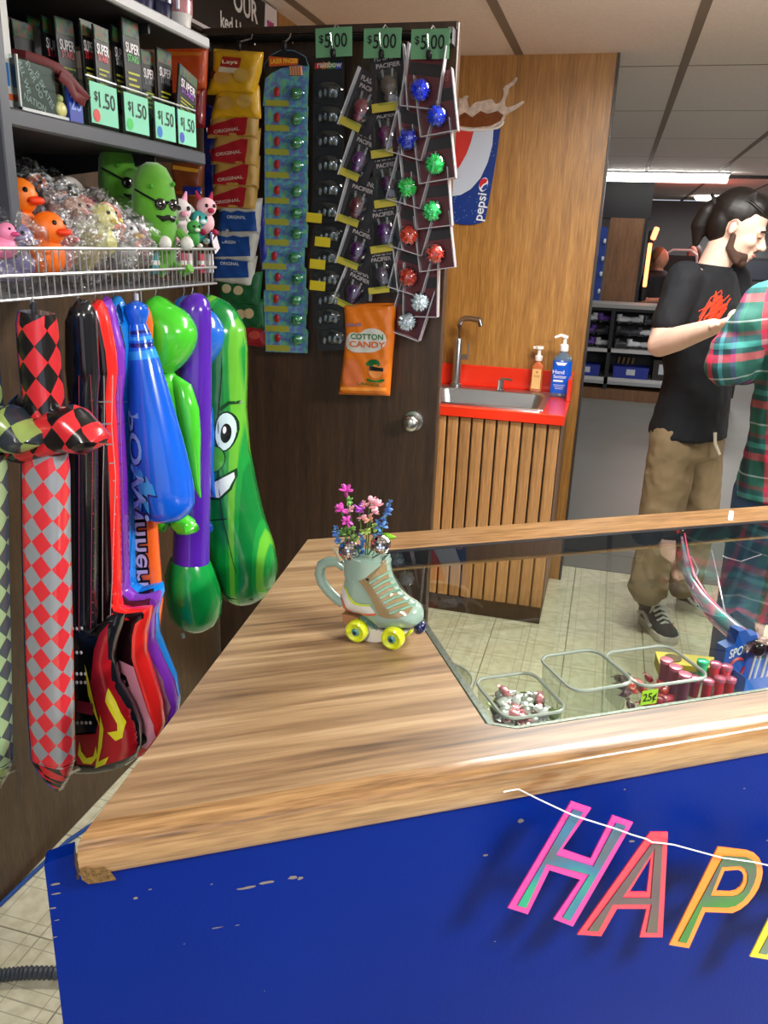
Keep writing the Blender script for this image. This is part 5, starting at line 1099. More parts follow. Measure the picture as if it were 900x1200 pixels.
duck('magenta wrapped duck beside the striped headband', 98, 262, -.97, .9, (196, 60, 120), (210, 60, 60), True)
duck('pale pink wrapped duck just left of the middle of the basket', 60, 276, -.92, .95, (214, 160, 150), (226, 90, 60), True)
duck('dull red wrapped duck low behind the wires', 66, 302, -.87, .95, (170, 90, 90), (170, 60, 60), True)
duck('light grey wrapped duck low behind the wires right of the yellow one', 140, 298, -.88, 1.1, (170, 170, 172), (190, 150, 90), True)
duck('dusty pink wrapped duck low behind the wires', 160, 300, -.87, .95, (170, 110, 120), (190, 90, 90), True)
duck('grey-green wrapped toy low behind the wires near the plush pickles', 183, 300, -.88, .95, (130, 140, 140), (100, 120, 120), True)
# empty cellophane bags
for k, (x, y, X, s, lb) in enumerate(((16, 216, -1.1, .05, 'crumpled clear bag at the top left of the basket heap'), (52, 226, -1.06, .045, 'crumpled clear bag behind the peach ducks'), (150, 258, -.92, .045, 'crumpled clear bag right of the coral glasses'), (165, 275, -.88, .04, 'small clear bag below the nearer plush pickle'))):
    p = atx(x, y, X); o = thing('clear_bag', lb, 'bag', p); crinkle(MB(), (0, 0, 0), (s, s*1.1, s), k).build('film', FILM, o, smooth=False)
    MB().box((0, 0, -.01), (s*.7, s*.7, s*.5), bev=.01).build('wrapped_card', M(((70, 90, 150), (150, 150, 152), (186, 186, 184), (176, 176, 178))[k], .5), o)
# headband
p = atx(83, 240, -.97); o = thing('headband', 'white padded headband standing up in the basket', 'headband', p)
arc = [(0, .046*math.cos(a), .05*math.sin(a)-.01) for a in [-.3+q*(PI+.6)/14 for q in range(15)]]
MB().tube(arc, .0085, seg=10, up=(1, 0, 0)).build('band', M((196, 190, 188), .6), o)
MB().bb((.002, -.006, -.024), (.006, .016, -.002)).build('blue_tag', M((30, 80, 150), .5), o, smooth=False)
# wrapped box with blue picture
p = atx(66, 244, -.93); o = thing('wrapped_toy', 'small wrapped toy with a dark blue picture card in the basket', 'toy', p)
MB().box((0, 0, 0), (.02, .06, .05), rx=.3, bev=.004).build('pack', M((170, 90, 66), .5), o); MB().box((.0125, .004, .006), (.004, .026, .026), rx=.3, bev=.003).build('picture', M((30, 60, 110), .4), o)
crinkle(MB(), (0, 0, 0), (.04, .05, .05), 44).build('cellophane', FILM, o, smooth=False)
# coral novelty glasses
p = atx(140, 266, -.86); o = thing('novelty_glasses', 'coral pink plastic novelty glasses lying on top of the basket heap', 'glasses', p); mc_ = M((236, 132, 110), .4)
for k, (dy, dz) in enumerate(((-.028, .018), (.032, -.014))):
    n = 16; r1, r2 = (.028, .017), (.018, .008); ring = []
    b = MB(); b.tube([(.004*math.cos(2*PI*q/n), dy+.024*math.cos(2*PI*q/n), dz+.015*math.sin(2*PI*q/n)-.30*.024*math.cos(2*PI*q/n)) for q in range(n+1)], .0055, seg=8, up=(1, 0, 0)); b.build('rim', mc_, o)
    MB().ell((0, dy, dz), (.003, .020, .011)).build('lens', M((110, 100, 96), .2, coat=.4), o)
MB().tube([(0, -.008, .010), (.004, .003, .0), (0, .012, -.004)], .006).build('bridge', mc_, o); MB().tube([(0, .055, -.022), (-.03, .07, -.03)], .005).build('temple', mc_, o)
MB().tube([(0, -.05, .024), (-.02, -.08, .045)], .006).build('temple', mc_, o)
# plush pickles
def plush(label, x, y, X, rz, s):
    p = atx(x, y, X); o = thing('plush_pickle', label, 'plush toy', p, rz); g = M((84, 154, 32), .9, noise=.25, nscale=26, bump=.2, sheen=.4); k_ = M((14, 14, 16), .35)
    MB().loft([((0, 0, -.12*s), .02*s, .02*s), ((0, 0, -.10*s), .038*s, .036*s), ((0, 0, -.04*s), .045*s, .042*s), ((.001, 0, .02*s), .046*s, .043*s), ((0, 0, .06*s), .041*s, .038*s), ((0, 0, .083*s), .028*s, .026*s), ((0, 0, .092*s), .012*s, .011*s)], seg=20, up=(1, 0, 0)).build('body', g, o)
    for q in (-1, 1):
        MB().ell((.040*s, q*.015*s, .012*s), (.008*s, .014*s, .012*s)).build('sunglass_lens', M((16, 16, 18), .08, coat=.8), o)
        MB().tube([(.043*s, q*.026*s, .016*s), (.024*s, q*.041*s, .028*s), (0, q*.045*s, .038*s)], .0022*s, seg=6).build('temple', k_, o)
        MB().tube([(.045*s, 0, -.012*s), (.043*s, q*.012*s, -.016*s), (.036*s, q*.024*s, -.010*s)], [.005*s, .006*s, .0018*s]).build('moustache', k_, o)
        MB().tube([(.03*s, q*.036*s, -.04*s), (.05*s, q*.040*s, -.055*s), (.062*s, q*.030*s, -.06*s)], .010*s).build('arm', g, o); MB().ell((.064*s, q*.028*s, -.062*s), (.014*s, .013*s, .014*s)).build('glove', M((205, 205, 200), .8), o)
        MB().tube([(.02*s, q*.02*s, -.10*s), (.05*s, q*.03*s, -.12*s), (.066*s, q*.034*s, -.11*s)], .010*s).build('leg', g, o)
    MB().tube([(.045*s, -.004, .016*s), (.047*s, 0, .016*s), (.045*s, .004, .016*s)], .003*s).build('bridge', k_, o)
    for y_, z_ in ((-.03, .045), (.02, .052), (-.034, -.03), (.03, -.02)): MB().ell((math.sqrt(max(0, .044**2-y_**2))*s, y_*s, z_*s), (.003*s, .005*s, .005*s), seg=8, rings=5).build('bump', M((56, 130, 24), .9), o)
    return o
plush('plush pickle with sunglasses further back in the basket', 141, 222, -.95, -.30, .92)
plush('plush pickle with sunglasses and moustache at the front of the basket', 181, 247, -.86, -.38, .92)
# little animals at the right end
def critter(label, x, y, X, c1, c2, s, rz=-.6):
    p = atx(x, y, X); o = thing('plush_critter', label, 'plush toy', p, rz); m1, m2 = M(c1, .8), M(c2, .8)
    MB().ell((0, 0, -.01*s), (.022*s, .024*s, .026*s)).build('body', m1, o); MB().ell((.01*s, 0, .026*s), (.022*s, .025*s, .022*s)).build('head', m1, o)
    for q in (-1, 1):
        MB().loft([((.004*s, q*.014*s, .042*s), .008*s, .005*s), ((0, q*.022*s, .062*s), .002*s, .002*s)], seg=8, up=(1, 0, 0)).build('ear', m2, o)
        MB().ell((.03*s, q*.010*s, .029*s), .0045*s, seg=8, rings=6).build('eye', M((14, 14, 20), .2), o)
        MB().ell((.016*s, q*.016*s, -.032*s), (.012*s, .009*s, .008*s)).build('paw', m2, o)
    MB().ell((.032*s, 0, .018*s), (.006*s, .009*s, .006*s)).build('muzzle', m2, o); return o
critter('white and pink plush critter beside the nearer plush pickle', 208, 262, -.87, (206, 196, 198), (226, 150, 180), 1.0)
critter('teal and white plush critter low at the right end of the basket', 232, 268, -.85, (60, 160, 160), (200, 220, 216), .75)
critter('pink and red plush critter at the right end of the basket', 240, 256, -.84, (220, 170, 180), (150, 20, 60), .85)
critter('green and white plush critter at the foot of the nearer pickle', 226, 276, -.825, (60, 140, 60), (210, 210, 200), .6)
o = thing('eye_tag', 'dark blue oval tag with a white eye at the right end of the basket', 'tag', atx(248, 279, -.815)); MB().ell((0, 0, 0), (.003, .009, .013)).build('tag', M((30, 36, 90), .4), o); MB().ell((.003, 0, 0), (.002, .005, .008)).build('white_ring', M((210, 210, 220), .4), o); MB().ell((.0045, 0, 0), (.0015, .0022, .004)).build('pupil', M((20, 16, 20), .4), o)
o = thing('white_tag', 'white paper tag sticking out over the right end of the basket', 'tag', atx(253, 287, -.81)); o.rotation_euler.x = .5; MB().bb((-.0005, -.012, -.014), (.0005, .012, .014)).build('paper', M((200, 190, 196), .6), o, smooth=False)
for k, (x, c_) in enumerate(((182, (60, 150, 150)), (214, (206, 70, 100)), (222, (220, 190, 196)), (236, (206, 60, 90)), (246, (200, 200, 206)))):
    o = thing('candy_stick_pack', '%s striped candy stick pack low at the right end of the basket' % ('teal', 'rose', 'pale pink', 'deep rose', 'white')[k], 'candy', atx(x, 309, -.83)); MB().loft([((0, 0, -.018), .008, .008), ((0, 0, .020), .008, .008)], seg=10, up=(1, 0, 0)).build('stick', M(c_, .3, coat=.4), o); MB().loft([((0, 0, -.002), .0085, .0085), ((0, 0, .006), .0085, .0085)], seg=10, up=(1, 0, 0)).build('band', M((226, 222, 222), .3), o)
# ---------------------------------------------------------------- sink corner
RED = M((226, 52, 26), .28, coat=.4); STL = M((176, 178, 180), .28, .95)
sc = thing('sink_cabinet', 'small plank-fronted sink cabinet with a bright red counter', 'cabinet', (-.405, 3.22, 0))
cw0, cw1, cyf, cyb = -.34, .268, 0, .53
n = 12; pw_ = (cw1-cw0)/n; pm = None
for k in range(n):
    x = cw0+(k+.5)*pw_
    if pm is None: o = MB().box((0, 0, 0), (pw_-.007, .014, .79), bev=.004).build('plank', WP, sc, (x, -.006, .475), smooth=False); pm = o.data
    else: o = bpy.data.objects.new('plank', pm); C.objects.link(o); o.parent = sc; o.location = (x, -.006, .475)
MB().bb((cw0, .001, .08), (cw1, .015, .87)).build('front_backing', M((44, 30, 20), .7), sc, smooth=False)
MB().bb((cw1-.016, .0155, .08), (cw1, cyb-.002, .87)).build('side_panel', WB, sc, smooth=False); MB().bb((cw0, .0155, .08), (cw0+.016, cyb-.002, .87)).build('side_panel', WB, sc, smooth=False)
MB().bb((cw0+.005, .0, .001), (cw1-.004, cyb-.004, .079)).build('toe_kick', M((30, 26, 24), .6), sc, smooth=False)
# counter with a cut-out for the basin
cx0, cx1, cy0, cy1 = -.345, .28, -.025, .528
hx0, hx1, hy0, hy1 = -.30, .165, .055, .40
vs, fs = fill([(cx0, cy0), (cx1, cy0), (cx1, cy1), (cx0, cy1)], [[(hx0, hy0), (hx1, hy0), (hx1, hy1), (hx0, hy1)]])
b = MB(); b.add([(a, c, .91) for a, c in vs], fs); b.add([(a, c, .872) for a, c in vs], [f[::-1] for f in fs])
for lp in ([(cx0, cy0), (cx1, cy0), (cx1, cy1), (cx0, cy1)], [(hx0, hy0), (hx1, hy0), (hx1, hy1), (hx0, hy1)]): b.add([(a, c, z) for z in (.872, .91) for a, c in lp], [(i, (i+1) % 4, 4+(i+1) % 4, 4+i) for i in range(4)])
b.build('countertop', RED, sc, smooth=False)
MB().bb((cx0, cyb-.018, .9105), (cx1, cyb-.001, 1.005), bev=.002).build('backsplash', RED, sc, smooth=False)
MB().bb((cx1-.016, .30, .9105), (cx1, cyb-.019, 1.003), bev=.002).build('side_splash', RED, sc, smooth=False)
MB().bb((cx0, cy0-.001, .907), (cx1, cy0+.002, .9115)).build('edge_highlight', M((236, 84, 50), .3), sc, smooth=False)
# basin
bs = thing('sink_basin', 'stainless steel basin set into the red counter', 'sink', (-.405, 3.22, .911))
def rr_(x0, x1, y0, y1, r, n=5):
    out = []
    for cx, cy, a0 in ((x1-r, y0+r, -PI/2), (x1-r, y1-r, 0), (x0+r, y1-r, PI/2), (x0+r, y0+r, PI)):
        out += [(cx+r*math.cos(a0+PI/2*k/n), cy+r*math.sin(a0+PI/2*k/n)) for k in range(n+1)]
    return out
def rings(mb, levels, mi=0, close=True):
    n = len(levels[0][0]); vs = []
    for ring, z in levels: vs += [(p[0], p[1], z) for p in ring]
    fs = [(i*n+j, i*n+(j+1) % n, (i+1)*n+(j+1) % n, (i+1)*n+j) for i in range(len(levels)-1) for j in range(n)]
    if close: fs.append(tuple(range((len(levels)-1)*n, len(levels)*n)))
    return mb.add(vs, fs, mi)
rings(MB(), [(rr_(-.325, .19, .025, .475, .02), 0), (rr_(-.323, .188, .027, .473, .02), .005), (rr_(-.305, .17, .045, .40, .04), .004), (rr_(-.298, .163, .052, .393, .04), -.004), (rr_(-.285, .15, .065, .38, .05), -.12), (rr_(-.26, .125, .09, .355, .05), -.15)]).build('basin', STL, bs)
MB().lathe([(.0, -.147), (.028, -.147), (.034, -.149)], (-.07, .22, 0)).build('drain', M((90, 92, 94), .3, .9), bs)
# faucet
fp_ = atz(537, 449, .916); fc = thing('faucet', 'brushed steel faucet with a square arched spout', 'faucet', (fp_.x, min(fp_.y, 3.68), .9165))
z1 = aty(541, 372, fc.location.y).z-.9165
MB().lathe([(.026, 0), (.026, .008), (.020, .012), (.019, .20), (.015, .21)]).build('base_column', STL, fc)
MB().tube([(0, 0, .19), (0, 0, z1-.03), (.008, -.004, z1-.012), (.026, -.01, z1-.002), (.06, -.03, z1), (.10, -.05, z1-.004)], [.0125, .0125, .0125, .0125, .0125, .0135], seg=14).build('spout', STL, fc)
MB().tube([(.095, -.048, z1-.004), (.105, -.053, z1-.028)], .011, seg=12).build('nozzle', M((120, 122, 124), .35, .9), fc)
MB().tube([(.0, 0, .13), (.05, -.01, .132)], .012, seg=12).build('lever_socket', STL, fc); MB().tube([(.047, -.01, .132), (.049, -.01, .20)], .0045, seg=8).build('lever', STL, fc)
sd = thing('soap_dispenser', 'little steel pump dispenser at the back of the basin', 'dispenser', (atz(588, 455, .916).x, 3.64, .9165))
MB().lathe([(.018, 0), (.018, .004), (.013, .006), (.013, .045), (.0, .05)]).build('pump_body', STL, sd); MB().tube([(0, 0, .045), (.0, 0, .052), (.05, -.01, .05)], .005, seg=8).build('spout', STL, sd)
# bottles
bp1 = atz(629, 457, .9105); b1_ = thing('soap_bottle', 'slim orange foaming soap bottle with a white pump', 'bottle', (bp1.x, bp1.y-.06, .9165 if bp1.x < -.21 else .9115))
s1 = .055
rings(MB(), [(rr_(-.026, .026, -.018, .018, .008), .0), (rr_(-.028, .028, -.019, .019, .008), .01), (rr_(-.024, .024, -.018, .018, .008), .115), (rr_(-.012, .012, -.012, .012, .011), .128), (rr_(-.012, .012, -.012, .012, .011), .14)]).build('bottle_body', M((226, 120, 70), .1, trans=.3, coat=.5), b1_)
MB().bb((-.020, -.0205, .012), (.018, -.019, .10)).build('paper_label', M((240, 190, 120), .5), b1_, smooth=False)
t = MB(); put_text(t, 'soap', .014, lambda u, v: (u, -.0212, .07+v)); t.box((0, -.021, .086), (.008, .0004, .008)); t.build('lettering', M((190, 110, 60), .5), b1_, smooth=False)
MB().lathe([(.015, .135), (.017, .14), (.017, .155), (.008, .16), (.008, .185), (.018, .187), (.018, .198), (.0, .20)]).box((-.012, 0, .192), (.03, .012, .01)).build('pump', M((236, 232, 226), .4), b1_)
bp2 = atz(657, 460, .9105); b2_ = thing('sanitizer_bottle', 'clear pump bottle with a bright blue hand sanitizer label', 'bottle', (bp2.x-.0, bp2.y-.10, .9115))
rings(MB(), [(rr_(-.040, .040, -.026, .026, .014), .0), (rr_(-.043, .043, -.028, .028, .016), .012), (rr_(-.040, .040, -.026, .026, .016), .14), (rr_(-.036, .036, -.024, .024, .018), .17), (rr_(-.014, .014, -.013, .013, .012), .19), (rr_(-.014, .014, -.013, .013, .012), .20)]).build('bottle_body', M((150, 190, 226), .06, trans=.75, coat=.5, ior=1.35), b2_)
rings(MB(), [(rr_(-.0425, .0425, -.0285, .027, .015), .016), (rr_(-.0405, .0405, -.0270, .0265, .016), .155)], close=False).build('blue_label', M((10, 92, 214), .3), b2_)
t = MB(); put_text(t, 'Hand', .024, lambda u, v: (u-.012, -.0295, .108+v), bold=.01); put_text(t, 'Sanitizer', .02, lambda u, v: (u-.004, -.0295, .088+v), bold=.01, w=.056); t.box((-.010, -.0297, .070), (.042, .001, .008))
for q in range(3): t.box((-.004, -.0297, .052-.008*q), (.05-.008*q, .0008, .0018))
t.prism([(-.028, .150), (.022, .150), (.012, .137), (-.018, .137)], -.0298, -.0285, fn=lambda u, v, w: (u, w, v)); t.build('lettering', M((236, 244, 250), .4), b2_, smooth=False)
MB().lathe([(.018, .196), (.020, .20), (.018, .222), (.008, .228), (.007, .25), (.013, .252), (.013, .262), (.0, .264)]).tube([(.0, 0, .258), (-.02, -.004, .262), (-.044, -.008, .252)], [.008, .007, .005]).build('pump', M((238, 238, 236), .4), b2_)
sw = thing('plug_switch', 'small white box with a cord at the left end of the red counter', 'switch', (-.735, 3.185, .855)); MB().box((0, 0, 0), (.02, .014, .016), bev=.003).build('box', M((210, 208, 200), .5), sw); MB().tube([(0, 0, -.008), (-.006, 0, -.05)], .003).build('cord', M((150, 90, 60), .5), sw)
# ---------------------------------------------------------------- cup sign on the back wall
yw = YB-.008
cs = thing('cup_sign', 'flat cut-out soda cup sign with a splash on the orange wood wall', 'sign', aty(556, 205, yw))
D = lambda pts: [((aty(a, b, yw)-cs.location).x, (aty(a, b, yw)-cs.location).z) for a, b in pts]
c6 = lambda pts: D([(500+a/6, 80+b/6) for a, b in pts])
fr = lambda mb, pts, y0, y1: mb.prism(pts, y0, y1, fn=lambda u, v, w: (u, w, v))
body = [(190, 430), (518, 425), (490, 620), (450, 860), (412, 1060), (385, 1085), (330, 1100), (250, 1100), (190, 1088), (158, 1070), (165, 940), (178, 720)]
q = NT('cup_blue'); tc = q.n('ShaderNodeTexCoord'); vz = q.n('ShaderNodeTexVoronoi', i_Scale=60.); q.l(tc.outputs['Object'], vz.inputs['Vector']); g = q.n('ShaderNodeMath', operation='LESS_THAN'); g.inputs[1].default_value = .16; q.l(vz.outputs['Distance'], g.inputs[0])
mx = q.n('ShaderNodeMixRGB'); mx.inputs[1].default_value = lin((14, 50, 128)); mx.inputs[2].default_value = lin((90, 130, 190)); q.l(g.outputs[0], mx.inputs[0]); q.l(mx.outputs[0], q.b.inputs['Base Color']); q.b.inputs['Roughness'].default_value = .4
fr(MB(), c6(body), 0, .008).build('cup_board', q.m, cs, smooth=False)
fr(MB(), c6([(332, 440), (470, 432), (462, 540), (430, 660), (380, 770), (310, 850), (240, 890), (166, 902), (174, 770), (230, 690), (280, 600), (310, 520)]), -.001, 0).build('white_wave', M((196, 206, 222), .4), cs, smooth=False)
fr(MB(), c6([(196, 436), (330, 440), (312, 520), (282, 600), (238, 680), (184, 745), (178, 700)]), -.001, 0).build('red_wave', M((206, 56, 50), .4), cs, smooth=False)
rim_ = [(196, 420), (300, 436), (420, 432), (500, 418), (532, 395), (540, 372)]
rp = c6(rim_); MB().tube([(a, -.002, b_) for a, b_ in rp], .0055, seg=8, up=(0, 1, 0)).build('cup_rim', M((226, 220, 212), .4), cs)
fr(MB(), smooth_poly(c6([(205, 412), (215, 330), (228, 250), (222, 205), (250, 215), (262, 195), (300, 190), (280, 215), (300, 290), (330, 240), (400, 228), (465, 212), (480, 255), (520, 240), (545, 180), (532, 132), (600, 100), (630, 55), (640, 75), (615, 115), (575, 140), (575, 175), (545, 240), (560, 282), (640, 250), (680, 225), (692, 240), (610, 300), (560, 320), (545, 370), (500, 405), (420, 424), (300, 428)]), 2), -.0008, .004).build('splash', M((226, 206, 190), .3, noise=.45, nscale=38), cs, smooth=False)
fr(MB(), c6([(215, 405), (232, 330), (270, 310), (320, 345), (380, 300), (430, 320), (500, 300), (540, 330), (520, 370), (450, 405), (330, 418)]), -.0016, -.0008).build('cola_surface', M((134, 72, 26), .3, noise=.5, nscale=50), cs, smooth=False)
fr(MB(), c6([(400+34*math.cos(a*PI/8)*.9+10*math.sin(a*PI/8), 818-50*math.sin(a*PI/8)) for a in range(16)]), -.0012, 0).build('emblem', M((226, 230, 236), .4), cs, smooth=False)
fr(MB(), c6([(374, 800), (384, 780), (410, 772), (428, 785), (420, 805), (398, 815), (378, 840), (370, 825)]), -.0020, -.0012).build('emblem_red', M((200, 40, 50), .4), cs, smooth=False)
fr(MB(), c6([(384, 852), (402, 825), (430, 812), (424, 840), (404, 860)]), -.0020, -.0012).build('emblem_blue', M((16, 60, 150), .4), cs, smooth=False)
t = MB(); c0 = c6([(378, 975)])[0]; an = math.radians(-80)+PI
an = math.radians(84)
put_text(t, 'pepsi', .056, lambda u, v: (c0[0]+u*math.cos(an)-v*math.sin(an), -.0015, c0[1]+u*math.sin(an)+v*math.cos(an)), bold=.015, w=.112); t.build('lettering', M((226, 232, 240), .4), cs, smooth=False)
# ---------------------------------------------------------------- roller-skate mug
pA, pB = atz(419, 752, CZ), atz(461, 761, CZ); ax = (pB-pA).normalized(); MA = math.atan2(ax.y, ax.x); nrm = V((-ax.y, ax.x, 0))
mp0 = (pA+pB)/2+nrm*.022
mg = thing('skate_mug', 'mint green roller-skate shaped ceramic mug with yellow wheels on the counter corner', 'mug', mp0, MA)
Z0 = V((mp0.x, mp0.y, CZ+.001)); mg.location = Z0
def mpx(pts, d=0):
    out = []
    for x, y in pts:
        p = atp(x, y, Z0+nrm*d, nrm)-Z0; out.append((p.dot(ax), p.z))
    return out
MINT = M((138, 164, 150), .16, coat=.8); TAN = M((140, 120, 86), .2, coat=.7)
k8 = lambda pts: [(350+a/5.218, 550+b/5.218) for a, b in pts]
bo = k8([(285, 572), (340, 566), (430, 560), (500, 545), (553, 515), (556, 560), (562, 610), (575, 665), (610, 735), (670, 785), (735, 822), (760, 862), (765, 905), (752, 940), (700, 962), (600, 968), (510, 965), (460, 925), (400, 880), (345, 866), (290, 852), (268, 800), (266, 750), (280, 700), (290, 640)])
bf = Puff(mpx(bo), .026, .027, .005); bf.mesh().build('boot', MINT, mg)
top_ = mpx([(404, 659), (457, 649)]); tc_ = ((top_[0][0]+top_[1][0])/2, (top_[0][1]+top_[1][1])/2); rx_ = (top_[1][0]-top_[0][0])/2
MB().loft([((tc_[0], 0, tc_[1]-.030), rx_*.98, .0275), ((tc_[0], 0, tc_[1]-.010), rx_*.99, .0275), ((tc_[0]+.001, 0, tc_[1]+.004), rx_*1.02, .028), ((tc_[0]+.001, 0, tc_[1]+.005), rx_*.93, .025), ((tc_[0]+.001, 0, tc_[1]-.010), rx_*.85, .022)], seg=26, up=(0, 1, 0)).build('collar', MINT, mg)
def md(nm, pts, col, off, mt=None): b = MB(); bf.decal(b, mpx(k8(pts)), off=off, step=.004); b.build(nm, mt or M(col, .18, coat=.7), mg)
md('tan_panel', [(388, 572), (430, 566), (548, 535), (556, 600), (572, 670), (610, 740), (670, 790), (718, 824), (700, 850), (640, 868), (570, 866), (530, 850), (505, 800), (480, 740), (440, 680), (400, 630)], 0, .0012, TAN)
md('white_panel', [(290, 690), (330, 700), (352, 740), (380, 775), (420, 790), (480, 795), (500, 820), (515, 845), (400, 850), (350, 835), (320, 790), (282, 735)], (206, 206, 196), .0012)
md('lime_stripe', [(296, 680), (335, 690), (360, 735), (390, 768), (430, 780), (480, 780), (484, 792), (425, 792), (380, 782), (348, 744), (328, 703), (296, 692)], (178, 196, 70), .0022)
md('coral_stripe', [(282, 734), (315, 765), (340, 815), (370, 838), (430, 842), (515, 834), (518, 846), (430, 854), (362, 850), (330, 824), (305, 776), (280, 746)], (200, 90, 70), .0022)
md('sole_line', [(372, 872), (400, 876), (440, 905), (480, 945), (520, 952), (700, 952), (748, 938), (748, 946), (700, 962), (516, 962), (470, 952), (430, 915), (396, 888), (372, 880)], (90, 120, 108), .001)
lc = MB()
for k in range(7):
    a = mpx(k8([(478+k*20, 655+k*30)]))[0]; c_ = mpx(k8([(566+k*26, 615+k*33)]))[0]; m_ = ((a[0]+c_[0])/2, (a[1]+c_[1])/2)
    lc.tube([(a[0], -bf.h(*a)-.002, a[1]), (m_[0], -bf.h(*m_)-.0035, m_[1]+.002), (c_[0], -bf.h(*c_)*.6-.002, c_[1])], .0022, seg=6)
lc.build('laces', M((120, 160, 136), .2, coat=.7), mg)
for a in ((455, 592), (463, 634)): u, w_ = mpx(k8([a]))[0]; MB().ell((u, -bf.h(u, w_)-.001, w_), (.0030, .0014, .0022), seg=10, rings=6).build('eyelet', M((24, 20, 18), .3), mg)
hpts = mpx(k8([(285, 600), (240, 568), (185, 562), (142, 585), (128, 640), (145, 695), (185, 745), (230, 790), (270, 822)])); MB().tube([(a, 0, b_) for a, b_ in hpts], [.007, .008, .008, .0082, .0082, .0082, .0082, .0078, .007], seg=14, up=(0, 1, 0)).build('handle', MINT, mg)
u0, w0 = mpx(k8([(300, 860)]))[0]; u1, w1 = mpx(k8([(372, 930)]))[0]
hp = mpx(k8([(292, 858), (345, 866), (396, 884), (392, 930), (330, 930), (300, 905)])); MB().prism(hp, -.018, .018, fn=lambda u, v, w: (u, w, v)).build('heel_block', M((160, 112, 76), .25, coat=.6), mg, smooth=False)
sp2 = mpx(k8([(385, 885), (440, 925), (500, 968), (690, 968), (640, 1010), (500, 1035), (420, 1030), (400, 980)])); MB().prism(sp2, -.014, .014, fn=lambda u, v, w: (u, w, v)).build('plate', M((214, 208, 196), .25, coat=.6), mg, smooth=False)
for wx, wy, r_ in ((358, 988, 70), (578, 1028, 71)):
    u, w_ = mpx(k8([(wx, wy)]), -.022)[0]; rad = r_/5.218*.00131
    for s in (-1, 1):
        yy = s*.022; wz = max(rad+.0005, w_ if abs(w_-rad) < .004 else rad+.0005)
        wl = MB(); lt = MB().lathe([(.0, -.008), (rad*.32, -.008), (rad*.38, -.006), (rad*.75, -.009), (rad*.95, -.007), (rad, -.002), (rad, .004), (rad*.9, .008), (0, .008)], seg=26); wl.add([(v.x+u, yy-s*(-v.z)*1.0 if s > 0 else yy+v.z, v.y+wz) for v in lt.v], lt.f)
        w2 = wl.build('wheel', M((196, 206, 34), .18, coat=.7), mg)
        if s < 0:
            MB().ell((u, yy-.0075, wz), (rad*.36, .003, rad*.36)).build('hub', M((60, 120, 116), .2, coat=.6), mg); MB().ell((u, yy-.0098, wz), (rad*.18, .002, rad*.18)).build('axle_nut', M((16, 34, 50), .2), mg)
    MB().tube([(u, -.02, wz), (u, .02, wz)], .004).build('axle', M((200, 196, 186), .3), mg)
u, w_ = mpx(k8([(735, 978)]), -.01)[0]; MB().ell((u, -.004, max(w_, .017)), (.0085, .011, .0115), R=Matrix.Rotation(.5, 3, 'Y')).build('toe_stop', M((12, 16, 66), .12, coat=.8), mg)
u1, w1 = mpx(k8([(690, 985)]))[0]; MB().tube([(u1-.012, 0, w1+.006), (u, -.003, max(w_, .017))], .005).build('toe_stop_stem', M((206, 200, 190), .3), mg)
# flowers and mirror balls stuck in the mug
def W(x, y, d=0): return atp(x, y, Z0+nrm*d, nrm)
def pick(nm, label, cat, base=(430, 652)):
    return thing(nm, label, cat, W(*base, 0))
def stem(o, pts, col=(70, 110, 50), r=.0011): MB().tube([tuple(W(x, y, d)-o.location) for x, y, d in pts], r, seg=5).build('stem', M(col, .6), o)
def bloom(o, x, y, d, s, col, seed, nm='blossom', petals=9, c2=None):
    rr = random.Random(seed); c_ = W(x, y, d)-o.location; b = MB()
    for k in range(petals):
        dd = V((rr.gauss(0, 1), rr.gauss(0, 1), rr.gauss(0, 1)+.4)).normalized(); R_ = dd.to_track_quat('Z', 'Y').to_matrix()
        b.ell(c_+dd*s*.66, (s*.46, s*.2, s*.66), mi=k % 2, seg=7, rings=5, R=R_)
    b.build(nm, [M(col, .6), M(c2 or tuple(min(255, int(v*1.25+16)) for v in col), .6)], o)
def leaf(o, x, y, d, L_, wd, ang, col, seed=0):
    c_ = W(x, y, d)-o.location; a = ax*math.cos(ang)+V((0, 0, 1))*math.sin(ang); s = V((0, 0, 1))*math.cos(ang)-ax*math.sin(ang); b = MB(); n = 6; vs = []
    for k in range(n+1):
        t = k/n; w_ = wd*math.sin(PI*min(1, t*.96+.02)); q = c_+a*L_*t-nrm*.004*math.sin(PI*t); vs += [q+s*w_, q-nrm*.0015, q-s*w_]
    b.add(vs, [(3*i+j, 3*i+j+1, 3*i+j+4, 3*i+j+3) for i in range(n) for j in range(2)]); ob = b.build('leaf', M(col, .4), o); md_ = ob.modifiers.new('t', 'SOLIDIFY'); md_.thickness = .0006
MAG, PNK, CBL, GRN = (176, 60, 150), (222, 150, 160), (60, 100, 170), (90, 140, 60)
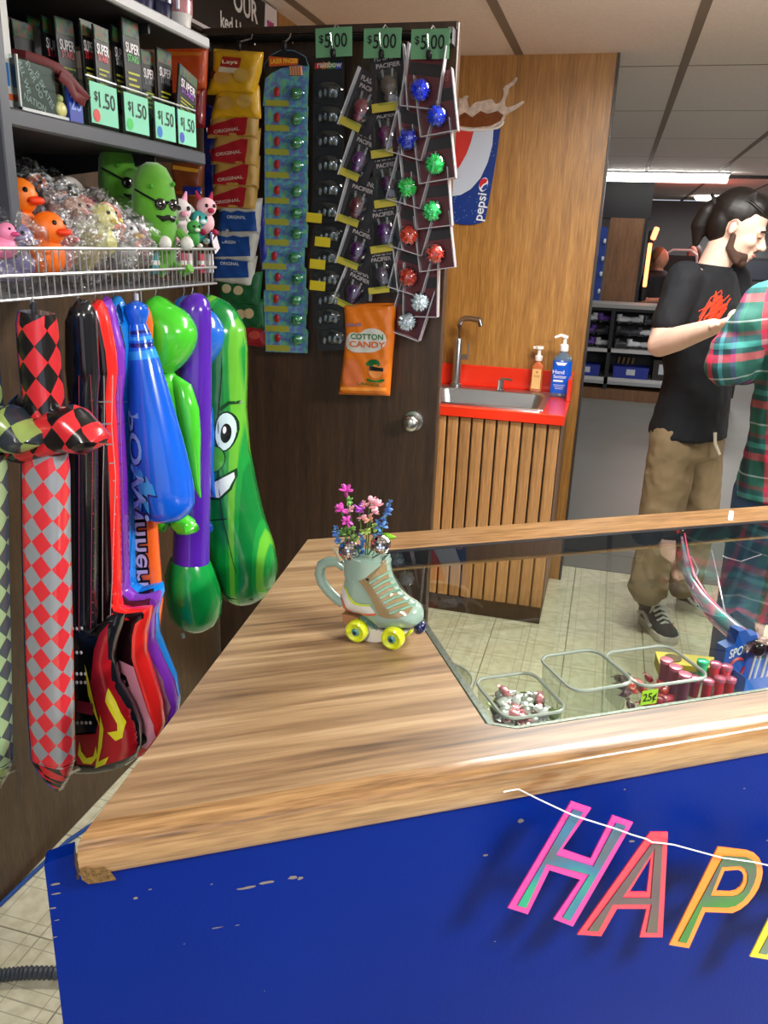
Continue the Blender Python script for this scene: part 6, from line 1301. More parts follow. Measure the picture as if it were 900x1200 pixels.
for lb, pts, bl in (('tallest magenta flower sprig leaning left in the skate mug', [(420, 655, 0), (412, 610, 0), (406, 585, 0)], [(405, 575, .0, .009, MAG), (409, 587, 0, .006, GRN)]),
    ('magenta flower sprig at the left of the bouquet', [(420, 655, 0), (408, 620, -.004), (400, 600, -.004)], [(400, 598, -.004, .009, MAG), (407, 611, -.006, .008, MAG)]),
    ('magenta flower sprig in the middle of the bouquet', [(426, 655, 0), (423, 620, 0), (421, 598, 0)], [(421, 596, -.003, .0085, (150, 60, 170)), (412, 598, 0, .006, PNK)]),
    ('pale pink flower sprig at the top right of the bouquet', [(428, 655, 0), (430, 620, 0), (434, 588, 0)], [(434, 587, 0, .0085, PNK), (441, 593, 0, .009, PNK), (438, 601, -.004, .008, PNK), (426, 592, .004, .006, PNK)]),
    ('peach and green foliage sprig low in the bouquet', [(430, 655, 0), (432, 630, 0), (434, 608, 0)], [(433, 609, 0, .007, (220, 150, 120)), (424, 606, .003, .006, PNK), (428, 622, -.006, .007, (130, 150, 70)), (440, 618, 0, .006, (120, 150, 60))]),
    ('dark green leafy sprig at the left of the bouquet', [(416, 655, 0), (410, 640, 0), (404, 622, 0)], [(403, 625, 0, .007, (70, 110, 40)), (411, 620, 0, .007, (90, 130, 50)), (416, 632, -.006, .007, (80, 110, 50)), (408, 636, -.006, .006, (120, 60, 110))])):
    o = pick('flower_sprig', lb, 'flower'); stem(o, pts)
    for i, (x, y, d, s, c_) in enumerate(bl): bloom(o, x, y, d, s, c_, int(x*3+y), 'blossom')
for lb, rows in (('tall blue lavender spike leaning right in the mug', [(446, 628), (449, 618), (451, 610), (453, 602), (455, 595), (457, 589)]), ('short blue lavender spike at the left of the mug', [(397, 636), (395, 630), (393, 624), (393, 619)]), ('blue lavender spike in the centre of the bouquet', [(424, 650), (423, 642), (424, 634), (423, 627)]), ('small blue lavender spike beside the green leaf', [(441, 634), (442, 626), (443, 618), (442, 612)])):
    o = pick('lavender_spike', lb, 'flower'); stem(o, [(428, 656, 0), (rows[0][0], rows[0][1], 0), (rows[-1][0], rows[-1][1], 0)])
    for i, (x, y) in enumerate(rows): bloom(o, x, y, 0, .0062 if i < len(rows)-1 else .004, CBL, int(x+y*7)+i, 'floret', 7, (90, 140, 200))
o = pick('leaf_sprig', 'bright green leaf poking out right of the mug', 'leaf'); stem(o, [(436, 652, 0), (446, 632, 0), (452, 628, 0)]); leaf(o, 446, 626, -.002, .025, .0055, -.02, (120, 176, 30)); leaf(o, 412, 640, -.004, .018, .004, 2.2, (60, 110, 40))
o = pick('shell_pick', 'small cream cone-shaped pick at the left rim of the mug', 'ornament'); MB().loft([(W(389, 641, 0)-o.location, .001, .001), (W(396, 646, -.004)-o.location, .006, .006), (W(402, 656, -.004)-o.location, .007, .007)], seg=10).build('cone', M((196, 186, 150), .3, coat=.4), o)
for k, (x, y, r_, lb) in enumerate(((409, 645, .0158, 'mirror ball at the left rim of the skate mug'), (446, 638, .0150, 'mirror ball at the right rim of the skate mug'))):
    c_ = W(x, y, -.016); o = thing('mirror_ball', lb, 'ornament', c_); b = MB(); rr = random.Random(k); nlat = 11
    for i in range(nlat):
        a0, a1 = PI*i/nlat, PI*(i+.86)/nlat; nn = max(4, int(22*math.sin(PI*(i+.5)/nlat)))
        for j in range(nn):
            p0, p1 = 2*PI*j/nn, 2*PI*(j+.86)/nn; R_ = r_
            P = [V((math.sin(a)*math.cos(p), math.sin(a)*math.sin(p), math.cos(a)))*R_ for a, p in ((a0, p0), (a0, p1), (a1, p1), (a1, p0))]
            m_ = sum(P, V())/4; tl_ = Matrix.Rotation(rr.uniform(-.12, .12), 3, 'X') @ Matrix.Rotation(rr.uniform(-.12, .12), 3, 'Z'); b.add([m_+tl_ @ (p-m_) for p in P], [(0, 1, 2, 3)])
    MB().ell((0, 0, 0), r_*.975).build('core', M((26, 26, 30), .5), o); b.build('mirror_tiles', M((226, 226, 232), .06, 1), o, smooth=False, kind='stuff'); MB().tube([(0, 0, -r_*.9), tuple(W(427, 660, .0)-c_)], .0012, seg=5).build('stem', M((90, 90, 80), .4), o)
# ---------------------------------------------------------------- goods inside the display counter
SHZ = .835
def sp(x, y, z=SHZ): return atz(x, y, z)
BIN = glass('clear_plastic', (234, 238, 234), .05, .17); BRIM = M((196, 200, 196), .15, trans=.3, coat=.5)
def bin_(label, corner, rz, w_, d_, h_, r=.02, cat='bin'):
    o = thing('clear_bin', label, cat, corner, rz)
    lv = [(rr_(.006, w_-.006, .006, d_-.006, r), 0), (rr_(.004, w_-.004, .004, d_-.004, r), .003), (rr_(0, w_, 0, d_, r), h_)]
    b = MB(); rings(b, lv, close=False); b.add([(p[0], p[1], 0) for p in lv[0][0]], [tuple(range(len(lv[0][0])))]); b.build('bin_body', BIN, o)
    ring = rr_(0, w_, 0, d_, r); MB().tube([(p[0], p[1], h_) for p in ring]+[(ring[0][0], ring[0][1], h_)], .0028, seg=6).build('rim', BRIM, o); return o
def inb(o, x, y, z=0): return o.matrix_basis @ V((x, y, z))
bpy.context.view_layer.update()
q = wor(.497, .29, SHZ)
o = thing('clear_bowl', 'round clear plastic bowl behind the left glass edge', 'bowl', (q.x, q.y, SHZ)); MB().lathe([(.0, 0), (.038, 0), (.042, .004), (.054, .070)], seg=30).build('bowl_body', BIN, o); MB().tube([(.054*math.cos(a*PI/16), .054*math.sin(a*PI/16), .071) for a in range(33)], .002, seg=6).build('rim', BRIM, o)
q = wor(.558, .175, SHZ); b1 = bin_('wide clear bin of silver wrapped sweets in the counter corner', q, CA, .100, .115, .060)
q = wor(.668, .180, SHZ); b2 = bin_('tall empty clear bin left of the 25 cent sticker', q, CA+.03, .105, .110, .085, .022)
q = wor(.785, .185, SHZ); b3 = bin_('clear bin with a green 25 cent sticker and red sweets', q, CA, .125, .110, .074)
MB().bb((.002, -.0015, .044), (.030, -.0005, .068)).build('price_sticker', M((178, 226, 50), .5), b3, smooth=False)
t = MB(); put_text(t, '25\u00a2', .019, lambda u, v: (.016+u, -.002, .056+v), bold=.02, w=.024); t.build('lettering', M((20, 30, 16), .6), b3, smooth=False)
rr = random.Random(11)
def sweet(label, pos, col, s, group, metal=.0, rgh=.25):
    o = thing('wrapped_sweet', label, 'sweet', pos, rr.uniform(0, PI), group); m_ = M(col, rgh, metal, coat=.4)
    d = V((1, 0, rr.uniform(-.3, .4))).normalized()
    MB().loft([(d*-.5*s, .05*s, .02*s), (d*-.4*s, .30*s, .26*s), (d*0, .40*s, .36*s), (d*.4*s, .30*s, .26*s), (d*.5*s, .05*s, .02*s)], seg=8, up=(0, 0, 1)).build('sweet', m_, o)
    for q_ in (-1, 1): MB().loft([(d*q_*.45*s, .06*s, .03*s), (d*q_*.85*s, .30*s, .04*s)], seg=6, up=(0, 0, 1)).build('twist', m_, o)
bpy.context.view_layer.update()
for k in range(95):
    x, y = rr.uniform(.012, .088), rr.uniform(.014, .095); z = .010+rr.random()*.042; c_ = rr.choice([(200, 206, 202), (226, 226, 230), (180, 186, 180), (216, 216, 220), (150, 166, 110), (216, 140, 150)])
    sweet('silver or pale wrapped sweet heaped in the corner bin', inb(b1, x, y, z), c_, .019, 'silver sweets in the corner bin', .5, .25)
for k in range(12):
    c_ = (60, 96, 60); sweet('dark green wrapped sweet at the right of the corner bin', inb(b1, rr.uniform(.066, .090), rr.uniform(.02, .09), .034+rr.random()*.008), c_, .016, 'green sweets in the corner bin', .2)
for k in range(26): sweet('red wrapped sweet in the bin with the 25 cent sticker', inb(b3, rr.uniform(.035, .09), rr.uniform(.015, .095), .010+rr.random()*.026), rr.choice([(190, 30, 50), (214, 60, 50), (160, 20, 50), (206, 90, 110)]), .016, 'red sweets in the stickered bin', 0)
for k in range(7): sweet('purple wrapped sweet at the left of the stickered bin', inb(b3, rr.uniform(.012, .035), rr.uniform(.02, .09), .010+rr.random()*.036), rr.choice([(110, 40, 90), (70, 30, 50)]), .018, 'purple sweets in the stickered bin', 0)
# red jar sweets
for k, (x, y, z, col, lb) in enumerate(((812, 803, 0, (170, 30, 50), 'front left'), (826, 806, 0, (180, 30, 50), 'front middle'), (840, 803, 0, (190, 40, 60), 'front right'), (818, 796, .02, (40, 190, 130), 'green-topped, rear left'), (833, 797, .018, (196, 40, 60), 'upper middle'), (846, 799, .016, (196, 50, 70), 'upper right'), (852, 804, 0, (176, 30, 50), 'rightmost'))):
    p = sp(x, y+12); o = thing('candy_tube', 'small %s candy tube with a shiny lid, %s of the cluster' % ('green' if k == 3 else 'red', lb), 'candy', (p.x, p.y, SHZ+z)); MB().lathe([(0, 0), (.0075, 0), (.0085, .028), (.0, .028)], seg=14).build('tube', M(col, .2, coat=.5), o); MB().lathe([(.0, .028), (.0098, .0285), (.0098, .034), (.006, .036), (0, .036)], seg=14).build('lid', M((220, 120, 150) if k != 3 else (60, 210, 150), .15, .4), o)
for k in range(3):
    p = inb(b3, .106, .035+.024*k, .046); o = thing('candy_tube', 'dusty pink candy tube standing in the right of the stickered bin, %s' % ('nearest', 'middle', 'furthest')[k], 'candy', p); MB().lathe([(0, -.042), (.0085, -.042), (.0095, .012), (0, .012)], seg=12).build('tube', M((130, 60, 84), .3, coat=.4), o); MB().lathe([(0, .012), (.0105, .0125), (.0105, .018), (0, .02)], seg=12).build('lid', M((226, 130, 160), .2, .3), o)
# blue card under the empty bin
p = loc(sp(700, 838)); o = thing('blue_card', 'flat blue and white card lying in front of the empty bin', 'card', wor(.70, .165, SHZ), CA); MB().bb((-.03, -.02, .0), (.075, .013, .002)).build('card', M((20, 66, 130), .5), o, smooth=False)
MB().lathe([(0, .002), (.02, .002), (.02, .003), (0, .003)], (.0, .02, 0)).build('printed_dome', M((180, 186, 190), .5), o, smooth=False)
o = thing('pink_sweet', 'single pink sweet on the shelf right of the corner bin', 'sweet', wor(.6625, .205, SHZ+.010)); MB().ell((0, 0, 0), (.0042, .007, .009)).build('sweet', M((226, 90, 110), .3, coat=.4), o)
MB().ell((.0, .008, 0), (.002, .004, .004)).build('twist', M((226, 90, 110), .3), o)
# yellow box, blue sports box, blue tray with lollipops
o = thing('yellow_box', 'long yellow carton behind the stickered bin', 'box', sp(803, 788), CA-.45); MB().bb((-.05, -.02, 0), (.06, .02, .022), bev=.001).build('carton', M((206, 176, 40), .5), o, smooth=False); MB().bb((-.051, -.021, .022), (.06, .021, .0245)).build('lid', M((222, 196, 70), .5), o, smooth=False)
MB().bb((.0, -.0212, .003), (.058, -.0202, .014)).build('grey_panel', M((150, 150, 120), .5), o, smooth=False); MB().lathe([(0, .0245), (.014, .0245), (.014, .0265), (0, .0265)], (-.024, 0, 0)).build('brown_seal', M((96, 70, 30), .5), o, smooth=False)
p = sp(858, 812); bxo = thing('card_box', 'upright blue SPORTS card box with a stepped top', 'box', (p.x+.004, p.y+.03, SHZ), CA+.1); bxo.scale = (.68, .68, .68)
MB().prism([(-.045, 0), (.06, 0), (.06, .13), (.03, .13), (.01, .15), (-.012, .15), (-.018, .115), (-.045, .11)], 0, .03, fn=lambda u, v, w: (u, w, v)).build('carton', M((16, 74, 160), .4), bxo, smooth=False)
t = MB(); put_text(t, 'SPORTS', .034, lambda u, v: (.012+u, -.001, .095+v+u*.15), bold=.02, w=.085); t.build('lettering', M((206, 206, 212), .5), bxo, smooth=False)
t = MB(); n = 20
t.tube([(.0+.026*math.cos(a*2*PI/n), -.001, .045+.028*math.sin(a*2*PI/n)) for a in range(3, n+1)], .0045, seg=5, up=(0, 1, 0)); t.build('red_swirl', M((170, 40, 46), .5), bxo)
p = sp(885, 815); o = thing('candy_tray', 'light blue card tray holding dark lollipops, at the right edge', 'tray', (p.x, p.y+.01, SHZ), CA); o.scale = (.75, .75, .75)
for a, b_ in (((-.03, 0, 0), (.09, .002, .035)), ((-.03, .05, 0), (.09, .052, .05)), ((-.03, .002, 0), (-.028, .05, .04)), ((-.028, .002, 0), (.09, .05, .002))): MB().bb(a, b_).build('side_panel', M((50, 110, 200), .4), o, smooth=False)
trl = o.location.copy()
for k in range(7):
    c_ = [(20, 20, 26), (30, 24, 30), (200, 90, 150), (24, 20, 24), (40, 160, 60), (196, 120, 170), (22, 22, 26)][k]
    o = thing('lollipop', '%s wrapped lollipop in the blue tray, %s from the left' % ({0: 'black', 1: 'dark', 2: 'pink', 3: 'black', 4: 'green', 5: 'pale pink', 6: 'black'}[k], ['first', 'second', 'third', 'fourth', 'fifth', 'sixth', 'seventh'][k]), 'lollipop', (trl.x-.008+.013*k*math.cos(CA), trl.y+.022+.013*k*math.sin(CA)+.006*(k % 2), SHZ+.004)); MB().tube([(0, 0, 0), (.004, 0, .055)], .0018, seg=6).build('stick', M((220, 216, 210), .5), o); MB().ell((.004, 0, .068), (.014, .013, .015)).build('sweet', M(c_, .15, coat=.6), o)
# pink and teal arc of unclear origin, built as a bent tube
q = NT('iridescent'); tc = q.n('ShaderNodeTexCoord'); nz = q.n('ShaderNodeTexNoise', i_Scale=16., i_Detail=2.); q.l(tc.outputs['Object'], nz.inputs['Vector']); cr = q.n('ShaderNodeValToRGB'); e = cr.color_ramp.elements
e[0].position = .36; e[0].color = lin((90, 190, 190)); e[1].position = .62; e[1].color = lin((220, 80, 120)); x = e.new(.5); x.color = lin((180, 150, 180)); q.l(nz.outputs[0], cr.inputs[0]); q.l(cr.outputs[0], q.b.inputs['Base Color']); q.b.inputs['Roughness'].default_value = .15; q.b.inputs['Metallic'].default_value = .4; q.b.inputs['Alpha'].default_value = .8
pts = [(799, 630, .935), (803, 655, .93), (810, 680, .915), (822, 700, .90), (840, 722, .885), (862, 741, .87), (884, 757, .866), (906, 770, .862), (940, 782, .86), (990, 788, .86)]
o = thing('iridescent_arc', 'see-through pink and teal arc of guessed shape curving through the case', 'toy', sp(862, 741, .87)); P = [atz(*a)-o.location for a in pts]
MB().tube([tuple(p) for p in P], [.003, .006, .010, .014, .017, .018, .018, .018, .018, .015], seg=12).build('tube', q.m, o)
MB().tube([tuple(p+V((.004, -.004, .012))) for p in P], [.001, .002, .003, .004, .004, .004, .004, .004, .004, .003], seg=6).build('pink_line', M((236, 90, 130), .2, alpha=.7), o)
a0 = atz(868, 640, .935)-o.location
b = MB(); b.tube([tuple(atz(*a)-o.location) for a in ((800, 645, .93), (812, 655, .93), (818, 668, .925), (812, 690, .915))], .0018, seg=6); b.tube([tuple(atz(*a)-o.location) for a in ((834, 645, .935), (842, 680, .92), (850, 720, .885))], .0016, seg=6); b.tube([tuple(atz(*a)-o.location) for a in ((846, 652, .935), (868, 658, .935), (892, 650, .935))], .0012, seg=6)
b.build('thin_strands', M((190, 170, 190), .15, alpha=.55, metal=.3), o, kind='stuff')
# ---------------------------------------------------------------- people
def hand(shapes, wrist, d, up, s=1.0, side=1, curl=.5):
    """palm with five separate bent fingers; d points along the palm, up is the back of the hand"""
    d = V(d).normalized(); up = (V(up)-d*V(up).dot(d)).normalized(); sd = d.cross(up)*side; w_ = V(wrist)
    for k in (-1, 0, 1): shapes.append(('c', w_+sd*.012*k*s, .016*s, w_+d*.075*s+sd*.024*k*s, .0135*s))
    for k, L_ in enumerate((.070, .080, .076, .060)):
        b = w_+d*.078*s+sd*(.028-.0185*k)*s; d1 = (d*math.cos(curl*.6)-up*math.sin(curl*.6)); p1 = b+d1*L_*.5*s
        d2 = (d*math.cos(curl*1.8)-up*math.sin(curl*1.8)); p2 = p1+d2*L_*.3*s; d3 = (d*math.cos(curl*2.8)-up*math.sin(curl*2.8)); p3 = p2+d3*L_*.22*s
        for a, c_, r1, r2 in ((b, p1, .0095, .0088), (p1, p2, .0088, .008), (p2, p3, .008, .007)): shapes.append(('c', a, r1*s, c_, r2*s))
    b = w_+d*.02*s+sd*.03*s; p1 = b+(d*.6+sd*.8).normalized()*.035*s; p2 = p1+(d*.95+sd*.2).normalized()*.03*s
    shapes += [('c', b, .013*s, p1, .011*s), ('c', p1, .0105*s, p2, .0085*s)]
def headshapes(c_, R_):
    T = lambda p: V(c_)+R_ @ V(p); S_ = []
    S_.append(('e', T((-.012, 0, .022)), (.098, .076, .098), R_)); S_.append(('e', T((.030, 0, -.030)), (.060, .060, .085), R_))
    S_.append(('e', T((.030, 0, -.078)), (.052, .050, .036), R_)); S_.append(('e', T((.066, 0, -.100)), (.022, .026, .020), R_))
    S_.append(('e', T((.070, 0, .012)), (.026, .052, .018), R_)); S_.append(('c', T((.086, 0, .002)), .009, T((.112, 0, -.036)), .0125))
    S_ += [('e', T((.100, s*.012, -.040)), (.010, .008, .008), R_) for s in (-1, 1)]
    S_ += [('e', T((.058, s*.040, -.030)), (.028, .022, .024), R_) for s in (-1, 1)]
    S_ += [('e', T((.088, 0, -.064)), (.012, .024, .007), R_), ('e', T((.086, 0, -.078)), (.012, .021, .008), R_)]
    S_ += [('e', T((-.012, s*.077, -.006)), (.016, .009, .028), R_) for s in (-1, 1)]
    return S_, T
def shoe(par, heel, toe, upper, sole, stripe=None, laces=None, s=1.0):
    o = par; h = V(heel); t_ = V(toe); d = (t_-h); L_ = d.length; d.normalize(); sd = V((-d.y, d.x, 0)); rz = math.atan2(d.y, d.x)
    P = lambda a, b, z: h+d*a*L_+sd*b+V((0, 0, z))-par.location
    out = [(0, 0), (.03, .022), (.15, .033), (.35, .034), (.55, .042), (.75, .049), (.9, .042), (.98, .022), (1.0, 0), (.98, -.022), (.9, -.042), (.75, -.047), (.55, -.038), (.35, -.032), (.15, -.032), (.03, -.022)]
    b = MB(); rings(b, [([P(a, w_, 0)[:2] for a, w_ in out], .001), ([P(a, w_*1.06, 0)[:2] for a, w_ in out], .006), ([P(a, w_*1.06, 0)[:2] for a, w_ in out], .034), ([P(a, w_*.95, 0)[:2] for a, w_ in out], .037)])
    b.add([tuple(P(a, w_, 0)[:2])+(.001,) for a, w_ in out], [tuple(range(len(out)))]); b.build('sole', sole, par, (0, 0, 0))
    secs = [(P(.02, 0, .055), .026, .025), (P(.10, 0, .065), .033, .038), (P(.28, 0, .070), .035, .046), (P(.42, 0, .062), .037, .040), (P(.60, 0, .046), .043, .028), (P(.80, 0, .038), .046, .022), (P(.93, 0, .033), .034, .016), (P(.985, 0, .03), .012, .008)]
    MB().loft(secs, seg=18, up=(0, 0, 1), pw=2.4).build('upper', upper, par)
    MB().loft([(P(.10, 0, .085), .034, .034*1.2), (P(.12, 0, .115), .036, .045)], seg=16, up=(1, .2, 0), pw=2).build('collar', upper, par)
    if laces:
        lb = MB()
        for k in range(5): a = .40+.07*k; z = .121-.013*k; lb.tube([P(a, -.026, z-.010), P(a+.01, 0, z+.004), P(a, .026, z-.010)], .0055, seg=6)
        for q in (-1, 1): lb.tube([P(.42, 0, .122), P(.46, q*.03, .126), P(.52, q*.05, .10), P(.47, q*.025, .115)], .0045, seg=6)
        lb.build('laces', laces, par)
    if stripe:
        for q in (-1, 1):
            pts = [(.10, .037, .050), (.25, .041, .066), (.38, .043, .060), (.50, .047, .044), (.60, .052, .042)]
            MB().tube([P(a, q*(w_), z+.006) for a, w_, z in pts], .0078, seg=8).build('side_stripe', stripe, par)
SK = M((234, 196, 176), .55, noise=.06, nscale=40); BLKS = M((22, 24, 30), .85, noise=.3, nscale=14, bump=.15)
KH = M((142, 122, 92), .85, noise=.22, nscale=12, bump=.25); HAIR = M((28, 22, 20), .45, noise=.4, nscale=90)
# ---- man in black
mo = V((.38, 3.42, 0)); fwd = V((.80, -.60, 0)).normalized(); rgt = V((fwd.y, -fwd.x, 0))
man = thing('person', 'bearded man with a dark ponytail, black T-shirt and khaki trousers, looking down', 'person', mo)
L = lambda p: tuple(V(p)-mo)
sc_ = V((.345, 3.40, 1.455)); rs_, ls_ = sc_+rgt*.165+V((0, 0, -.02)), sc_-rgt*.165+V((0, 0, -.02))
hipc = V((.355, 3.42, .93))
hc = aty(866, 266, 3.38)
Rh = Matrix.Rotation(math.radians(-12), 3, 'Z') @ Matrix.Rotation(math.radians(20), 3, 'Y')
hs, HT = headshapes(V(L(hc)), Rh)
elR, elL = aty(773, 404, 3.24), sc_-rgt*.22+fwd*.05+V((0, 0, -.29))
wrR, wrL = aty(836, 383, 3.02), aty(862, 372, 3.06)
sh = list(hs)
sh += [('c', L(sc_+V((.0, 0, .0))), .062, L(HT((-.02, 0, -.06))+mo), .054)]
sh += [('l', [(L(hipc+V((0, 0, -.05))), .12, .09), (L(hipc+V((0, 0, .12))), .125, .09), (L(sc_+V((-.01, 0, -.22))), .14, .095), (L(sc_+V((0, 0, -.06))), .155, .085), (L(sc_+V((0, 0, .03))), .07, .06)], rgt.cross(V((0, 0, 1))))]
for s_, e_, w_ in ((rs_, elR, wrR), (ls_, elL, wrL)): sh += [('c', L(s_), .052, L(e_), .046), ('c', L(e_), .046, L(e_.lerp(w_, .35)), .045), ('c', L(e_.lerp(w_, .35)), .045, L(w_), .029)]
for lg in ((hipc+rgt*.085+V((0, 0, -.10)), aty(773, 612, 3.34), aty(759, 700, 3.27)), (hipc-rgt*.085+V((0, 0, -.10)), aty(817, 612, 3.55), aty(801, 692, 3.56))): sh += [('c', L(lg[0]), .075, L(lg[1]), .052), ('c', L(lg[1]), .052, L(lg[2]), .036)]
hand(sh, L(wrR), (wrR-elR)+V((.03, .02, .03)), (0, -.3, 1), 1, 1, .6); hand(sh, L(wrL), V((.1, -.2, .02)), (0, 0, 1), 1, -1, .6)
blob('body', sh, SK, man, .0062, 3)
# T-shirt
ts = [('l', [(L(V((hipc.x, hipc.y, .835))), .182, .140), (L(V((hipc.x, hipc.y, .93))), .168, .128), (L(hipc+V((.005, 0, .16))), .158, .120), (L(sc_+V((-.01, 0, -.24))), .168, .120), (L(sc_+V((0, 0, -.10))), .180, .110), (L(sc_+V((0, 0, -.03))), .165, .085), (L(sc_+V((0, 0, .020))), .104, .078)], rgt.cross(V((0, 0, 1))))]
for s_, e_, f_ in ((rs_, elR, .60), (ls_, elL, .60)): m_ = s_.lerp(e_, f_); ts += [('c', L(s_), .068, L(m_), .064)]
wrinkle(blob('t_shirt', ts, BLKS, man, .008, 5), .016, .09)
cl = MB(); cl.loft([(L(sc_+V((.008, -.004, .012))), .082, .070), (L(sc_+V((.010, -.004, .034))), .070, .062), (L(sc_+V((.010, -.004, .032))), .060, .052)], seg=24, up=tuple(fwd)).build('collar_band', BLKS, man)
# orange-red scribbled print on the chest
pr = MB(); rr = random.Random(4)
cpt = aty(838, 358, 3.2); n0 = fwd
def chest(x, y):
    p = aty(x, y, 3.2); d = ray(x, y); c0 = V((sc_.x, sc_.y, 0))+fwd*.145; return CAM+d*((c0-CAM).dot(fwd)/d.dot(fwd))
for k in range(34):
    a = rr.gauss(0, 1); x, y = 838+rr.gauss(0, 5), 360+rr.gauss(0, 8); an = -1.05+rr.gauss(0, .25); l_ = rr.uniform(5, 15)
    p1, p2 = chest(x-math.cos(an)*l_, y-math.sin(an)*l_), chest(x+math.cos(an)*l_, y+math.sin(an)*l_); pr.tube([tuple(V(L(p1))), tuple(V(L(p2)))], rr.uniform(.0014, .004), seg=5)
pr.build('scribble_print', M((220, 62, 30), .6), man, kind='stuff')
# trousers
hz_ = V((hipc.x, hipc.y, .80))
kR, aR = aty(773, 612, 3.34), aty(759, 690, 3.27); kL, aL = aty(817, 612, 3.55), aty(801, 684, 3.56)
hR, hL = hipc+rgt*.085+V((0, 0, -.10)), hipc-rgt*.085+V((0, 0, -.10))
pt_ = [('l', [(L(hipc+V((0, 0, .0))), .14, .105), (L(hipc+V((0, 0, -.08))), .162, .128), (L(hipc+V((0, 0, -.18))), .155, .12)], rgt.cross(V((0, 0, 1))))]
pt_ += [('c', L(hR), .100, L(kR), .088), ('c', L(kR), .088, L(aR), .072), ('c', L(hL), .100, L(kL), .086), ('c', L(kL), .086, L(aL), .070)]
pt_ += [('c', L(aR+V((-.05, 0, .0))), .03, L(aR+V((.05, -.02, 0))), .032)]
for q in range(3): pt_ += [('c', L(aR.lerp(kR, .18+.14*q)+V((-.06, -.03, 0))), .022, L(aR.lerp(kR, .12+.14*q)+V((.055, -.055, 0))), .022)]
wrinkle(blob('trousers', pt_, KH, man, .009, 4), .022, .07)
MB().tube([L(aty(838, 507, 3.30)), L(aty(838, 520, 3.285)), L(aty(843, 533, 3.28))], .007, seg=6).build('drawstring', M((190, 180, 160), .8), man)
bt_, wh = M((26, 28, 30), .8), M((206, 202, 190), .5)
shoe(man, atz(752, 727, 0), atz(788, 757, 0), bt_, wh, M((200, 200, 200), .5), M((220, 220, 216), .6)); shoe(man, atz(792, 708, 0), atz(838, 722, 0), bt_, wh, M((200, 200, 200), .5), M((220, 220, 216), .6))
# hair, beard, face
HL = lambda p: tuple(HT(p))
hr = [('e', HT((-.026, 0, .040)), (.094, .082, .092), Rh), ('e', HT((-.055, 0, .0)), (.062, .076, .085), Rh), ('e', HT((.015, 0, .078)), (.070, .066, .050), Rh), ('c', HL((-.10, 0, .040)), .036, HL((-.125, 0, .01)), .034), ('c', HL((-.125, 0, .01)), .036, HL((-.128, .0, -.045)), .034), ('c', HL((-.128, 0, -.045)), .034, HL((-.112, .0, -.105)), .014)]
blob('hair', hr, HAIR, man, .0055, 3)
st_ = MB()
for k in range(30):
    yk = -.074+.0051*k; zz = math.sqrt(max(0, 1-(yk/.084)**2)); st_.tube([HL((.055, yk*.85, .045+.055*zz)), HL((.0, yk*.98, .052+.075*zz)), HL((-.06, yk*.8, .052+.068*zz)), HL((-.105, yk*.35, .05))], .0021, seg=5)
st_.build('combed_strands', HAIR, man, kind='stuff')
MB().tube([HL((-.112, .0, .05)), HL((-.118, 0, .042))], .037, seg=14).build('hair_band', M((16, 14, 16), .7), man)
bd = [('e', HT((.034, 0, -.084)), (.0525, .0525, .035), Rh), ('e', HT((.064, 0, -.106)), (.026, .029, .020), Rh)]
for s in (-1, 1): bd += [('c', HL((.002, s*.058, -.03)), .011, HL((.010, s*.054, -.075)), .013), ('c', HL((.010, s*.054, -.075)), .014, HL((.05, s*.036, -.105)), .016)]
bd += [('c', HL((.094, -.020, -.058)), .0055, HL((.099, 0, -.053)), .0055), ('c', HL((.094, .020, -.058)), .0055, HL((.099, 0, -.053)), .0055)]
blob('beard', bd, M((84, 60, 50), .8, noise=.4, nscale=150), man, .0045, 3)
for s in (-1, 1): MB().tube([HL((-.022, s*.086, -.024)), HL((-.026, s*.088, .006)), HL((-.012, s*.088, .020)), HL((.002, s*.086, .008))], .0022, seg=6).build('ear_fold', M((196, 130, 112), .6), man)
fe = MB()
for s in (-1, 1): fe.tube([HL((.092, s*.018, .014)), HL((.093, s*.034, .018)), HL((.082, s*.048, .012))], .0038, seg=6)
fe.build('eyebrows', M((40, 28, 24), .7), man)
for s in (-1, 1):
    MB().ell(HT((.083, s*.033, -.004)), (.009, .013, .008), R=Rh).build('eyelid', M((196, 146, 124), .5), man); MB().tube([HL((.089, s*.022, -.008)), HL((.0925, s*.033, -.0105)), HL((.084, s*.045, -.009))], .0016, seg=5).build('lashes', M((24, 18, 16), .6), man)
MB().ell(HT((.093, 0, -.071)), (.011, .019, .0045), R=Rh).build('mouth', M((176, 96, 88), .5), man)
# ---- person in plaid
q = NT('plaid'); tc = q.n('ShaderNodeTexCoord'); mp = q.n('ShaderNodeMapping'); mp.inputs['Rotation'].default_value = (0, math.radians(9), math.radians(24)); q.l(tc.outputs['Object'], mp.inputs[0]); sp_n = q.n('ShaderNodeSeparateXYZ'); q.l(mp.outputs[0], sp_n.inputs[0])
def band(sock, per, stops):
    a = q.n('ShaderNodeMath', operation='MULTIPLY'); a.inputs[1].default_value = 1/per; q.l(sock, a.inputs[0]); f_ = q.n('ShaderNodeMath', operation='FRACT'); q.l(a.outputs[0], f_.inputs[0]); cr = q.n('ShaderNodeValToRGB'); cr.color_ramp.interpolation = 'CONSTANT'; e = cr.color_ramp.elements
    e[0].position = 0; e[0].color = lin(stops[0][1]); e[1].position = stops[1][0]; e[1].color = lin(stops[1][1])
    for p_, c_ in stops[2:]: x = e.new(p_); x.color = lin(c_)
    q.l(f_.outputs[0], cr.inputs[0]); return cr.outputs[0]
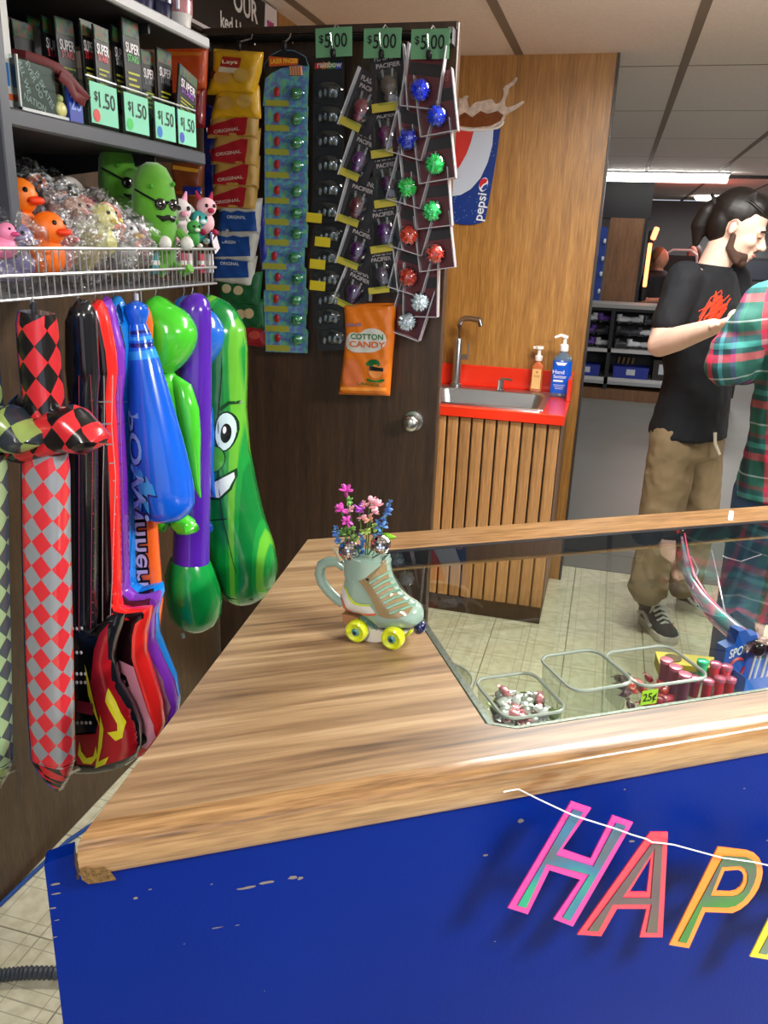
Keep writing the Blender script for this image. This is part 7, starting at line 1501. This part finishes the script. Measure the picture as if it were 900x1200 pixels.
A = band(sp_n.outputs[2], .155, [(0, (24, 70, 62)), (.22, (196, 34, 66)), (.36, (16, 44, 62)), (.46, (60, 150, 146)), (.56, (22, 60, 76)), (.66, (120, 28, 50)), (.74, (26, 84, 70)), (.9, (180, 190, 186)), (.93, (24, 70, 62))])
B = band(sp_n.outputs[0], .13, [(0, (30, 96, 84)), (.3, (214, 30, 70)), (.42, (20, 40, 60)), (.55, (60, 140, 150)), (.64, (20, 56, 60)), (.8, (60, 60, 110)), (.88, (40, 110, 96))])
mx = q.n('ShaderNodeMixRGB'); mx.inputs[0].default_value = .5; q.l(A, mx.inputs[1]); q.l(B, mx.inputs[2]); q.l(mx.outputs[0], q.b.inputs['Base Color']); q.b.inputs['Roughness'].default_value = .85
bpn = q.n('ShaderNodeBump', i_Strength=.35, i_Distance=.02); nz = q.n('ShaderNodeTexNoise', i_Scale=12.); q.l(tc.outputs['Object'], nz.inputs['Vector']); q.l(nz.outputs[0], bpn.inputs['Height']); q.l(bpn.outputs[0], q.b.inputs['Normal'])
wo = V((.635, 2.62, 0)); wm = thing('person', 'person in red and green plaid shirt and jeans, back turned, at right edge', 'person', wo)
L2 = lambda p: tuple(V(p)-wo)
shc = V((.60, 2.62, 1.44)); eL = aty(851, 428, 2.52); sL = V((.43, 2.58, 1.40)); sR = V((.78, 2.66, 1.41)); eR = V((.86, 2.75, 1.14)); hdL = V((.52, 2.86, 1.20)); hdR = V((.66, 2.93, 1.2))
fw2 = V((.15, 1, 0)).normalized(); Rh2 = Matrix.Rotation(math.radians(75), 3, 'Z') @ Matrix.Rotation(math.radians(22), 3, 'Y')
hs2, HT2 = headshapes(V(L2(V((.66, 2.70, 1.63)))), Rh2)
b2s = hs2+[('c', L2(shc), .055, tuple(HT2((-.02, 0, -.06))), .05), ('l', [(L2((.61, 2.62, .9)), .13, .1), (L2((.60, 2.62, 1.2)), .13, .1), (L2(shc+V((0, 0, -.06))), .15, .09), (L2(shc+V((0, 0, .02))), .06, .06)], (0, 1, 0))]
for s_, e_, w_ in ((sL, eL, hdL), (sR, eR, hdR)): b2s += [('c', L2(s_), .045, L2(e_), .036), ('c', L2(e_), .036, L2(w_), .026)]
for x in (.53, .70): b2s += [('c', L2((x, 2.64, .86)), .075, L2((x-.01, 2.62, .48)), .055), ('c', L2((x-.01, 2.62, .48)), .055, L2((x-.01, 2.62, .1)), .04)]
hand(b2s, L2(hdL), (.2, 1, .2), (0, 0, 1), .95, -1, .5); hand(b2s, L2(hdR), (-.2, 1, .2), (0, 0, 1), .95, 1, .5)
blob('body', b2s, SK, wm, .0075, 3)
s2 = [('l', [(L2((.615, 2.62, .83)), .175, .135), (L2((.61, 2.62, .95)), .168, .13), (L2((.605, 2.62, 1.15)), .165, .125), (L2(shc+V((0, 0, -.14))), .182, .12), (L2(shc+V((0, 0, -.05))), .175, .10), (L2(shc+V((0, 0, .03))), .085, .075)], (0, 1, 0))]
for s_, e_, w_ in ((sL, eL, hdL), (sR, eR, hdR)): s2 += [('c', L2(s_), .073, L2(e_), .062), ('c', L2(e_), .062, L2(e_.lerp(w_, .35)), .056)]
s2 += [('c', L2(sL.lerp(eL, .35)+V((-.03, -.03, .0))), .05, L2(sL.lerp(eL, .45)+V((.03, .0, .0))), .05), ('c', L2(sL.lerp(eL, .75)+V((-.025, -.02, 0))), .05, L2(sL.lerp(eL, .8)+V((.03, 0, 0))), .05)]
wrinkle(blob('plaid_shirt', s2, q.m, wm, .009, 3), .022, .08)
MB().loft([(L2(eL.lerp(hdL, .30)), .060, .060), (L2(eL.lerp(hdL, .40)), .060, .060)], seg=18, up=(0, 0, 1)).build('cuff', q.m, wm)
JN = M((52, 80, 116), .8, noise=.35, nscale=9, bump=.2)
blob('jeans', [('l', [(L2((.615, 2.62, .90)), .15, .115), (L2((.615, 2.63, .80)), .165, .13)], (0, 1, 0))]+[r_ for x in (.53, .70) for r_ in (('c', L2((x, 2.64, .84)), .098, L2((x-.01, 2.62, .48)), .080), ('c', L2((x-.01, 2.62, .48)), .080, L2((x-.01, 2.62, .09)), .070))], JN, wm, .01, 3)
for x in (.51, .70): shoe(wm, V((x, 2.55, 0)), V((x+.02, 2.83, 0)), M((60, 50, 46), .7), M((190, 186, 176), .6))
blob('hair', [('e', HT2((-.026, 0, .040)), (.096, .084, .094), Rh2), ('e', HT2((-.06, 0, -.01)), (.06, .078, .09), Rh2)], M((70, 44, 28), .5), wm, .008, 2)
